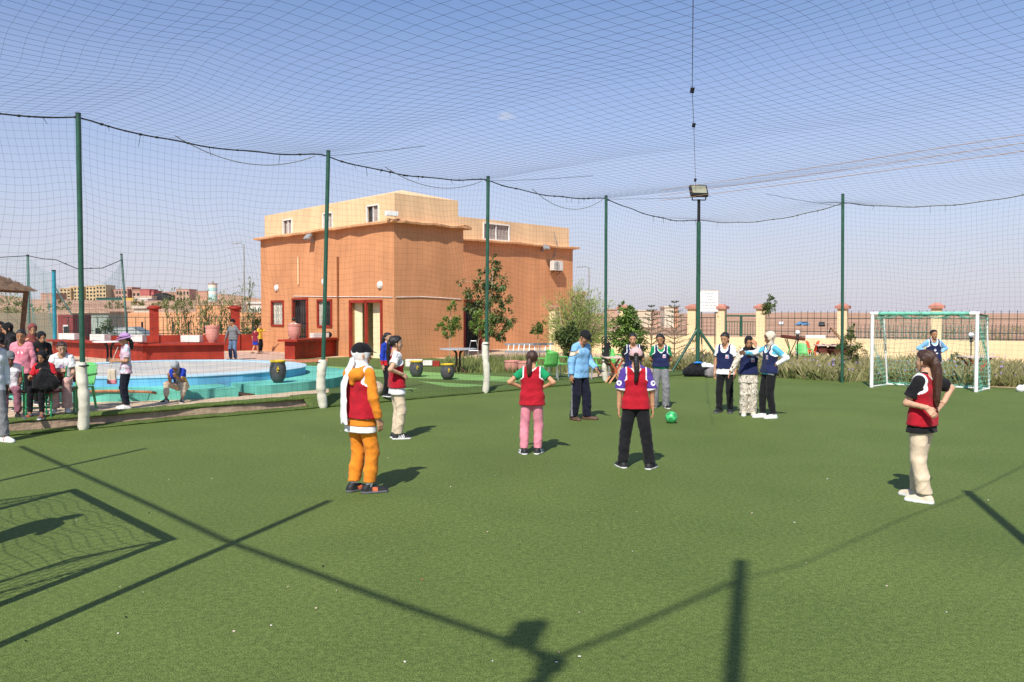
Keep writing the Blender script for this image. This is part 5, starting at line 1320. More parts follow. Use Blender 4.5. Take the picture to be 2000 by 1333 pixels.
L_LIGHT = leaf_mat('leaf_light', (0.17, 0.27, 0.045), (0.38, 0.46, 0.12)); L_BRIGHT = leaf_mat('leaf_bright', (0.10, 0.20, 0.03), (0.22, 0.33, 0.07))
L_REED = leaf_mat('reed_leaf', (0.14, 0.19, 0.06), (0.30, 0.34, 0.13)); L_CON = leaf_mat('conifer_leaf', (0.05, 0.09, 0.05), (0.13, 0.17, 0.09))
L_DRY = leaf_mat('dry_grass', (0.22, 0.22, 0.08), (0.52, 0.45, 0.23)); L_GRASS = leaf_mat('weed_grass', (0.12, 0.16, 0.045), (0.30, 0.32, 0.11))
M_BARK = pm('bark', (0.24, 0.17, 0.11), .9, .3, 14, .5, 40); M_BARKL = pm('pale_bark', (0.42, 0.33, 0.22), .9, .25, 14, .5, 40)
class Leaves:
    def __init__(s): s.v = []; s.f = []
    def leaf(s, p, d, nrm, L, W, bend=.2):
        d = d.normalized(); x = d.cross(nrm); x = x.normalized() if x.length > 1e-4 else d.orthogonal().normalized(); n = x.cross(d)
        o = len(s.v); m = p + d * L * .5 + n * bend * L * .3; e = p + d * L - n * bend * L * .35
        s.v += [tuple(p), tuple(m - x * W * .5), tuple(e), tuple(m + x * W * .5)]; s.f.append((o, o + 1, o + 3)); s.f.append((o + 1, o + 2, o + 3))
    def build(s, name, mat, parent=None):
        me = bpy.data.meshes.new(name); me.from_pydata(s.v, [], s.f); me.materials.append(mat); me.update(); return link(name, me, parent)
def rv(q): 
    while True:
        v = Vector((q.uniform(-1, 1), q.uniform(-1, 1), q.uniform(-1, 1)))
        if 0.05 < v.length < 1: return v
def tree(name, label, loc, clumps, trunk, leaves, lw, mat, bark=M_BARK, seed=1, droop=.35, cat='tree', limbs=True):
    """clumps: (x,y,z,r) lumps of foliage, trunk: list of (x,y,z,r); leaves per m3-ish count"""
    q = random.Random(seed); t = thing(name, label, cat, loc); L = Leaves()
    tot = sum(c[3] ** 2 for c in clumps)
    tb = MB(); tb.tube([p[:3] for p in trunk], [p[3] for p in trunk], 8)
    for c in clumps:
        C_ = Vector(c[:3]); n = int(leaves * c[3] ** 2 / tot)
        if limbs:
            k = min(trunk, key=lambda p: abs(p[2] - (c[2] - c[3] * .9))); a = Vector(k[:3]); mid = a.lerp(C_, .5) + Vector((0, 0, -.08 * c[3]))
            tb.tube([a, mid, C_], [k[3] * .55, k[3] * .4, .008], 5)
        subs = [C_ + rv(q) * c[3] * .8 for _ in range(max(3, n // 26))]
        for i in range(n):
            sc = q.choice(subs); p = sc + rv(q) * c[3] * .32
            out = (p - C_); out = out.normalized() if out.length > 1e-3 else Vector((0, 0, 1))
            d = (out + rv(q) * .8 + Vector((0, 0, -droop))); L.leaf(p, d, Vector((0, 0, 1)) + rv(q) * .7, lw[0] * q.uniform(.6, 1.25), lw[1] * q.uniform(.7, 1.2), q.uniform(0, .5))
    tb.build('trunk', bark, t, smooth=True); L.build('crown', mat, t)
    return t
# broad-leaved tree in front of the house
p = At(952, 700, 35.6); p.z = .05
cl = [(x_, y_, z_, r_ * .82) for x_, y_, z_, r_ in [(.25, 0, 3.9, .42), (.45, .1, 3.3, .55), (-.3, 0, 3.1, .5), (.05, .1, 2.7, .62), (-.85, 0, 2.75, .42), (-.55, .1, 2.2, .6), (.75, 0, 2.5, .45), (.85, 0, 1.75, .5), (.25, 0, 1.9, .6), (-.35, 0, 1.45, .5), (.55, 0, 1.15, .45), (-.02, 0, 1.1, .4), (-1.15, 0, 3.35, .14), (.4, 0, 4.3, .2), (-.1, 0, 3.75, .25)]]
tree('loquat_tree', 'tall leafy tree against the terracotta wall behind the pole', p, cl, [(.0, 0, 0, .06), (.05, 0, .9, .05), (.1, 0, 2.0, .04), (.2, 0, 3.2, .025), (.25, 0, 4.0, .01)], 3300, (.20, .07), L_DARK, M_BARKL, 3, .55)
p = At(932, 695, 34.6); p.z = .05
tree('citrus_bush', 'bright green bushy shrub before the dark side door', p, [(.25, 0, 1.75, .42), (.0, 0, 1.35, .32), (.4, 0, 1.3, .3)], [(0, 0, 0, .03), (.05, 0, .8, .025), (.1, 0, 1.5, .012)], 900, (.13, .055), L_BRIGHT, M_BARK, 5, .2)
p = At(878, 698, 33.5); p.z = .05
tree('citrus_tree', 'slim young citrus tree with a tuft on top beside the house', p, [(0, 0, 1.45, .36), (-.28, 0, 1.3, .25), (.3, 0, 1.5, .28), (.08, 0, 2.05, .18), (.12, 0, 2.35, .16), (0, 0, 1.05, .2)], [(0, 0, 0, .02), (.02, 0, .9, .018), (.06, 0, 2.3, .008)], 1500, (.12, .05), L_BRIGHT, M_BARKL, 6, .1)
p = At(1050, 700, 33.0); p.z = .05
tree('citrus_tree', 'small lollipop-shaped citrus tree beside the ladder', p, [(0, 0, 1.32, .24), (.14, 0, 1.45, .2), (-.08, 0, 1.15, .17)], [(0, 0, 0, .014), (0, 0, 1.2, .010)], 620, (.12, .05), L_MID, M_BARKL, 7, .5)
p = At(1112, 700, 31.0); p.z = .05
tree('citrus_tree', 'dark green citrus tree behind the capped coach', p, [(0, 0, 1.1, .42), (-.3, 0, .95, .32), (.25, 0, .85, .35), (0, 0, .6, .35), (.1, 0, 1.4, .22)], [(0, 0, 0, .03), (0, 0, .9, .02)], 2400, (.14, .065), L_DARK, M_BARK, 8, .2)
p = At(1226, 700, 30.0); p.z = .05
tree('citrus_tree', 'glossy citrus tree behind the girl in the black sleeved bib', p, [(-.05, 0, 1.95, .32), (.12, 0, 1.65, .4), (-.25, 0, 1.45, .38), (.35, 0, 1.15, .42), (-.3, 0, 1.0, .42), (0, 0, .75, .45), (-.1, 0, 2.2, .18), (.45, 0, .8, .3)], [(0, 0, 0, .035), (0, 0, 1.0, .025), (0, 0, 1.8, .01)], 3600, (.15, .07), L_BRIGHT, M_BARK, 9, .2)
# feathery shrub
p = At(1128, 700, 33.5); p.z = .05; q = random.Random(11); t = thing('feathery_shrub', 'large yellow-green feathery shrub at the house corner', 'shrub', p)
L = Leaves(); tb = MB()
for i in range(230):
    a = q.uniform(0, 6.28); r_ = q.uniform(.1, 1.7); hgt = q.uniform(.9, 2.9) * (1.15 - .35 * r_ / 1.75)
    base = Vector((q.uniform(-.3, .3), q.uniform(-.3, .3), 0)); tip = Vector((r_ * math.cos(a) * 1.0 + .1, r_ * math.sin(a) * .7, hgt))
    mid = base.lerp(tip, .55) + Vector((0, 0, .35)); tb.tube([base, mid, tip], [.012, .008, .003], 4)
    for k in range(44):
        tt = q.uniform(.25, 1.02); pp_ = (base.lerp(mid, tt * 1.8) if tt < .55 else mid.lerp(tip, (tt - .55) / .45)) + rv(q) * .14
        d = (tip - mid).normalized() + rv(q) * .9; L.leaf(pp_, d, rv(q), q.uniform(.10, .24), q.uniform(.015, .035), .2)
tb.tube([(-.55, -.2, 0), (-.6, -.2, 1.2), (-.75, -.2, 2.0)], [.035, .03, .015], 6)
tb.build('stems', M_BARKL, t); L.build('foliage', L_LIGHT, t)
# araucarias
def araucaria(label, loc, h, w_, seed):
    q = random.Random(seed); t = thing('conifer', label, 'tree', loc); tb = MB(); tb.tube([(0, 0, 0), (0, 0, h)], [.035, .006], 6); L = Leaves()
    z = .25
    while z < h * .98:
        rr = w_ * (1 - z / h) ** .8 + .05
        for k in range(6):
            a = k * 1.047 + z * 3; tip = Vector((rr * math.cos(a), rr * math.sin(a), z + rr * .35)); b0 = Vector((0, 0, z)); tb.tube([b0, tip], [.010, .004], 4)
            for j in range(18):
                pp_ = b0.lerp(tip, q.uniform(.1, 1)); L.leaf(pp_, (tip - b0).normalized() * .7 + rv(q) * .6, rv(q), .09, .022)
        z += h * .085
    tb.build('trunk', M_BARK, t); L.build('crown', L_CON, t); return t
p = At(1272, 690, 35); p.z = .02; araucaria('young conifer behind the weeds, left one of two', p, 2.35, .75, 21)
p = At(1317, 690, 34.4); p.z = .02; araucaria('young conifer behind the weeds, right one of two', p, 2.55, .85, 22)
p = At(1500, 690, 34.0); p.z = .02
tree('young_tree', 'small round-crowned young tree rising above the gate pillar', p, [(0, 0, 2.25, .3), (.12, 0, 2.45, .22), (-.12, 0, 2.05, .22), (.05, 0, 2.62, .12)], [(0, 0, 0, .02), (0, 0, 2.0, .014)], 800, (.10, .05), L_MID, M_BARKL, 25, .2)
p = At(1360, 700, 30.5); p.z = 0
tree('young_tree', 'spindly half-dry sapling against the corner mast', p, [(0, 0, 1.25, .2), (-.1, 0, 1.05, .14), (.05, 0, 1.45, .1)], [(0, 0, 0, .022), (.02, 0, 1.2, .018)], 260, (.09, .045), L_DRY, M_BARKL, 26, .3)
p = At(1660, 712, 27.6); p.z = 0
tree('olive_shrub', 'olive-green shrub growing behind the bare net pole', p, [(0, 0, 1.25, .22), (.1, 0, 1.0, .32), (-.22, 0, .85, .26), (.28, 0, .75, .3), (0, 0, .55, .34), (.08, 0, 1.5, .12)], [(0, 0, 0, .03), (.02, 0, .8, .02)], 1500, (.11, .035), L_MID, M_BARK, 27, -.3)
p = At(1868, 735, 25.5); p.z = 0
tree('young_tree', 'thin sapling in the weeds right of the goal', p, [(0, 0, .75, .2), (-.12, 0, .6, .14), (.1, 0, .55, .15)], [(0, 0, 0, .012), (0, 0, .7, .008)], 260, (.09, .035), L_MID, M_BARK, 28, .1)
# reeds behind the red wall
def reeds(label, px, d, n, h, seed, spread=.6, leanx=0.2):
    q = random.Random(seed); p = At(px, 690, d); p.z = 0.0; t = thing('reed_clump', label, 'reeds', p, 0, 'reed clumps behind the red wall'); tb = MB(); L = Leaves()
    for i in range(n):
        b0 = Vector((q.uniform(-spread, spread), q.uniform(-.3, .3), 0)); hh_ = h * q.uniform(.75, 1.05); lx = q.uniform(-.25, .25) + leanx * q.uniform(.3, 1)
        pts = [b0 + Vector((lx * tt ** 2, 0, hh_ * tt)) for tt in (0, .4, .75, 1)]; tb.tube(pts, [.012, .011, .009, .004], 5)
        for k in range(18):
            tt = .25 + .75 * k / 18; pp_ = b0 + Vector((lx * tt ** 2, 0, hh_ * tt)); a = q.uniform(0, 6.28)
            d_ = Vector((math.cos(a), math.sin(a), q.uniform(.2, .9))); Ln = q.uniform(.4, .8)
            L.leaf(pp_, d_, Vector((0, 0, 1)), Ln, .055, .9)
    tb.build('stems', L_REED, t); L.build('leaves', L_REED, t)
reeds('reed clump behind the red wall, just right of the left red pillar', 345, 43.2, 7, 3.2, 31, .35, -.6); reeds('reed clump behind the red wall, between the two red pillars', 378, 43.8, 9, 3.0, 32, .5, -.2)
reeds('reed clump behind the red wall, behind the large pink pot', 418, 44.3, 14, 2.9, 33, .7, -.3); reeds('reed clump behind the red wall, left of the right red pillar', 445, 44.6, 10, 3.0, 34, .5, .2); reeds('tall reed clump behind the red wall beside the house', 474, 45.2, 7, 3.7, 35, .3, .4)
p = At(502, 680, 47); p.z = -.1
tree('dark_hedge', 'dark green bushy hedge beside the house left corner', p, [(-.3, 0, 1.3, .7), (.4, 0, 1.2, .7), (0, 0, 1.9, .55), (-.8, 0, .8, .6)], [(0, 0, 0, .06), (0, 0, 1, .04)], 2600, (.16, .05), L_MID, M_BARK, 41, 0)
p = At(206, 690, 44); p.z = -.1
tree('round_tree', 'round dark shrub in front of the grey sheds', p, [(0, 0, .95, .5), (.1, 0, 1.45, .35), (-.1, 0, .6, .4)], [(0, 0, 0, .04), (0, 0, .8, .03)], 1300, (.14, .06), L_DARK, M_BARK, 42, 0)
def palm(label, px, d, h, n, R_, seed):
    q = random.Random(seed); p = At(px, 680, d); p.z = -.2; t = thing('palm', label, 'palm', p); MB().tube([(0, 0, 0), (0, 0, h)], [.12, .09], 8).build('trunk', M_BARK, t); L = Leaves()
    for k in range(n):
        a = q.uniform(0, 6.28); el = q.uniform(.1, 1.1)
        for j in range(22):
            tt = j / 22; pp_ = Vector((R_ * tt * math.cos(a) * math.cos(el), R_ * tt * math.sin(a) * math.cos(el), h + R_ * (tt * math.sin(el) - .6 * tt * tt)))
            for sgn in (-1, 1): L.leaf(pp_, Vector((math.cos(a + sgn * .9), math.sin(a + sgn * .9), .1)), Vector((0, 0, 1)), .28 * (1 - tt * .6), .03)
    L.build('crown', L_MID, t)
palm('low palm before the orange wall behind the parked car', 254, 54, .9, 16, .8, 51); palm('low palm on the street beside the left red pillar', 312, 52, .5, 10, .7, 52)
# dense trees at far left behind the gazebo
p = At(18, 620, 60); p.z = -.3
tree('far_tree', 'dusty green trees behind the thatched gazebo', p, [(-1.6, 0, 2.2, 1.5), (.2, 0, 2.6, 1.5), (1.8, 0, 1.9, 1.1), (-3.4, 0, 2.6, 1.5)], [(0, 0, 0, .15), (0, 0, 2, .08)], 3200, (.22, .09), L_GRASS, M_BARK, 55, 0)
# scrub on the slope
q = random.Random(61)
for i, (px, py_, d) in enumerate(((225, 598, 160), (268, 597, 150), (312, 596, 170), (330, 594, 190), (40, 600, 120), (120, 598, 140), (355, 600, 150))):
    p = At(px, py_, d); p.z = terr(p.x, p.y) - .1
    tree('scrub_bush', ['scrub bush on the far slope above the parked car', 'scrub bush on the far slope left of the reeds', 'scrub bush on the far slope above the left red pillar', 'second scrub bush on the far slope above the left red pillar', 'scrub bush on the far slope behind the gazebo posts', 'scrub bush on the far slope behind the blue net post', 'scrub bush on the far slope among the reeds'][i], p, [(q.uniform(-.5, .5), 0, .8, 1.1), (1.2, 0, .7, .9), (-1.3, 0, .6, .9)], [(0, 0, 0, .1), (0, 0, .6, .06)], 420, (.4, .2), L_GRASS, M_BARK, 62 + i, 0, 'bush', False)
# ---- weeds between the pitch and the boundary wall
def grass_patch(name, label, region, n, h0, h1, mat, seed, wd=.012, tilt=.35):
    q = random.Random(seed); v = []; f = []
    k = 0
    while k < n:
        x, y, dens, hs = region(q)
        if q.random() > dens: continue
        k += 1; a = q.uniform(0, 6.28); hgt = q.uniform(h0, h1) * hs; b = Vector((math.cos(a), math.sin(a), 0)); l = q.uniform(0, tilt) * hgt; a2 = q.uniform(0, 6.28)
        d = Vector((math.cos(a2), math.sin(a2), 0)); p = Vector((x, y, -.02)); o = len(v); w_ = wd * q.uniform(.6, 1.5)
        v += [tuple(p - b * w_), tuple(p + b * w_), tuple(p + d * l * .4 + b * w_ * .7 + Vector((0, 0, hgt * .6))), tuple(p + d * l + Vector((0, 0, hgt)))]
        f += [(o, o + 1, o + 2), (o, o + 2, o + 3)]
    me = bpy.data.meshes.new(name); me.from_pydata(v, [], f); me.materials.append(mat); me.update(); o = link(name, me); stuff(o, label); return o
def clump(x, y): return .5 + .5 * math.sin(x * 1.7 + 2 * math.sin(y * .9)) * math.sin(y * 2.1 + math.sin(x * 1.3))
def reg_back(q):
    wv = q.uniform(-19, 3.0); s = LEN + .45 + max(0, -wv - 4.85) * .22 + (1.0 if -9.6 < wv < -5.0 else 0) + 8.2 * q.random() ** 1.3; p = sw(s, wv); c = clump(p.x, p.y); dd = (p - WA).dot(WN)
    if dd > -.15: return p.x, p.y, 0, 1
    return p.x, p.y, .25 + .75 * c, .55 + .65 * c + .25 * clump(p.x * 3, p.y * 3)
grass_patch('tall_weeds', 'tall dry grass and weeds behind the far end of the pitch', reg_back, 34000, .14, .50, L_DRY, 71, .008, .8)
grass_patch('green_weeds', 'green weeds mixed into the dry grass behind the far end', reg_back, 36000, .06, .34, L_GRASS, 72, .018, 1.3)
def reg_bush(q):
    a = q.random(); px = 870 + 330 * a; d = q.uniform(26.8, 33); p = At(px, 700, d); c = clump(p.x * 2, p.y * 2)
    dl = (p - POLE1).dot(NW)
    if dl < 2.0: return p.x, p.y, 0, 1
    return p.x, p.y, .2 + .8 * c, .5 + .7 * c
grass_patch('bed_weeds', 'weeds and lavender in the bed along the house', reg_bush, 9000, .12, .50, L_GRASS, 73, .012)
def reg_flow(q):
    x, y, dn, hs = reg_back(q); return x, y, dn * .4, hs
gp_ = random.Random(75); v = []; f = []
for i in range(420):
    x, y, dn, hs = reg_back(gp_)
    if dn < .3: continue
    z = gp_.uniform(.2, .5) * hs; r_ = .028; o = len(v)
    v += [(x - r_, y, z), (x, y - r_, z - r_), (x + r_, y, z), (x, y, z + r_)]; f += [(o, o + 1, o + 2), (o, o + 2, o + 3)]
me = bpy.data.meshes.new('wild_flowers'); me.from_pydata(v, [], f); me.materials.append(pm('lilac_flower', (0.30, 0.22, 0.48), .7, .3, 6)); stuff(link('wild_flowers', me), 'small lilac wild flowers scattered in the weeds')
# ---------------------------------------------------------------- chairs, tables, ladder and other loose things
def plastic_chair(label, loc, rz, mat, legs_mat=None, arms=True, group='green plastic chairs'):
    """monobloc garden chair, facing local +Y"""
    t = thing('plastic_chair', label, 'chair', loc, rz, group)
    m = MB(); n = 8
    m.box((0, .02, .42), (.46, .44, .03)); m.build('seat', mat, t, bevel=.012)
    m = MB(); g = []
    for j in range(7):
        tt = j / 6; z = .44 + .42 * tt; y = -.20 - .13 * tt
        for i in range(n + 1):
            x = -.22 + .44 * i / n; g.append((x * (1.0 - .12 * tt ** 3), y - .05 * (1 - (2 * i / n - 1) ** 2), z - (.05 * (2 * i / n - 1) ** 2 if j == 6 else 0)))
    m.v = g; m.f = [(j * (n + 1) + i, j * (n + 1) + i + 1, (j + 1) * (n + 1) + i + 1, (j + 1) * (n + 1) + i) for j in range(6) for i in range(n)]; m.mi = [0] * len(m.f)
    o = m.build('backrest', mat, t, smooth=True); s_ = o.modifiers.new('s', 'SOLIDIFY'); s_.thickness = .02
    for sx in (-1, 1):
        for sy in (-1, 1): MB().tube([(sx * .21, .02 + sy * .19, .42), (sx * .245, .02 + sy * .235, 0)], [.026, .02], 8).build('leg', legs_mat or mat, t, smooth=True)
        if arms: MB().tube([(sx * .23, -.26, .66), (sx * .265, -.05, .65), (sx * .265, .16, .63), (sx * .25, .2, .43)], .022, 7).build('armrest', mat, t, smooth=True)
    return t
M_GREENB = pm('green_plastic_bright', (0.16, 0.56, 0.13), .4, .08, 4, 0, 1, 0, .5); M_ORANGE = pm('orange_plastic', (0.72, 0.12, 0.02), .4, .1, 4, 0, 1, 0, .5); M_ALU = pm('aluminium', (0.55, 0.55, 0.55), .35, .1, 5, 0, 1, .8)
plastic_chair('bright green plastic chair seen from behind, left of the coach', G(1069, 744), R(25), M_GREENB, M_ALU); plastic_chair('bright green plastic chair half hidden beside the coach elbow', G(1090, 738), R(-60), M_GREENB, M_ALU)
plastic_chair('bright green plastic chair under the coach holding hand', G(1161, 742), R(-70), M_GREENB, M_ALU); plastic_chair('green plastic chair behind the orange-legged table', G(1196, 734), R(200), M_GREENB, M_ALU)
plastic_chair('green plastic chair standing alone in the weeds', G(1570, 716), R(180), M_PLAST_G)
plastic_chair('orange plastic chair in the weeds, left of the pair', G(1581, 708), R(80), M_ORANGE, None, False, 'orange plastic chairs'); plastic_chair('orange plastic chair in the weeds beside the brown table', G(1592, 708), R(240), M_ORANGE, None, False, 'orange plastic chairs')
plastic_chair('green plastic chair behind the seated women at far left', G(100, 775, .2), R(150), M_PLAST_G); plastic_chair('green plastic chair half hidden by the leftmost padded pole', G(150, 800, .2), R(165), M_PLAST_G)
def cross_table(label, loc, rz, top, legm, w_=.9, d_=.6, h=.73, flip=False):
    t = thing('folding_table', label, 'table', loc, rz, 'tables with splayed legs')
    MB().box((0, 0, h), (w_, d_, .035)).build('table_top', top, t, bevel=.006)
    for sx in (-1, 1):
        for sy in (-1, 1): MB().bar((sx * w_ * .36, sy * d_ * .3, h - .02), (-sx * w_ * .05, sy * d_ * .3, .30), .05, .04).build('leg', legm[0], t); MB().bar((-sx * w_ * .05, sy * d_ * .3, .32), (sx * w_ * .34, sy * d_ * .3, 0), .045, .036).build('foot', legm[1], t)
    MB().bar((0, -d_ * .3, .31), (0, d_ * .3, .31), .05).build('stretcher', legm[0], t)
    return t
M_BRRED = pm('brick_red_paint', (0.52, 0.10, 0.04), .5, .12, 5); M_SALMON = pm('salmon_paint', (0.72, 0.32, 0.17), .55, .12, 5); M_PTOP = pm('pale_pink_top', (0.68, 0.52, 0.44), .6, .1, 5); M_BROWN = pm('dark_brown_paint', (0.13, 0.035, 0.022), .5, .2, 5)
cross_table('pale-topped table with orange splayed legs behind the net pole', G(1200, 748), R(10), M_PTOP, (M_BRRED, M_SALMON), .62)
cross_table('pale-topped table with red splayed legs behind the goal', G(1905, 746), R(5), M_PTOP, (M_BRRED, M_SALMON), .95)
def slab_table(label, loc, rz, legm):
    t = thing('garden_table', label, 'table', loc, rz)
    MB().box((0, 0, .74), (1.0, .7, .04)).build('table_top', M_PTOP, t)
    for sx in (-1, 1):
        m = MB(); m.prism([(0, -.06), (.001, .06), (0, .06)], 0, .01) if False else None
        MB().box((sx * .22, 0, .54), (.34, .5, .36), Euler((0, R(sx * 38), 0)).to_matrix()).build('side_panel', M_BROWN, t); MB().bar((sx * .1, 0, .36), (sx * .2, -.1, 0), .06).build('leg', legm, t); MB().bar((sx * .1, .1, .36), (sx * .2, .2, 0), .06).build('leg', legm, t)
    return t
slab_table('brown-sided garden table with salmon legs in the weeds', G(1618, 711), R(-8), M_SALMON); slab_table('brown-sided garden table with green legs behind the shrub', G(1640, 712), R(12), M_PLAST_G)
# overturned brown table top on green frame
p = G(1548, 712); t = thing('tilted_table', 'dark brown tilted table on a green frame behind the hijab girl', 'table', p, R(10))
MB().box((0, 0, 1.02), (.78, .5, .12), (0, R(8), 0)).build('table_top', M_BROWN, t, bevel=.02)
for sx in (-1, 1): MB().tube([(sx * .25, 0, .98), (sx * .12, 0, .62), (sx * .3, .1, 0)], .022, 6).build('leg', M_PLAST_G, t); MB().tube([(sx * .25, .15, .98), (-sx * .2, .15, 0)], .016, 6).build('brace', M_BLACK, t)
# wooden plank leaning
p = G(1624, 706); t = thing('leaning_frame', 'broken brown wooden frame leaning above the garden tables', 'frame', p)
MB().bar((-.05, 0, 1.38), (.38, .1, .9), .09, .03).build('plank', pm('brown_wood', (0.42, 0.24, 0.12), .8, .2, 8), t); MB().bar((-.12, 0, 1.15), (-.04, 0, 1.38), .05, .03).build('plank', M_BLACK, t); MB().bar((-.04, 0, 1.37), (.55, .1, .85), .02, .02).build('rail', M_IRON, t); MB().bar((.40, .1, .92), (.45, .15, 0), .04, .04).build('leg', M_BROWN, t)
p = G(1600, 690); t = thing('white_bench', 'white board standing on the boundary wall behind the tables', 'board', WA + wp(5.4, .94)); MB().box((0, 0, .06), (.8, .05, .12), (0, 0, wrz)).build('board', M_WPAINT, t)
# globe lamps
for (x, yt, d, lab) in ((1558, 650, 29.5, 'white globe garden lamp on a thin post above the green chair'), (1897, 655, 26.0, 'white globe garden lamp on a thin post behind the goal post')):
    p = At(x, yt, d); t = thing('globe_lamp', lab, 'lamp', (p.x, p.y, 0), 0, 'white globe garden lamps'); z = p.z
    MB().tube([(0, 0, 0), (0, 0, z - .1)], .018, 8).build('post', M_BLACK, t); MB().ball((0, 0, z), .085, 16, 10).build('globe', pm('opal_globe', (0.82, 0.82, 0.80), .3, .02), t, smooth=True); MB().lathe([(.03, z - .22), (.055, z - .2), (.03, z - .13), (.06, z - .1), (.05, z - .075)], 12).build('fitting', M_BLACK, t)
# ladder lying on the bed edge
pa, pb_ = At(986, 692, 33.8), At(1082, 684, 33.2); pa.z, pb_.z = .42, .46
be = thing('bed_edge', 'low rubble kerb of the flower bed below the ladder', 'kerb', (pa.x, pa.y, 0)); d_ = pb_ - pa; d_.z = 0
q = random.Random(3); n = 11
for i in range(n):
    c = d_ * ((i + .5) / n); MB().box((c.x, c.y + .05, .2), (d_.length / n * .96, .3, .40 + q.uniform(-.05, .01)), (0, 0, math.atan2(d_.y, d_.x) + q.uniform(-.08, .08))).build('stone', pm('rubble', (0.42, 0.30, 0.22), .9, .25, 6, .5, 20), be, bevel=.02)
t = thing('ladder', 'aluminium ladder lying on its side along the house wall', 'ladder', (pa.x, pa.y, pa.z)); dd = pb_ - pa; up = Vector((0, .13, .30))
for k in (0, 1): MB().bar(up * k, dd + up * k, .04, .085).build('rail', M_ALU, t)
for i in range(9): a_ = dd * ((i + .6) / 9.3); MB().bar(a_ + Vector((0, 0, .0)), a_ + up + dd * .02, .03, .03).build('rung', M_ALU, t)
t = thing('step_ladder', 'thin grey folding frame standing beside the side door', 'frame', At(925, 700, 34.2) * 1.0); t.location.z = .05
for sx in (-1, 1): MB().tube([(sx * .28, 0, 0), (sx * .1, 0, .85)], .014, 6).build('leg', M_ALU, t)
MB().tube([(-.12, 0, .8), (.12, 0, .8)], .014, 6).build('rung', M_ALU, t); MB().tube([(-.2, 0, .4), (.2, 0, .4)], .012, 6).build('rung', M_ALU, t)
# bags under the corner mast
M_BAG = fabric('bag_black_nylon', (0.012, 0.012, 0.014), .3, 8, .5, 30); M_GBAG = fabric('bag_grey', (0.20, 0.18, 0.18), .25, 10, .6, 30)
def lump(name, label, loc, caps, mat, seed, cat):
    b = Blob()
    for (a, e, r0, r1) in caps: b.cap(a, e, r0, r1)
    o = np_mesh(name, [b.mesh(.014, .05, cuts=[lambda X, Y, Z: -Z], disp=folds(.016, seed, 16))], mat); o.location = loc; tag(o, label, cat); return o
bp_ = G(1363, 736)
lump('duffel_bag', 'black bag in the pile under the corner mast, leftmost', bp_, [((-.32, 0, .15), (.14, 0, .17), .17, .19), ((-.15, .05, .28), (.18, .05, .28), .14, .14)], M_BAG, 1, 'bag')
lump('backpack', 'black rucksack lying against the pile under the mast', bp_ + Vector((.36, -.10, 0)), [((-.12, 0, .1), (.2, 0, .12), .12, .13)], M_BAG, 2, 'bag')
lump('jacket', 'white jacket thrown over the black bags', bp_ + Vector((.28, -.06, .30)), [((-.08, 0, .04), (.14, .02, .0), .12, .10), ((.1, -.05, 0), (.2, -.1, -.06), .06, .05)], M_WHITE, 3, 'jacket')
lump('cloth', 'bright blue cloth on top of the black bags', bp_ + Vector((-.02, -.04, .42)), [((-.1, 0, .0), (.12, 0, .02), .05, .045)], fabric('blue_cloth', (0.03, 0.20, 0.60)), 4, 'cloth')
lump('backpack', 'grey crumpled rucksack at the right of the bag pile', G(1394, 738), [((-.14, 0, .12), (.16, 0, .12), .15, .15), ((0, 0, .24), (.05, 0, .32), .13, .07)], M_GBAG, 5, 'bag')
lump('sack', 'white bag lying on the turf edge at the right frame side', G(1999, 766), [((-.1, 0, .08), (.5, 0, .1), .09, .14)], M_WHITE, 6, 'bag')
# sign board on the boundary wall
p = At(1384, 588, 37.2); t = thing('sign_board', 'white sign board with rows of dark Arabic lettering above the wall', 'sign', (p.x, p.y, 0), -.05)
hw, z0, z1 = .42, At(1384, 609, 37.2).z, At(1384, 568, 37.2).z
MB().box((0, 0, (z0 + z1) / 2), (2 * hw, .03, z1 - z0)).build('board', M_WPAINT, t); 
fr = MB(); fr.bar((-hw, -.01, z1), (hw, -.01, z1), .03); fr.bar((hw, -.01, z0 - .2), (hw, -.01, z1), .035); fr.bar((-hw, -.01, z0), (-hw, -.01, z1), .03); fr.build('frame', pm('sign_frame', (0.6, 0.5, 0.42), .6), t)
for sx in (-.3, .3): MB().bar((sx, .04, .6), (sx, .04, z1), .04).build('post', M_IRON, t)
q = random.Random(8); tx_ = MB()
for j, wd in enumerate((.42, .30, .20, .70, .66, .46)):
    z = z1 - .13 - j * (z1 - z0 - .2) / 5.6; x = -wd * .5 + (.05 if j < 3 else 0)
    while x < wd * .5:
        l = q.uniform(.03, .10); tx_.tube([(x, -.018, z), (x + l * .35, -.018, z + q.uniform(-.025, .035)), (x + l * .7, -.018, z - q.uniform(0, .02)), (x + l, -.018, z + q.uniform(-.01, .03))], .007 if j < 3 else .009, 3); x += l + q.uniform(.015, .045)
tx_.build('lettering', M_BLACK, t)
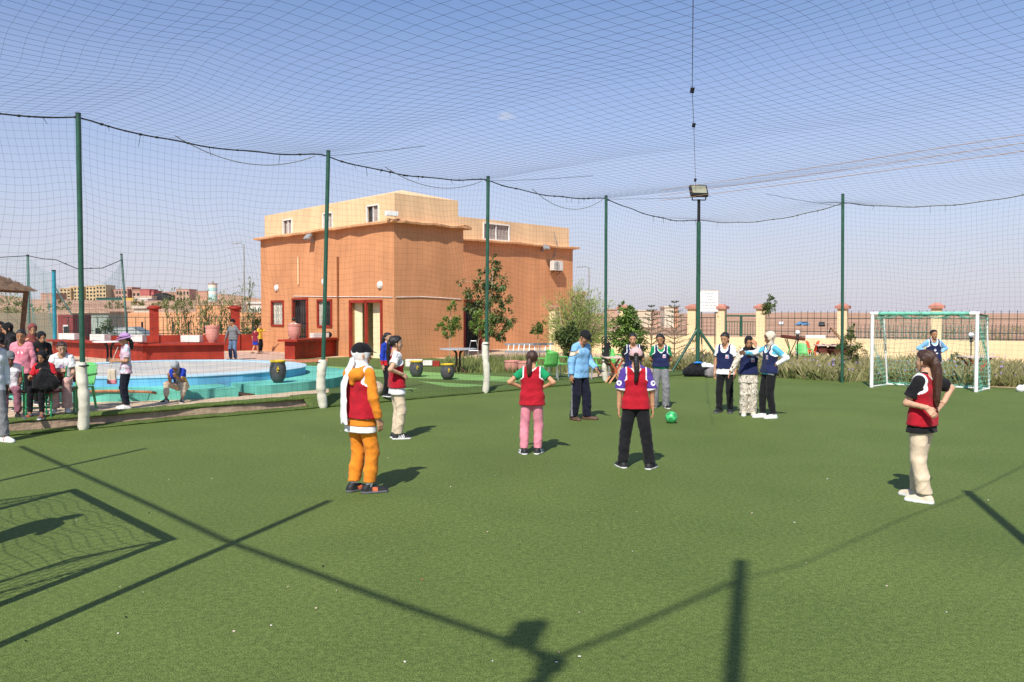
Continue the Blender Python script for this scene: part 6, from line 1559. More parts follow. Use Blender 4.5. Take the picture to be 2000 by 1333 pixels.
# ---------------------------------------------------------------- thatched gazebo, second court, far left
p = Vector((-18.85, 28.4, .2)); t = thing('gazebo', 'open gazebo with thatched pyramid roof on crooked wooden posts', 'gazebo', p)
M_THATCH = pm('thatch', (0.24, 0.15, 0.09), .95, .35, 12, .8, 40); M_LOG = pm('log', (0.13, 0.075, 0.05), .9, .3, 8, .4, 30)
m = MB(); hw = 1.65; za, zb = 3.62, 2.62
nl = 7
for j in range(nl):
    r0 = hw * (1 - j / nl); r1 = hw * (1 - (j + 1) / nl) - .02; zz = zb + (za - zb) * j / nl; z2 = zb + (za - zb) * (j + 1) / nl
    vs = [(sx * r0, sy * r0, zz - .03) for sx, sy in ((-1, -1), (1, -1), (1, 1), (-1, 1))] + [(sx * max(.02, r1), sy * max(.02, r1), z2 + .02) for sx, sy in ((-1, -1), (1, -1), (1, 1), (-1, 1))]
    m.add(vs, [(0, 1, 5, 4), (1, 2, 6, 5), (2, 3, 7, 6), (3, 0, 4, 7), (3, 2, 1, 0)])
m.build('roof', M_THATCH, t)
L = Leaves(); q = random.Random(9)
for i in range(1400):
    k = q.randrange(4); a_ = q.uniform(-hw, hw); rr = hw * q.random(); z = zb + (za - zb) * (1 - rr / hw); a_ *= rr / hw
    pos = [(a_, -rr, z), (rr, a_, z), (a_, rr, z), (-rr, a_, z)][k]; out = [Vector((0, -1, -.6)), Vector((1, 0, -.6)), Vector((0, 1, -.6)), Vector((-1, 0, -.6))][k]
    L.leaf(Vector(pos) + Vector((0, 0, .05)), out + rv(q) * .25, Vector((0, 0, 1)), q.uniform(.15, .3), .03)
L.build('straw', leaf_mat('straw', (0.16, 0.10, 0.06), (0.34, 0.23, 0.14), .05), t)
for sx, sy in ((-1, -1), (1, -1), (1, 1), (-1, 1)):
    MB().tube([(sx * 1.3 + .05, sy * 1.3, 0), (sx * 1.32 - .06, sy * 1.3, 1.3), (sx * 1.42, sy * 1.3, 2.64)], [.10, .085, .09], 8).build('post', M_LOG, t, smooth=True)
MB().tube([(-1.4, -1.3, 2.58), (1.4, -1.3, 2.58)], .07, 7).build('beam', M_LOG, t, smooth=True); MB().tube([(1.4, -1.3, 2.58), (1.4, 1.3, 2.58)], .07, 7).build('beam', M_LOG, t, smooth=True); MB().tube([(1.35, -1.3, 2.0), (.8, -1.3, 2.5)], .05, 7).build('beam', M_LOG, t, smooth=True)
M_TEALP = pm('teal_post', (0.03, 0.27, 0.36), .5, .15, 6); M_TNET = pm('teal_net', (0.05, 0.26, 0.26), .7, .2, 4); M_GNP = pm('grey_green_post', (0.10, 0.19, 0.17), .5, .15, 6)
def post2(label, px, yt, d, r, mat, top_dx=0):
    a = At(px, 690, d); a.z = 0; z = At(px, yt, d).z; t_ = thing('court_post', label, 'post', a, 0, 'posts of the second court'); MB().tube([(0, 0, 0), (top_dx, 0, z)], r, 9).build('shaft', mat, t_, smooth=True); MB().tube([(top_dx, 0, z), (top_dx, 0, z + .05)], r * 1.15, 9).build('cap', M_BLACK, t_); return a, z
pa_, za_ = post2('grey-green post of the second court behind the gazebo', 58, 500, 40, .06, M_GNP); pb2, zb2 = post2('teal post of the second court behind the seated girls', 108, 530, 38, .085, M_TEALP); pc_, zc_ = post2('leaning green post of the second court with a bent tip', 251, 498, 42, .055, M_GNP, -.28)
tag(MB().tube([At(108, 562, 38), At(141, 616, 38.3)], .035, 7).build('post_brace', M_GNP), 'sloping brace of the teal second-court post', 'brace')
def court_net(label, A_, B_, zA, zB, z0, sag, mat, ms_=.16, th=.006):
    L_ = (B_ - A_).length; n1 = max(4, int(L_ / ms_)); n2 = max(4, int((max(zA, zB) - z0) / ms_))
    def f(i, j):
        x = i / n1; t_ = j / n2; zt = zA + (zB - zA) * x - sag * 4 * x * (1 - x); z = z0 + (zt - z0) * t_; p_ = A_.lerp(B_, x); return (p_.x, p_.y + .2 * math.sin(x * 9 + t_ * 4) * math.sin(math.pi * t_), z)
    return net('court_net', label, f, n1, n2, th, mat, 'nets of the second court')
cpt = Vector((pc_.x - .25, pc_.y, 0))
court_net('teal net of the second court right of the leftmost pole', Vector((pb2.x, pb2.y, 0)), cpt, zb2 - .5, zc_ - .3, .2, 1.0, M_TNET, .13, .011)
court_net('grey-green net of the second court above the gazebo side', Vector((pa_.x, pa_.y, 0)), Vector((pb2.x, pb2.y, 0)), za_ - .05, zb2 - .1, .2, .15, M_TNET, .16, .008)
court_net('grey-green net of the second court at the far left', Vector((pa_.x - 8, pa_.y - 2, 0)), Vector((pa_.x, pa_.y, 0)), za_ - .1, za_ - .05, .2, .25, M_TNET, .18, .008)
rope('court_rope', 'dark rope along the top of the second court net', [Vector((pa_.x - 8, pa_.y - 2, za_ - .1)), Vector((pa_.x - 3, pa_.y - .8, za_ - .25)), Vector((pa_.x, pa_.y, za_)), At(85, 506, 39), At(110, 508, 38.5), At(150, 525, 39), At(200, 524, 40), cpt + Vector((0, 0, zc_ - .25))], .02)
# street things: kiosk, sheds, car
def box_thing(name, label, cat, px0, px1, yt, zb_, d, depth, mat, extra=None):
    a, b = At(px0, yt, d), At(px1, yt, d); c = (a + b) / 2; t_ = thing(name, label, cat, (c.x, c.y + depth / 2, zb_)); w_ = abs(b.x - a.x); h_ = a.z - zb_
    MB().box((0, 0, h_ / 2), (w_, depth, h_)).build('wall', mat, t_)
    if extra: extra(t_, w_, depth, h_)
    return t_
def kiosk_win(t_, w_, dp, h_): MB().box((.05 * w_, -dp / 2 - .02, h_ * .55), (w_ * .38, .05, h_ * .36)).build('window', M_WPAINT, t_); MB().box((.05 * w_, -dp / 2 - .05, h_ * .55), (w_ * .30, .04, h_ * .28)).build('pane', M_GLASS, t_)
box_thing('kiosk', 'small maroon kiosk with a white window behind the second court', 'kiosk', 113, 142, 615, -.2, 46, 2, pm('maroon_paint', (0.25, 0.05, 0.05), .8, .15), kiosk_win)
def shed_x(t_, w_, dp, h_): MB().box((.2 * w_, -dp / 2 - .02, h_ * .3), (.3, .05, h_ * .5)).build('door', M_BLACK, t_); MB().box((0, 0, h_ + .06), (w_ + .3, dp + .3, .12)).build('roof', M_CONC, t_)
box_thing('shed', 'grey green shed beyond the street behind the round shrub', 'shed', 140, 212, 612, -.4, 60, 3, pm('grey_green_wall', (0.30, 0.36, 0.31), .85, .15, .8), shed_x)
# parked car
p = At(246, 668, 50); t = thing('parked_car', 'silver car with dark glass parked behind the red counter', 'car', (p.x, p.y, -.28), R(6))
prof = [(-2.0, .35), (-2.05, .75), (-1.75, .92), (-1.15, 1.0), (-.55, 1.42), (.65, 1.46), (1.35, 1.05), (1.95, .92), (2.08, .6), (2.0, .32)]
m = MB(); n = len(prof)
for sy in (-.82, .82): m.v += [(x, sy * (1 if z < 1.1 else .82), z) for x, z in prof]
m.f = [tuple(range(n)), tuple(range(2 * n - 1, n - 1, -1))] + [(i, n + i, n + (i + 1) % n, (i + 1) % n) for i in range(n)]; m.mi = [0] * len(m.f)
m.build('body', pm('car_silver', (0.17, 0.20, 0.20), .35, .05, 2, 0, 1, .0), t, bevel=.06)
for (x0, x1) in ((-.95, -.08), (.0, .85)):
    g_ = MB(); g_.add([(x0 - .1, -.80, 1.02), (x1 + (.3 if x1 > 0 else 0), -.80, 1.02), (x1 - .02, -.69, 1.38), (x0 + (.42 if x0 < -.5 else 0), -.69, 1.38)], [(0, 1, 2, 3)]); g_.build('window', M_GLASS, t)
for x in (-1.3, 1.3):
    w_ = MB().tube([(x, -.86, .32), (x, -.62, .32)], .32, 18).build('wheel', M_BLACK, t, smooth=True); MB().tube([(x, -.875, .32), (x, -.85, .32)], .18, 14).build('rim', M_ALU, w_)
MB().ball((-2.03, -.6, .72), .12, 8, 6, sc=(.5, 1, .7)).build('headlight', M_WPAINT, t)
# street lamp poles
for (x, yt, d, lab) in ((478, 478, 70, 'tall pale street lamp post left of the house'), (1150, 524, 75, 'thin pale street lamp post right of the house')):
    p = At(x, 640, d); t = thing('street_lamp', lab, 'street lamp', (p.x, p.y, -.3), 0, 'far street lamps'); z = At(x, yt, d).z + .3
    MB().tube([(0, 0, 0), (0, 0, z), (-.3, 0, z + .15), (-.7, 0, z + .1)], [.08, .05, .04, .04], 7).build('post', pm('lamp_grey', (0.30, 0.30, 0.29)), t); MB().box((-.85, 0, z + .08), (.5, .2, .1)).build('lamp_head', M_ALU, t)
# ---------------------------------------------------------------- town on the hill and far things
winm = {}
def far_building(label, px0, px1, yt, yb, d, col, floors, cols, name='building', door=False, depth=10, parapet=True, slim=.5):
    a, b = At(px0, yb, d), At(px1, yb, d); top = At(px0, yt, d).z; zb_ = min(terr((a.x + b.x) / 2, d), a.z) - 1.0
    c = (a + b) / 2; w_ = b.x - a.x; h_ = top - zb_; t_ = thing(name, label, 'building', (c.x, c.y + depth / 2, zb_))
    mt = pm('town_%d_%d_%d' % tuple(int(q * 100) for q in col), col, .9, .12, .15, .2, 2)
    MB().box((0, 0, h_ / 2), (w_, depth, h_)).build('wall', mt, t_)
    if parapet: MB().box((0, 0, h_ + .15), (w_ + .4, depth + .4, .3)).build('parapet', mt, t_)
    if floors:
        vis = (At(px0, yt, d).z - At(px0, yb, d).z); fh = vis / floors; cw = w_ / cols
        me = MB().box((0, 0, 0), (cw * slim, .3, fh * .48)).mesh('window'); me.materials.append(M_GLASS)
        for i in range(floors):
            for j in range(cols): link('window', me, t_, (-w_ / 2 + cw * (j + .5), -depth / 2 - .02, h_ - fh * (i + .55)))
    return t_
BE = (0.62, 0.47, 0.26); BR = (0.46, 0.27, 0.19); RD = (0.42, 0.13, 0.12); PK = (0.52, 0.32, 0.24)
far_building('beige apartment block on the hill, leftmost behind the teal post', 117, 138, 564, 588, 420, BE, 4, 3)
far_building('beige apartment block on the hill, left of the leftmost net pole', 138, 157, 561, 588, 422, BE, 4, 3)
far_building('beige apartment block on the hill, tallest one right of the net pole', 168, 188, 560, 588, 421, BE, 4, 3)
far_building('long beige apartment block on the hill before the dark stair tower', 188, 207, 558, 588, 419, BE, 4, 3)
far_building('brown house on the hill right of the beige apartment blocks', 208, 226, 566, 588, 425, BR, 0, 0); far_building('pale unfinished building with dark openings on the hill', 226, 249, 566, 586, 424, PK, 2, 4)
far_building('narrow tower house on the hill with two dark windows', 248, 258, 562, 586, 428, PK, 3, 2); far_building('brown house on the hill behind the leaning court post', 258, 274, 567, 586, 426, BR, 1, 2); far_building('crimson red house on the hill', 274, 292, 566, 580, 420, RD, 0, 0); far_building('lower crimson annexe on the hill', 292, 300, 569, 580, 421, RD, 0, 0)
far_building('beige house with a row of dark openings above the reeds', 344, 370, 566, 590, 400, PK, 2, 4); far_building('plain brown house on the hill behind the reeds', 384, 408, 570, 592, 390, BR, 0, 0); far_building('low brown house on the hill above the left red pillar', 318, 344, 572, 588, 410, BR, 1, 3); far_building('ruined brown house on the hill behind the gazebo', 80, 108, 574, 592, 380, BR, 0, 0)
far_building('dark green shelter with posts below the apartment blocks', 188, 240, 583, 593, 330, (0.05, 0.12, 0.10), 0, 0, 'shelter', depth=6); far_building('yellow shed below the hill houses', 240, 260, 584, 592, 328, (0.62, 0.45, 0.10), 0, 0, 'shed', depth=5); far_building('white shed below the hill houses', 262, 288, 585, 592, 327, (0.62, 0.62, 0.60), 0, 0, 'shed', depth=5); far_building('pale roofed shed above the white shed', 262, 296, 580, 584, 338, (0.62, 0.50, 0.38), 0, 0, 'shed', depth=5)
far_building('white low building beside the house left corner', 485, 512, 594, 612, 120, (0.62, 0.60, 0.54), 0, 0, depth=5); far_building('pale wall of a yard behind the left red pillar', 262, 300, 603, 620, 90, (0.50, 0.45, 0.36), 0, 0, 'yard_wall', depth=1)
t_ = far_building('black tarpaulin covered heap on the hill', 296, 330, 577, 581, 345, (0.03, 0.03, 0.035), 0, 0, 'tarpaulin', depth=6, parapet=False); p = At(313, 577, 345); o = MB().ball((0, 0, 0), 3.7, 16, 8, sc=(1, .8, .35)).build('tarpaulin_dome', M_BLACK, t_, smooth=True); o.location = (0, 0, p.z - t_.location.z - .3)
p = At(416, 598, 300); t = thing('water_tower', 'white and pale green water tower above the reeds', 'water tower', (p.x, p.y, terr(p.x, p.y) - .5)); zt = At(416, 556, 300).z - t.location.z
for (z0, z1, c) in ((0, .45, (0.42, 0.62, 0.58)), (.45, .62, (0.70, 0.68, 0.62)), (.62, .82, (0.40, 0.62, 0.58)), (.82, 1.0, (0.72, 0.68, 0.56))): MB().lathe([(1.55, zt * z0), (1.55, zt * z1)], 20).build('tank_band', pm('tower_%d' % int(c[0] * 100), c, .7, .08), t, smooth=True)
MB().lathe([(1.65, zt), (1.65, zt + .35), (.3, zt + .4), (.25, zt + 1.1), (.01, zt + 1.15)], 20).build('tank_lid', pm('lid_brown', (0.30, 0.20, 0.16), .8), t)
# far right plain
far_building('cream tapered building on the horizon behind the conifers', 1298, 1316, 601, 616, 190, (0.66, 0.57, 0.44), 0, 0, depth=6); far_building('orange flank of the cream building on the horizon', 1316, 1324, 602, 616, 191, (0.52, 0.27, 0.16), 0, 0, depth=6); far_building('low cream building on the horizon left of the conifers', 1244, 1272, 608, 616, 230, (0.62, 0.52, 0.38), 0, 0, depth=6); far_building('low pink building on the horizon between the conifers', 1276, 1296, 609, 616, 240, PK, 1, 4, depth=6); far_building('small red-roofed house beside the terracotta house', 1118, 1142, 577, 640, 70, (0.46, 0.30, 0.24), 0, 0, depth=5)
p = At(1160, 620, 140); p.z = terr(p.x, p.y)
far_building('pink house on the horizon right of the feathery shrub', 1186, 1206, 606, 616, 220, PK, 0, 0, depth=6)
# rubble mound on the horizon, parked vehicles on the track
def far_car(label, px, py, d, col, L=4.2, rz=0.0):
    p = At(px, py, d); t_ = thing('parked_car', label, 'car', (p.x, p.y, terr(p.x, p.y)), rz, 'vehicles parked on the far track')
    m = MB(); pr = [(-L / 2, .35), (-L / 2, .8), (-L * .3, .95), (-L * .18, 1.45), (L * .3, 1.45), (L * .46, .95), (L / 2, .8), (L / 2, .35)]; n = len(pr)
    for sy in (-.85, .85): m.v += [(x, sy, z) for x, z in pr]
    m.f = [tuple(range(n)), tuple(range(2 * n - 1, n - 1, -1))] + [(i, n + i, n + (i + 1) % n, (i + 1) % n) for i in range(n)]; m.mi = [0] * len(m.f); m.build('body', pm('carcol_%d' % int(col[0] * 1000), col, .3, .05, 2, 0, 1, 0, .5), t_, bevel=.08)
    MB().box((L * .06, 0, 1.2), (L * .44, 1.74, .34)).build('window', M_GLASS, t_)
    for x in (-L * .3, L * .3): MB().tube([(x, -.9, .33), (x, .9, .33)], .33, 12).build('wheel', M_BLACK, t_)
far_car('blue pickup parked on the far track beyond the railings', 1567, 634, 290, (0.10, 0.28, 0.5), 4.8, .3); far_car('dark car parked on the far track right of the blue pickup', 1605, 635, 270, (0.02, 0.025, 0.03), 3.8, 1.3); far_car('white car parked far off left of the blue pickup', 1526, 631, 330, (0.6, 0.6, 0.62), 3.6, 1.2)
p = At(1617, 638, 250); t = thing('motorbike', 'motorcycle standing beside the dark car on the far track', 'motorcycle', (p.x, p.y, terr(p.x, p.y)), 1.2)
for x in (-.6, .6): MB().tube([(x, -.06, .32), (x, .06, .32)], .32, 14).build('wheel', M_BLACK, t)
MB().bar((-.5, 0, .6), (.45, 0, .75), .2, .25).build('frame', M_IRON, t); MB().tube([(.6, 0, .3), (.4, 0, 1.05)], .04, 6).build('fork', M_ALU, t); MB().tube([(.38, -.35, 1.08), (.38, .35, 1.08)], .025, 6).build('handlebar', M_BLACK, t)
# vine stakes in rows on the plain
sm = MB().box((0, 0, .55), (.07, .07, 1.1)).mesh('stake'); sm.materials.append(pm('stake_grey', (0.22, 0.20, 0.17), .9))
me_l = Leaves(); q = random.Random(14)
for i in range(26): me_l.leaf(Vector((0, 0, q.uniform(.2, .8))) + rv(q) * .25, rv(q), rv(q), .14, .08)
vm = bpy.data.meshes.new('vine'); vm.from_pydata(me_l.v, [], me_l.f); vm.materials.append(L_GRASS)
stk = thing('vine_rows', 'rows of young vines on stakes across the reddish plain', 'vineyard', (0, 0, 0))
for r_ in range(7):
    d0 = 52 + r_ * 9
    for k in range(26):
        px = 1650 + k * 16 + (r_ % 2) * 8; p = At(px, 620, d0 + k * .25)
        if px > 2040: continue
        z = terr(p.x, p.y); link('stake', sm, stk, (p.x, p.y, z))
        if q.random() < .3: link('vine', vm, stk, (p.x, p.y, z), q.uniform(0, 6.28))
# litter on the turf
q = random.Random(17); m = MB(); cols = [M_TROUGH, M_PTOP, M_BRRED, M_BLACK]
for i in range(60):
    d = 4.6 + 14 * q.random() ** 1.5; x = q.uniform(-.6, .62) * d; l = q.uniform(.005, .016); k = q.choices((0, 1, 2, 3), (6, 5, 1, 2))[0]
    if (Vector((x, d, 0)) - POLE1).dot(NW) > -.2: continue
    m.box((x, d, .008), (l, l * q.uniform(.3, .8), .006), (q.uniform(-.4, .4), q.uniform(-.4, .4), q.uniform(0, 6)), k)
stuff(m.build('litter', cols), 'tiny scraps of paper and stones scattered on the turf')
# ---------------------------------------------------------------- the people in the picture
F_RED = fabric('bib_red', (0.40, 0.012, 0.024)); F_NAVY = fabric('bib_navy', (0.016, 0.022, 0.075)); F_ORG = fabric('orange_fleece', (0.72, 0.235, 0.022)); F_BEI = fabric('beige_cotton', (0.62, 0.50, 0.36)); F_BLK = fabric('black_cotton', (0.012, 0.012, 0.014), .3)
F_GRN = fabric('green_tee', (0.012, 0.26, 0.10)); F_PNK = fabric('pink_fleece', (0.66, 0.24, 0.30)); F_PUR = fabric('purple_jersey', (0.085, 0.045, 0.26)); F_LBL = fabric('sky_blue_jersey', (0.22, 0.45, 0.72)); F_GREY = fabric('grey_denim', (0.20, 0.20, 0.21), .2, 20); F_JEAN = fabric('blue_denim', (0.12, 0.19, 0.30), .25, 20); F_NVT = fabric('navy_trouser', (0.010, 0.011, 0.024), .3)
F_CYAN = fabric('cyan_tee', (0.10, 0.42, 0.58)); F_SAND = fabric('sand_scarf', (0.62, 0.53, 0.42)); F_GSH = fabric('grey_shirt', (0.17, 0.18, 0.19), .2, 30); F_MAR = fabric('maroon_tee', (0.22, 0.018, 0.035)); F_YEL = fabric('yellow_tee', (0.75, 0.50, 0.05)); F_BLU = fabric('royal_blue', (0.02, 0.05, 0.42)); F_LIL = fabric('lilac_hat', (0.52, 0.30, 0.58)); F_ROSE = fabric('rose_cap', (0.60, 0.38, 0.38)); F_MSC = fabric('maroon_scarf', (0.20, 0.055, 0.05)); F_GCAP = fabric('grey_cap', (0.14, 0.16, 0.17)); F_PLUM = fabric('plum_trouser', (0.30, 0.12, 0.16)); F_GSC = fabric('pale_grey_scarf', (0.36, 0.38, 0.40)); F_PINKT = fabric('pale_pink_trouser', (0.68, 0.40, 0.36)); F_OFFW = fabric('off_white_shirt', (0.66, 0.67, 0.70)); F_RED2 = fabric('bright_red_tee', (0.55, 0.02, 0.03))
def print_mat(name, cols, scale, dist=2.0, kind='noise', stops=None):
    if name in MATS: return MATS[name]
    m = bpy.data.materials.new(name); m.use_nodes = True; nt = m.node_tree; nd = nt.nodes; lk = nt.links; b = nd['Principled BSDF']; b.inputs['Roughness'].default_value = .9; b.inputs['Specular IOR Level'].default_value = .15
    tc = nd.new('ShaderNodeTexCoord'); rp = nd.new('ShaderNodeValToRGB'); e = rp.color_ramp.elements; rp.color_ramp.interpolation = 'CONSTANT' if kind == 'lines' else 'LINEAR'
    if kind == 'lines':
        n = nd.new('ShaderNodeTexNoise'); n.inputs['Scale'].default_value = scale; n.inputs['Detail'].default_value = 1.0; n.inputs['Distortion'].default_value = dist; out = n.outputs['Fac']
    else:
        n = nd.new('ShaderNodeTexNoise'); n.inputs['Scale'].default_value = scale; n.inputs['Detail'].default_value = 2.0; n.inputs['Distortion'].default_value = dist; out = n.outputs['Fac']
    lk.new(tc.outputs['Object'], n.inputs['Vector']); lk.new(out, rp.inputs['Fac'])
    st = stops or [i / max(1, len(cols) - 1) * .5 + .25 for i in range(len(cols))]
    e[0].position = st[0]; e[0].color = cols[0] + (1,); e[1].position = st[-1]; e[1].color = cols[-1] + (1,)
    for i in range(1, len(cols) - 1): k = rp.color_ramp.elements.new(st[i]); k.color = cols[i] + (1,)
    lk.new(rp.outputs['Color'], b.inputs['Base Color']); MATS[name] = m; return m
CR, BK = (0.68, 0.61, 0.50), (0.02, 0.02, 0.02)
F_PAT = print_mat('scribble_print', [CR, BK, CR, BK, CR, BK, CR], 8, 1.5, 'lines', [0.0, .365, .395, .47, .498, .60, .63])
F_TIE = print_mat('tie_dye', [(0.25, 0.55, 0.75), (0.72, 0.74, 0.76), (0.66, 0.36, 0.48), (0.70, 0.72, 0.74), (0.22, 0.5, 0.72)], 7, .8)
S_BLK = pm('shoe_black', (0.02, 0.02, 0.022), .6, .2, 20); S_WHT = pm('shoe_white', (0.72, 0.71, 0.68), .5, .05); S_CRM = pm('shoe_cream', (0.66, 0.56, 0.42), .7, .08); S_GRY = pm('shoe_grey', (0.12, 0.12, 0.13), .6, .2, 20); S_ORG = pm('shoe_orange', (0.55, 0.12, 0.04), .6); S_BRN = pm('sandal_brown', (0.10, 0.055, 0.035), .6)
stripes = lambda c: (np.abs(((c[:, 1] - c[:, 2] * .6) * 62) % 1.0 - .5) < .24) & (c[:, 1] > .0) & (c[:, 1] < .06) & (c[:, 2] < .05)
SH_STR = dict(mat=[S_BLK, S_WHT, S_WHT], acc=stripes); SH_BW = dict(mat=[S_BLK, S_WHT, S_WHT], acc=lambda c: ((c[:, 1] > .075) & (c[:, 2] > .025)) | ((np.abs(c[:, 1] - .03) < .012) & (c[:, 2] < .05)))
SH_BLK = dict(mat=[S_BLK, S_WHT], sock=F_GREY); SH_ALLB = dict(mat=[S_BLK, S_GRY]); SH_WHT = dict(mat=[S_WHT, S_WHT], top=.066, size=.94); SH_CRM = dict(mat=[S_CRM, S_WHT], top=.075, sole=.022); SH_SND = dict(mat=[S_BRN, S_BRN], top=.034)
M_BW = pm('badge_white', (0.75, 0.74, 0.76), .8, .03); M_BP = pm('badge_pink', (0.70, 0.16, 0.24), .8, .05); M_BB = pm('badge_blue', (0.10, 0.20, 0.55), .8, .05)
def badge(u, v):
    if u < .1 or u > .9 or v < .1 or v > .9: return 0
    return 1 if v < .55 and .25 < u < .95 else (2 if u < .35 else 0)
BADGE = [(-.043, .70, .042, .046, [M_BW, M_BP, M_BB], badge, True)]
def bibn(**k): d = dict(mat=F_NAVY, hem=.53, prints=BADGE); d.update(k); return d
P = person
# --- players in red
P('girl in orange tracksuit, red bib, white headscarf and black cap in the foreground', G(705, 962), (.60, .80), 1.66, 'tan', (0, 0), 0, (24, 4, 0), aR=((.20, -.02, -1), (.10, .22, -1)), aL='down', feet=((.06, .02, 34), (-.06, -.01, 10)),
  top=dict(mat=F_ORG, sleeve='long', hem=.452, name='hoodie', sr=(.040, .044), ease=.026, flare=.006), bib=dict(mat=F_RED, hem=.505, ease=.042), under=dict(mat=M_WHITE, hem=.41, ease=.028), hoodie=F_ORG,
  legs=dict(mat=F_ORG, r=(.060, .048, .042), hem=.075, fold=.0042), shoes=dict(mat=[S_BLK, S_GRY, S_ORG], sock=M_WHITE, acc=lambda c: (np.abs(c[:, 1] - .035) < .018) & (c[:, 2] < .04)),
  scarf=dict(mat=M_WHITE, tail=[(-.01, -.06, .88), (-.035, -.085, .80), (-.05, -.100, .72), (-.055, -.100, .62), (-.055, -.098, .52), (-.05, -.098, .47)], tn=(.35, 1, 0)), cap=dict(mat=F_BLK))
tee3 = lambda c: ((np.abs(c[:, 0]) > .075) & (c[:, 2] > .70) & (np.abs((c[:, 1] * 70) % 1 - .5) < .22) & (np.abs(c[:, 1]) < .022)).astype(int)
P('girl in red bib over white tee with black ponytail and beige trousers', G(775, 857), (.93, .36), 1.64, 'light', (-2, 0), 0, (0, 2, 0), aR=((.50, -.62, -.75), (-.35, .85, -.40), (-.3, .8, -.5), (-.8, -.4, -.2), (-.3, -.3, .9), .3), aL='down',
  top=dict(mat=[M_WHITE, F_BLK], hem=.50, fm=tee3, sleeve=.62, sr=(.040, .046)), under=dict(mat=M_WHITE, hem=.435, ease=.026), bib=dict(mat=F_RED, hem=.50), legs=dict(mat=F_BEI, r=(.058, .050, .043), hem=.055, fold=.0042), shoes=SH_STR, hair=dict(style='pony', len=1.75, w=.12, z=.66, hug=.12))
P('girl in red bib with green sleeves and pink trousers, hands on hips', G(1039, 887), (.12, 1), 1.47, 'tan', (0, 0), 0, (6, 0, 0), aR='hips', aL='hips', feet=((.055, 0, 14), (-.075, -.03, -22)), faced=False,
  top=dict(mat=F_GRN, hem=.52, sleeve=.60), bib=dict(mat=F_RED, hem=.475), legs=dict(mat=F_PNK, r=(.056, .045, .040), hem=.06), shoes=SH_BW, hair=dict(style='pony', col='brown', len=1.0, w=.13, z=.42, side=-.25))
purp = lambda c: (((np.abs(c[:, 0]) > .10) & (np.abs(np.sqrt((np.abs(c[:, 0]) - .140) ** 2 + (c[:, 2] - .715) ** 2) - .015) < .006) & (c[:, 1] < 0)) | ((np.abs(c[:, 0]) > .09) & (c[:, 2] < .668))).astype(int)
P('girl in red bib with purple sleeves, pink cap and braid, back turned', G(1241, 915), (.06, 1), 1.55, 'tan', (0, 0), 0, (4, 0, 0), aR=((.22, -.02, -1), (.06, .12, -1)), aL=((.22, -.02, -1), (.04, .06, -1)), feet=((.115, -.03, 28), (-.105, .02, -18)), faced=False,
  top=dict(mat=[F_PUR, M_WHITE], hem=.53, sleeve=.92, sr=(.042, .050), fm=purp), bib=dict(mat=F_RED, hem=.50, ease=.024), legs=dict(mat=F_BLK, r=(.060, .049, .043), hem=.05), shoes=SH_BLK, hair=dict(style='braid', len=1.45, w=.13, z=.52), cap=dict(mat=F_ROSE, gap=True))
P('girl in red bib with black sleeves and long brown ponytail at right', G(1799, 978), (-.62, .78), 1.61, 'light', (-3, 0), 0, (6, 0, 0), aL=((.12, .36, -1), (.16, -.95, -.06), (-.3, -.7, -.7), (-.6, .5, -.2), (0, 0, 1), .5), aR=((1.0, -.45, -.42), (-.75, -.05, -.62), (-.8, .2, -.5), (-.5, -.6, -.1), (-.2, -.5, .7), .3), feet=((.055, .06, 6), (-.055, -.05, -8)),
  top=dict(mat=F_BLK, hem=.50, sleeve=.72, sr=(.040, .046)), under=dict(mat=F_BLK, hem=.458, ease=.026), bib=dict(mat=F_RED, hem=.505), legs=dict(mat=F_BEI, r=(.058, .050, .046), hem=.06, fold=.0045), shoes=SH_CRM, hair=dict(style='pony', col='brown', len=2.05, w=.185, z=.62, hug=.05))
# --- coach
coach_fm = lambda c: np.where((np.abs(c[:, 0]) > .085) & (np.abs(c[:, 2] - .755 + (np.abs(c[:, 0]) - .1) * .5) < .018), 1, np.where((np.abs(c[:, 0]) > .085) & (np.abs(c[:, 2] - .755 + (np.abs(c[:, 0]) - .1) * .5) < .025), 2, 0))
trk = lambda c: ((np.abs(c[:, 0]) > .085) & (np.abs(c[:, 1] + .005) < .012) & (c[:, 2] < .5)).astype(int)
co = P('coach in sky blue jersey, black cap and dark track trousers looking down', G(1131, 820), (.66, -.75), 1.71, 'brown', (6, 0), 0, (-6, 34, 0), aR=((.22, .0, -1), (.06, .14, -1)), aL=((.22, .10, -1), (-.12, .80, -.42), (-.05, .9, -.3), (-.2, .1, -1), (-1, 0, .2), .55), feet=((.065, -.02, 10), (-.075, .05, -30)), fat=1.22,
  top=dict(mat=[F_LBL, F_SAND, F_BLK], sleeve='long', hem=.47, fm=coach_fm, sr=(.044, .050), name='jersey', flare=.008), legs=dict(mat=[F_NVT, F_GREY], r=(.064, .053, .047), fm=trk, hem=.04, fold=.0042), shoes=SH_SND, hair=dict(style='short'), cap=dict(mat=F_BLK))
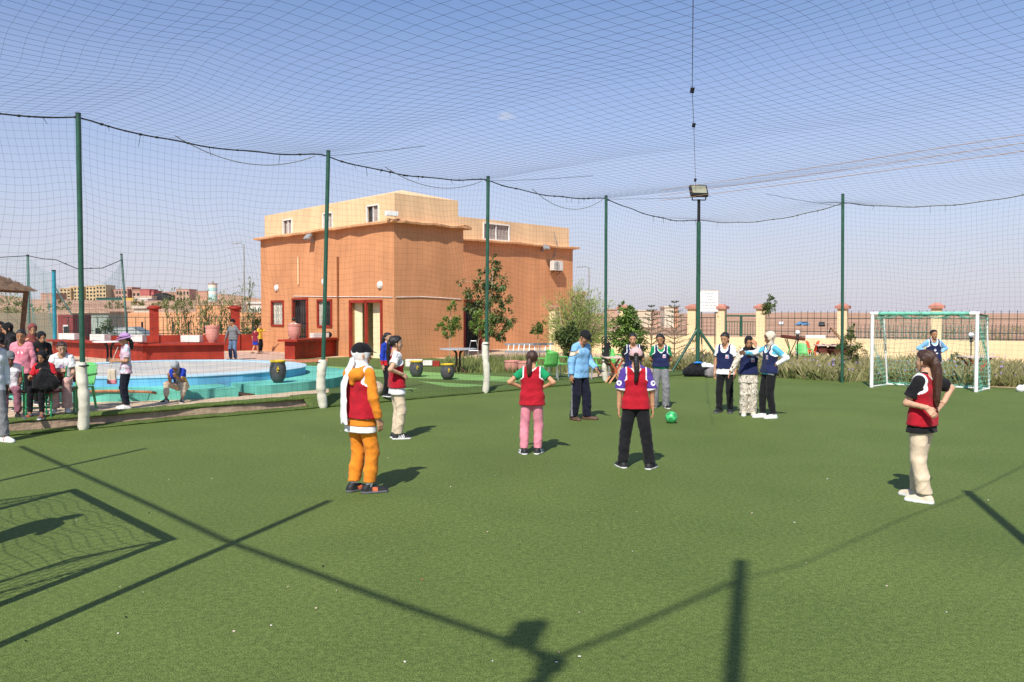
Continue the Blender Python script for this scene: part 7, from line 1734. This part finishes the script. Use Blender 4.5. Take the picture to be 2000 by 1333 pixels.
# --- players in navy
P('girl in navy bib over black sleeves, half hidden behind the pink cap', G(1236, 797), (-.10, -1), 1.58, 'tan', (0, 0), 0, (4, 10, 3), aR='behind', aL='behind', top=dict(mat=F_BLK, hem=.5), bib=bibn(prints=[]), legs=dict(mat=F_BLK), shoes=SH_ALLB, hair=dict(style='pony', len=.9, side=.3))
P('girl in navy bib over green tee with grey jeans, hands behind', G(1290, 797), (-.12, -1), 1.57, 'brown', (0, 0), 0, (10, 12, 8), aR='behind', aL='behind', feet=((.075, .0, 18), (-.07, .03, -14)), top=dict(mat=F_GRN, hem=.53, sleeve=.66), bib=bibn(hem=.55), legs=dict(mat=F_GREY, r=(.058, .052, .048), hem=.03), shoes=SH_STR, hair=dict(style='pony', len=.8, side=-.5))
P('girl in navy bib over white tee with black trousers and sneakers', G(1416, 806), (-.55, -.83), 1.62, 'tan', (0, 0), 0, (4, 16, 0), aR='down', aL='down', feet=((.06, .04, 6), (-.06, -.02, -14)), top=dict(mat=M_WHITE, hem=.55, sleeve=.62), under=dict(mat=M_WHITE, hem=.478, ease=.024), bib=bibn(hem=.545), legs=dict(mat=F_BLK, r=(.056, .044, .038)), shoes=SH_ALLB, hair=dict(style='braid', len=1.0, z=.36))
P('girl in navy bib and black headscarf covering her face with one arm', G(1461, 812), (-.12, -1), 1.56, 'brown', (0, 0), 0, (6, 14, 0), aL=((.30, .85, -.20), (-.62, -.05, .80), (-.5, -.1, .85), (-.2, -1, 0), (0, .2, 1), .3), aR=((.42, .12, -1), (.50, .42, -.80)), top=dict(mat=F_PAT, sleeve='long', hem=.52, name='tunic', sr=(.036, .046)), under=dict(mat=F_PAT, hem=.415, ease=.030), bib=bibn(hem=.52), legs=dict(mat=F_PAT, r=(.058, .054, .054), hem=.03), shoes=SH_CRM, scarf=dict(mat=F_BLK))
P('girl in navy bib and sand headscarf, hand on hip, white sleeves', G(1501, 817), (-1, -.22), 1.66, 'dark', (-4, 0), 0, (0, 14, 0), aR=((.05, .90, -.40), (-.25, .95, -.05)), aL=((.40, -.72, -.60), (-.42, .70, -.62), (-.2, .8, -.5), (-.6, -.5, 0), (0, -.4, .8), .5), feet=((.05, .05, 4), (-.05, -.03, -4)),
  top=dict(mat=[F_CYAN, M_WHITE], sleeve='long', hem=.50, fm=lambda c: ((np.abs(c[:, 0]) > .07) & (np.sqrt((np.abs(c[:, 0]) - .098) ** 2 + c[:, 1] ** 2 + (c[:, 2] - .803) ** 2) > .11)).astype(int), sr=(.036, .038)), bib=bibn(hem=.52), legs=dict(mat=F_BLK, r=(.057, .043, .036), hem=.06), shoes=SH_WHT, scarf=dict(mat=F_SAND, cape=False))
def keeper(u, v):
    a = math.hypot(u - .5, (v - .72) * 1.0)
    if v > .48: return 0 if (a < .19 and not a < .06) else -1
    return 0 if .12 < v < .26 and .03 < u < .97 and int(u * 10) != 4 else -1
P('goalkeeper girl in navy bib over light blue shirt, hands on hips in goal', G(1822, 766), (-.10, -1), 1.58, 'brown', (0, 0), 0, (-4, 2, 4), aR='hips', aL='hips', top=dict(mat=F_LBL, sleeve='long', hem=.49), bib=bibn(hem=.49, prints=[(0, .655, .085, .10, [M_BW], keeper, True)]), legs=dict(mat=F_JEAN, r=(.058, .048, .044)), shoes=SH_WHT, hair=dict(style='bun'))
# --- girl outside the net
P('girl in blue and red jersey standing outside the net beyond the kerb', G(757, 775), (.85, -.52), 1.45, 'light', (0, 0), 0, (0, 2, 0), aR='down', aL='fold', detail=False, top=dict(mat=[F_BLU, F_RED2], sleeve='long', hem=.49, fm=lambda c: ((np.abs(c[:, 0]) < .03) | (c[:, 2] < .57)).astype(int)), legs=dict(mat=F_BLK, r=(.054, .042, .036)), shoes=SH_BLK, hair=dict(style='pony', len=1.9, w=.16, side=.3))
# --- by the fountain
P('girl in lilac sun hat and tie-dye tee standing by the fountain', G(247, 799, .2), (-.82, -.57), 1.42, 'tan', (0, 0), 0, (2, 2, 0), aR=((.12, .1, -1), (-.40, .85, .10)), aL=((.16, .05, -1), (-.45, .80, .0)), top=dict(mat=F_TIE, hem=.47, sleeve=.75, sr=(.040, .046), flare=.01), legs=dict(mat=F_NVT, r=(.056, .044, .036), hem=.06), shoes=SH_WHT, hair=dict(style='braid', len=.8, z=.4), cap=dict(mat=F_LIL, brim=F_BLK))
SEAT = dict(pel=(0, -.02, .30))
P('seated child in pale hood and blue yellow shirt, face buried in hands', G(355, 783, .2), (.0, -1), 1.34, 'brown', (30, 0), 0, (0, 24, 0), aR=((-.02, .80, -.62), (-.22, .45, .85), (-.2, .3, .9), (-.5, -.7, 0), (-.4, 0, .5), .3), aL=((-.02, .80, -.62), (-.22, .45, .85), (-.2, .3, .9), (-.5, -.7, 0), (-.4, 0, .5), .3), pel=(0, 0, .225), knees=((.13, .23, .285), (-.13, .23, .285)), feet=((.12, .29, 14), (-.12, .29, -14)),
  top=dict(mat=[F_BLU, F_YEL, F_GCAP], hem=.50, fm=lambda c: np.where((np.abs(c[:, 0]) < .05) & (c[:, 1] > 0), 2, np.where(np.sqrt((np.abs(c[:, 0]) - .098) ** 2 + c[:, 1] ** 2 + (c[:, 2] - .803) ** 2) > .105, 1, 0) * (np.abs(c[:, 0]) > .08))), legs=dict(mat=F_BEI, r=(.056, .044, .034), hem=.10, waist=.60), shoes=SH_STR, scarf=dict(mat=F_GSC, cape=False))
P('man in grey shirt, jeans and black cap leaning on the red counter', G(456, 704), (-.42, -.90), 1.70, 'brown', (0, 0), 0, (38, 4, 0), aR=((.55, .05, -1), (.32, .10, -1)), aL=((.40, -.35, -1), (-.65, -.45, -.15)), fat=1.25, feet=((.085, 0, 14), (-.085, .02, -14)), detail=False, top=dict(mat=F_GSH, sleeve='long', hem=.50), legs=dict(mat=F_JEAN, r=(.060, .048, .042)), shoes=SH_SND, hair=dict(style='short'), cap=dict(mat=F_BLK))
P('boy in maroon tee and blue shorts walking away past the house', G(499, 692), (.35, .94), 1.28, 'tan', (0, 0), 0, (0, 0, 0), detail=False, faced=False, feet=((.05, .10, 0), (-.05, -.12, 0, .03)), top=dict(mat=F_MAR, hem=.47), legs=dict(mat=F_BLU, short=.8, r=(.060, .058, .05), hem=.34, name='shorts'), shoes=SH_SND, hair=dict(style='short'))
P('child in yellow tee stretching an arm out behind the maroon boy', G(508, 689), (.75, -.3), 1.42, 'tan', (0, 0), 0, (0, 0, 0), detail=False, aL=((.5, .8, -.35), (.2, 1, -.1)), top=dict(mat=F_YEL, hem=.47), legs=dict(mat=F_BLK, r=(.056, .044, .036)), shoes=SH_SND, hair=dict(style='short'))
pw = At(574, 690, 37.6); pw.z = .05
P('person in white tee with grey rucksack behind the pink pot at the door', pw, (.1, 1), 1.76, 'brown', (4, 0), 0, (-10, 5, 0), detail=False, faced=False, top=dict(mat=M_WHITE, hem=.47, flare=.01), legs=dict(mat=F_BLK), shoes=SH_BLK, hair=dict(style='short'))
lump('backpack', 'grey rucksack on the back of the white-shirted person', pw + Vector((0, -.22, 1.05)), [((0, 0, .08), (0, 0, .28), .15, .13)], F_GREY, 9, 'bag')
# --- group at the left edge
def tube_chair(label, loc, rz):
    t = thing('steel_chair', label, 'chair', loc, rz, 'green steel tube chairs'); g = M_PLAST_GD
    MB().box((0, 0, .43), (.42, .42, .03)).build('seat', M_BROWN, t, bevel=.01); MB().box((0, -.24, .68), (.40, .025, .3), (R(8), 0, 0)).build('backrest', M_BROWN, t, bevel=.008)
    for sx in (-1, 1):
        MB().tube([(sx * .22, .22, 0), (sx * .22, .2, .42)], .016, 7).build('leg', g, t, smooth=True); MB().tube([(sx * .22, -.25, 0), (sx * .22, -.21, .45), (sx * .22, -.27, .86)], .016, 7).build('leg', g, t, smooth=True)
    for z in (.18, .40): MB().tube([(-.22, .21, z), (.22, .21, z)], .012, 6).build('crossbar', g, t, smooth=True)
    return t
M_PLAST_GD = pm('green_tube_paint', (0.02, 0.30, 0.11), .4, .1, 5, 0, 1, 0, .5)
def atz(px, d, z): p = At(px, 700, d); p.z = z; return p
sitk = lambda s, f=.235: dict(pel=(0, 0, s + .045), knees=((.065, f, s + .05), (-.065, f, s + .05)), feet=((.07, f + .01, 8), (-.07, f + .01, -8)))
tube_chair('green steel tube chair under the girl holding a black rucksack', atz(88, 14.35, .2), R(178))
P('seated girl in black headscarf and red tee hugging a black rucksack', atz(88, 14.35, .2), (.06, -1), 1.40, 'brown', (6, 0), 0, (4, 10, 0), aR=((.30, .35, -1), (-.30, .85, .25)), aL=((.35, .35, -1), (-.40, .60, .65)), top=dict(mat=F_RED2, hem=.50), legs=dict(mat=F_BLK, r=(.052, .038, .030), hem=.09, waist=.60), shoes=dict(mat=[S_GRY, S_WHT, S_ORG], acc=lambda c: (np.abs(c[:, 1] - .05) < .02)), scarf=dict(mat=F_BLK), **sitk(.31))
lump('backpack', 'black leather rucksack on the lap of the headscarf girl', atz(88, 14.02, .2 + .50), [((-.10, 0, .10), (.10, 0, .10), .13, .13), ((0, 0, .22), (0, .02, .30), .14, .09)], M_BAG, 11, 'bag')
tube_chair('green steel tube chair under the girl in white tee', atz(120, 14.9, .2), R(200))
P('seated girl in white printed tee and pale pink trousers', atz(121, 14.8, .26), (.40, -.92), 1.50, 'light', (4, 0), 0, (-12, 16, 0), aR=((.2, .25, -1), (-.75, .65, .12)), aL=((.15, .2, -1), (-.15, .75, -.6)), top=dict(mat=M_WHITE, hem=.50, sleeve=.75, sr=(.042, .05), prints=[(0, .68, .09, .08, [M_BW, M_BP, M_BB], lambda u, v: int(u * 7 + v * 5) % 3 if math.hypot(u - .5, v - .5) < .48 else -1, True)]), legs=dict(mat=F_PINKT, r=(.058, .048, .062), hem=.05, waist=.60), shoes=SH_WHT, hair=dict(style='pony', col='brown', len=1.5, side=-.5, z=.5), **sitk(.31))
P('girl in pink printed hoodie standing behind the seated children', atz(43, 15.3, .2), (.18, -1), 1.50, 'brown', (0, 0), 0, (-6, 12, 0), aR=((.2, .05, -1), (.0, .35, -1)), aL=((.25, .05, -1), (.0, .35, -1)), top=dict(mat=F_PNK, sleeve='long', hem=.455, name='hoodie', ease=.02, prints=[(0, .70, .10, .085, [M_BW, M_BP], lambda u, v: (0 if (abs(abs(u - .5) - .2) < .12 and v > .5) else 1) if math.hypot(u - .5, v - .45) < .46 else -1, True)]), hoodie=F_PNK, legs=dict(mat=F_BLK), shoes=SH_BLK, hair=dict(style='bun'))
P('woman in maroon headscarf and face mask at the back of the group', atz(64, 17.2, .2), (.5, -.85), 1.60, 'tan', (8, 0), 0, (-4, 10, 0), detail=False, aR=((.2, .4, -1), (-.3, .5, .8)), aL='fold', top=dict(mat=F_BLK, sleeve='long', hem=.40), legs=dict(mat=F_BLK), shoes=SH_BLK, scarf=dict(mat=F_MSC))
P('woman in black headscarf bending at the back of the group', atz(30, 17.0, .2), (-.8, -.6), 1.62, 'tan', (8, 0), 0, (0, 14, 0), detail=False, aR='fold', aL='fold', top=dict(mat=F_BLK, sleeve='long', hem=.40), legs=dict(mat=F_BLK), shoes=SH_BLK, scarf=dict(mat=F_BLK))
P('woman in dark headscarf at the extreme left edge of the group', atz(2, 17.4, .2), (.4, -.9), 1.63, 'brown', (0, 0), 0, (0, 8, 0), detail=False, aR='fold', aL='fold', top=dict(mat=fabric('dark_plum', (0.03, 0.018, 0.022)), sleeve='long', hem=.40), legs=dict(mat=F_BLK), shoes=SH_BLK, scarf=dict(mat=F_BLK))
P('woman in black with orange collar seated behind the headscarf girl', atz(78, 16.3, .2), (.7, -.7), 1.46, 'tan', (10, 0), 0, (0, 10, 0), detail=False, aR='fold', aL='fold', top=dict(mat=[F_BLK, S_ORG], sleeve='long', hem=.40, fm=lambda c: ((c[:, 1] > .03) & (c[:, 2] > .74) & (np.abs(c[:, 0]) < .06)).astype(int)), legs=dict(mat=F_BLK), shoes=SH_BLK, scarf=dict(mat=F_BLK))
tube_chair('green steel tube chair under the boy in the grey cap', atz(18, 14.3, .2), R(215))
P('seated boy in grey cap, white vest and plum trousers at left', atz(18, 14.3, .2), (.55, -.83), 1.38, 'dark', (4, 0), 0, (-10, 12, 0), aR='fwd', aL='fwd', top=dict(mat=M_WHITE, hem=.50, sleeve=None), legs=dict(mat=F_PLUM, r=(.056, .046, .040), hem=.08, waist=.60), shoes=SH_ALLB, hair=dict(style='short'), cap=dict(mat=F_GCAP), **sitk(.31))
P('man in black cap, white shirt and grey jeans cut by the left frame edge', G(-14, 864), (.85, -.5), 1.73, 'dark', (0, 0), 0, (-8, 14, 0), aR=((.18, .0, -1), (.02, .25, -1)), aL='down', feet=((.06, -.05, 4), (-.06, .08, -4)), top=dict(mat=F_OFFW, sleeve='long', hem=.46, sr=(.042, .046)), legs=dict(mat=F_GREY, r=(.060, .048, .042)), shoes=dict(mat=[S_WHT, S_WHT, S_ORG], acc=lambda c: np.abs(c[:, 1] - .03) < .006), hair=dict(style='short'), cap=dict(mat=F_BLK))
P('keeper of the near goal out of frame whose shadow falls in it', Vector((-4.72, 6.78, 0)), (.7, .7), 1.50, 'tan', (0, 0), 0, (0, 0, 0), aR='hips', aL='down', faced=False, detail=False, top=dict(mat=F_BLK, hem=.47), legs=dict(mat=F_BLK), shoes=SH_BLK, hair=dict(style='pony'))
# things held: phone, tote bag
j = co['_j']; wl_ = co.matrix_basis @ Vector(j[3:6]) if False else None
bpy.context.view_layer.update()
pw_ = co.matrix_world @ Vector(j[3:6]); dr_ = (co.matrix_world.to_3x3() @ Vector((.05, .9, -.3))).normalized()
ph = MB().box((0, 0, 0), (.075, .15, .009)).build('phone', pm('phone_black', (0.01, 0.01, 0.012), .2), bevel=.003); ph.location = pw_ + dr_ * .12 + Vector((0, 0, .012)); ph.rotation_euler = (-.25, 0, co.rotation_euler.z); tag(ph, 'dark mobile phone in the left hand of the coach', 'phone')
tb_ = G(222, 792, .2); t = thing('tote_bag', 'beige and pink cloth tote hanging from the hat girl shoulder', 'bag', tb_ + Vector((0, -.05, .42)))
MB().box((0, 0, .16), (.17, .07, .26), None, 0, .9).build('bag_body', F_SAND, t, bevel=.02); MB().box((0, -.002, .045), (.178, .078, .09)).build('bag_base', F_PNK, t, bevel=.02)
MB().tube([(-.02, 0, .32), (.02, .02, .5), (.10, .06, .72)], .009, 5).build('strap', F_SAND, t)
for o in list(C.objects):
    for k in ('_j', '_p'):
        if k in o: del o[k]
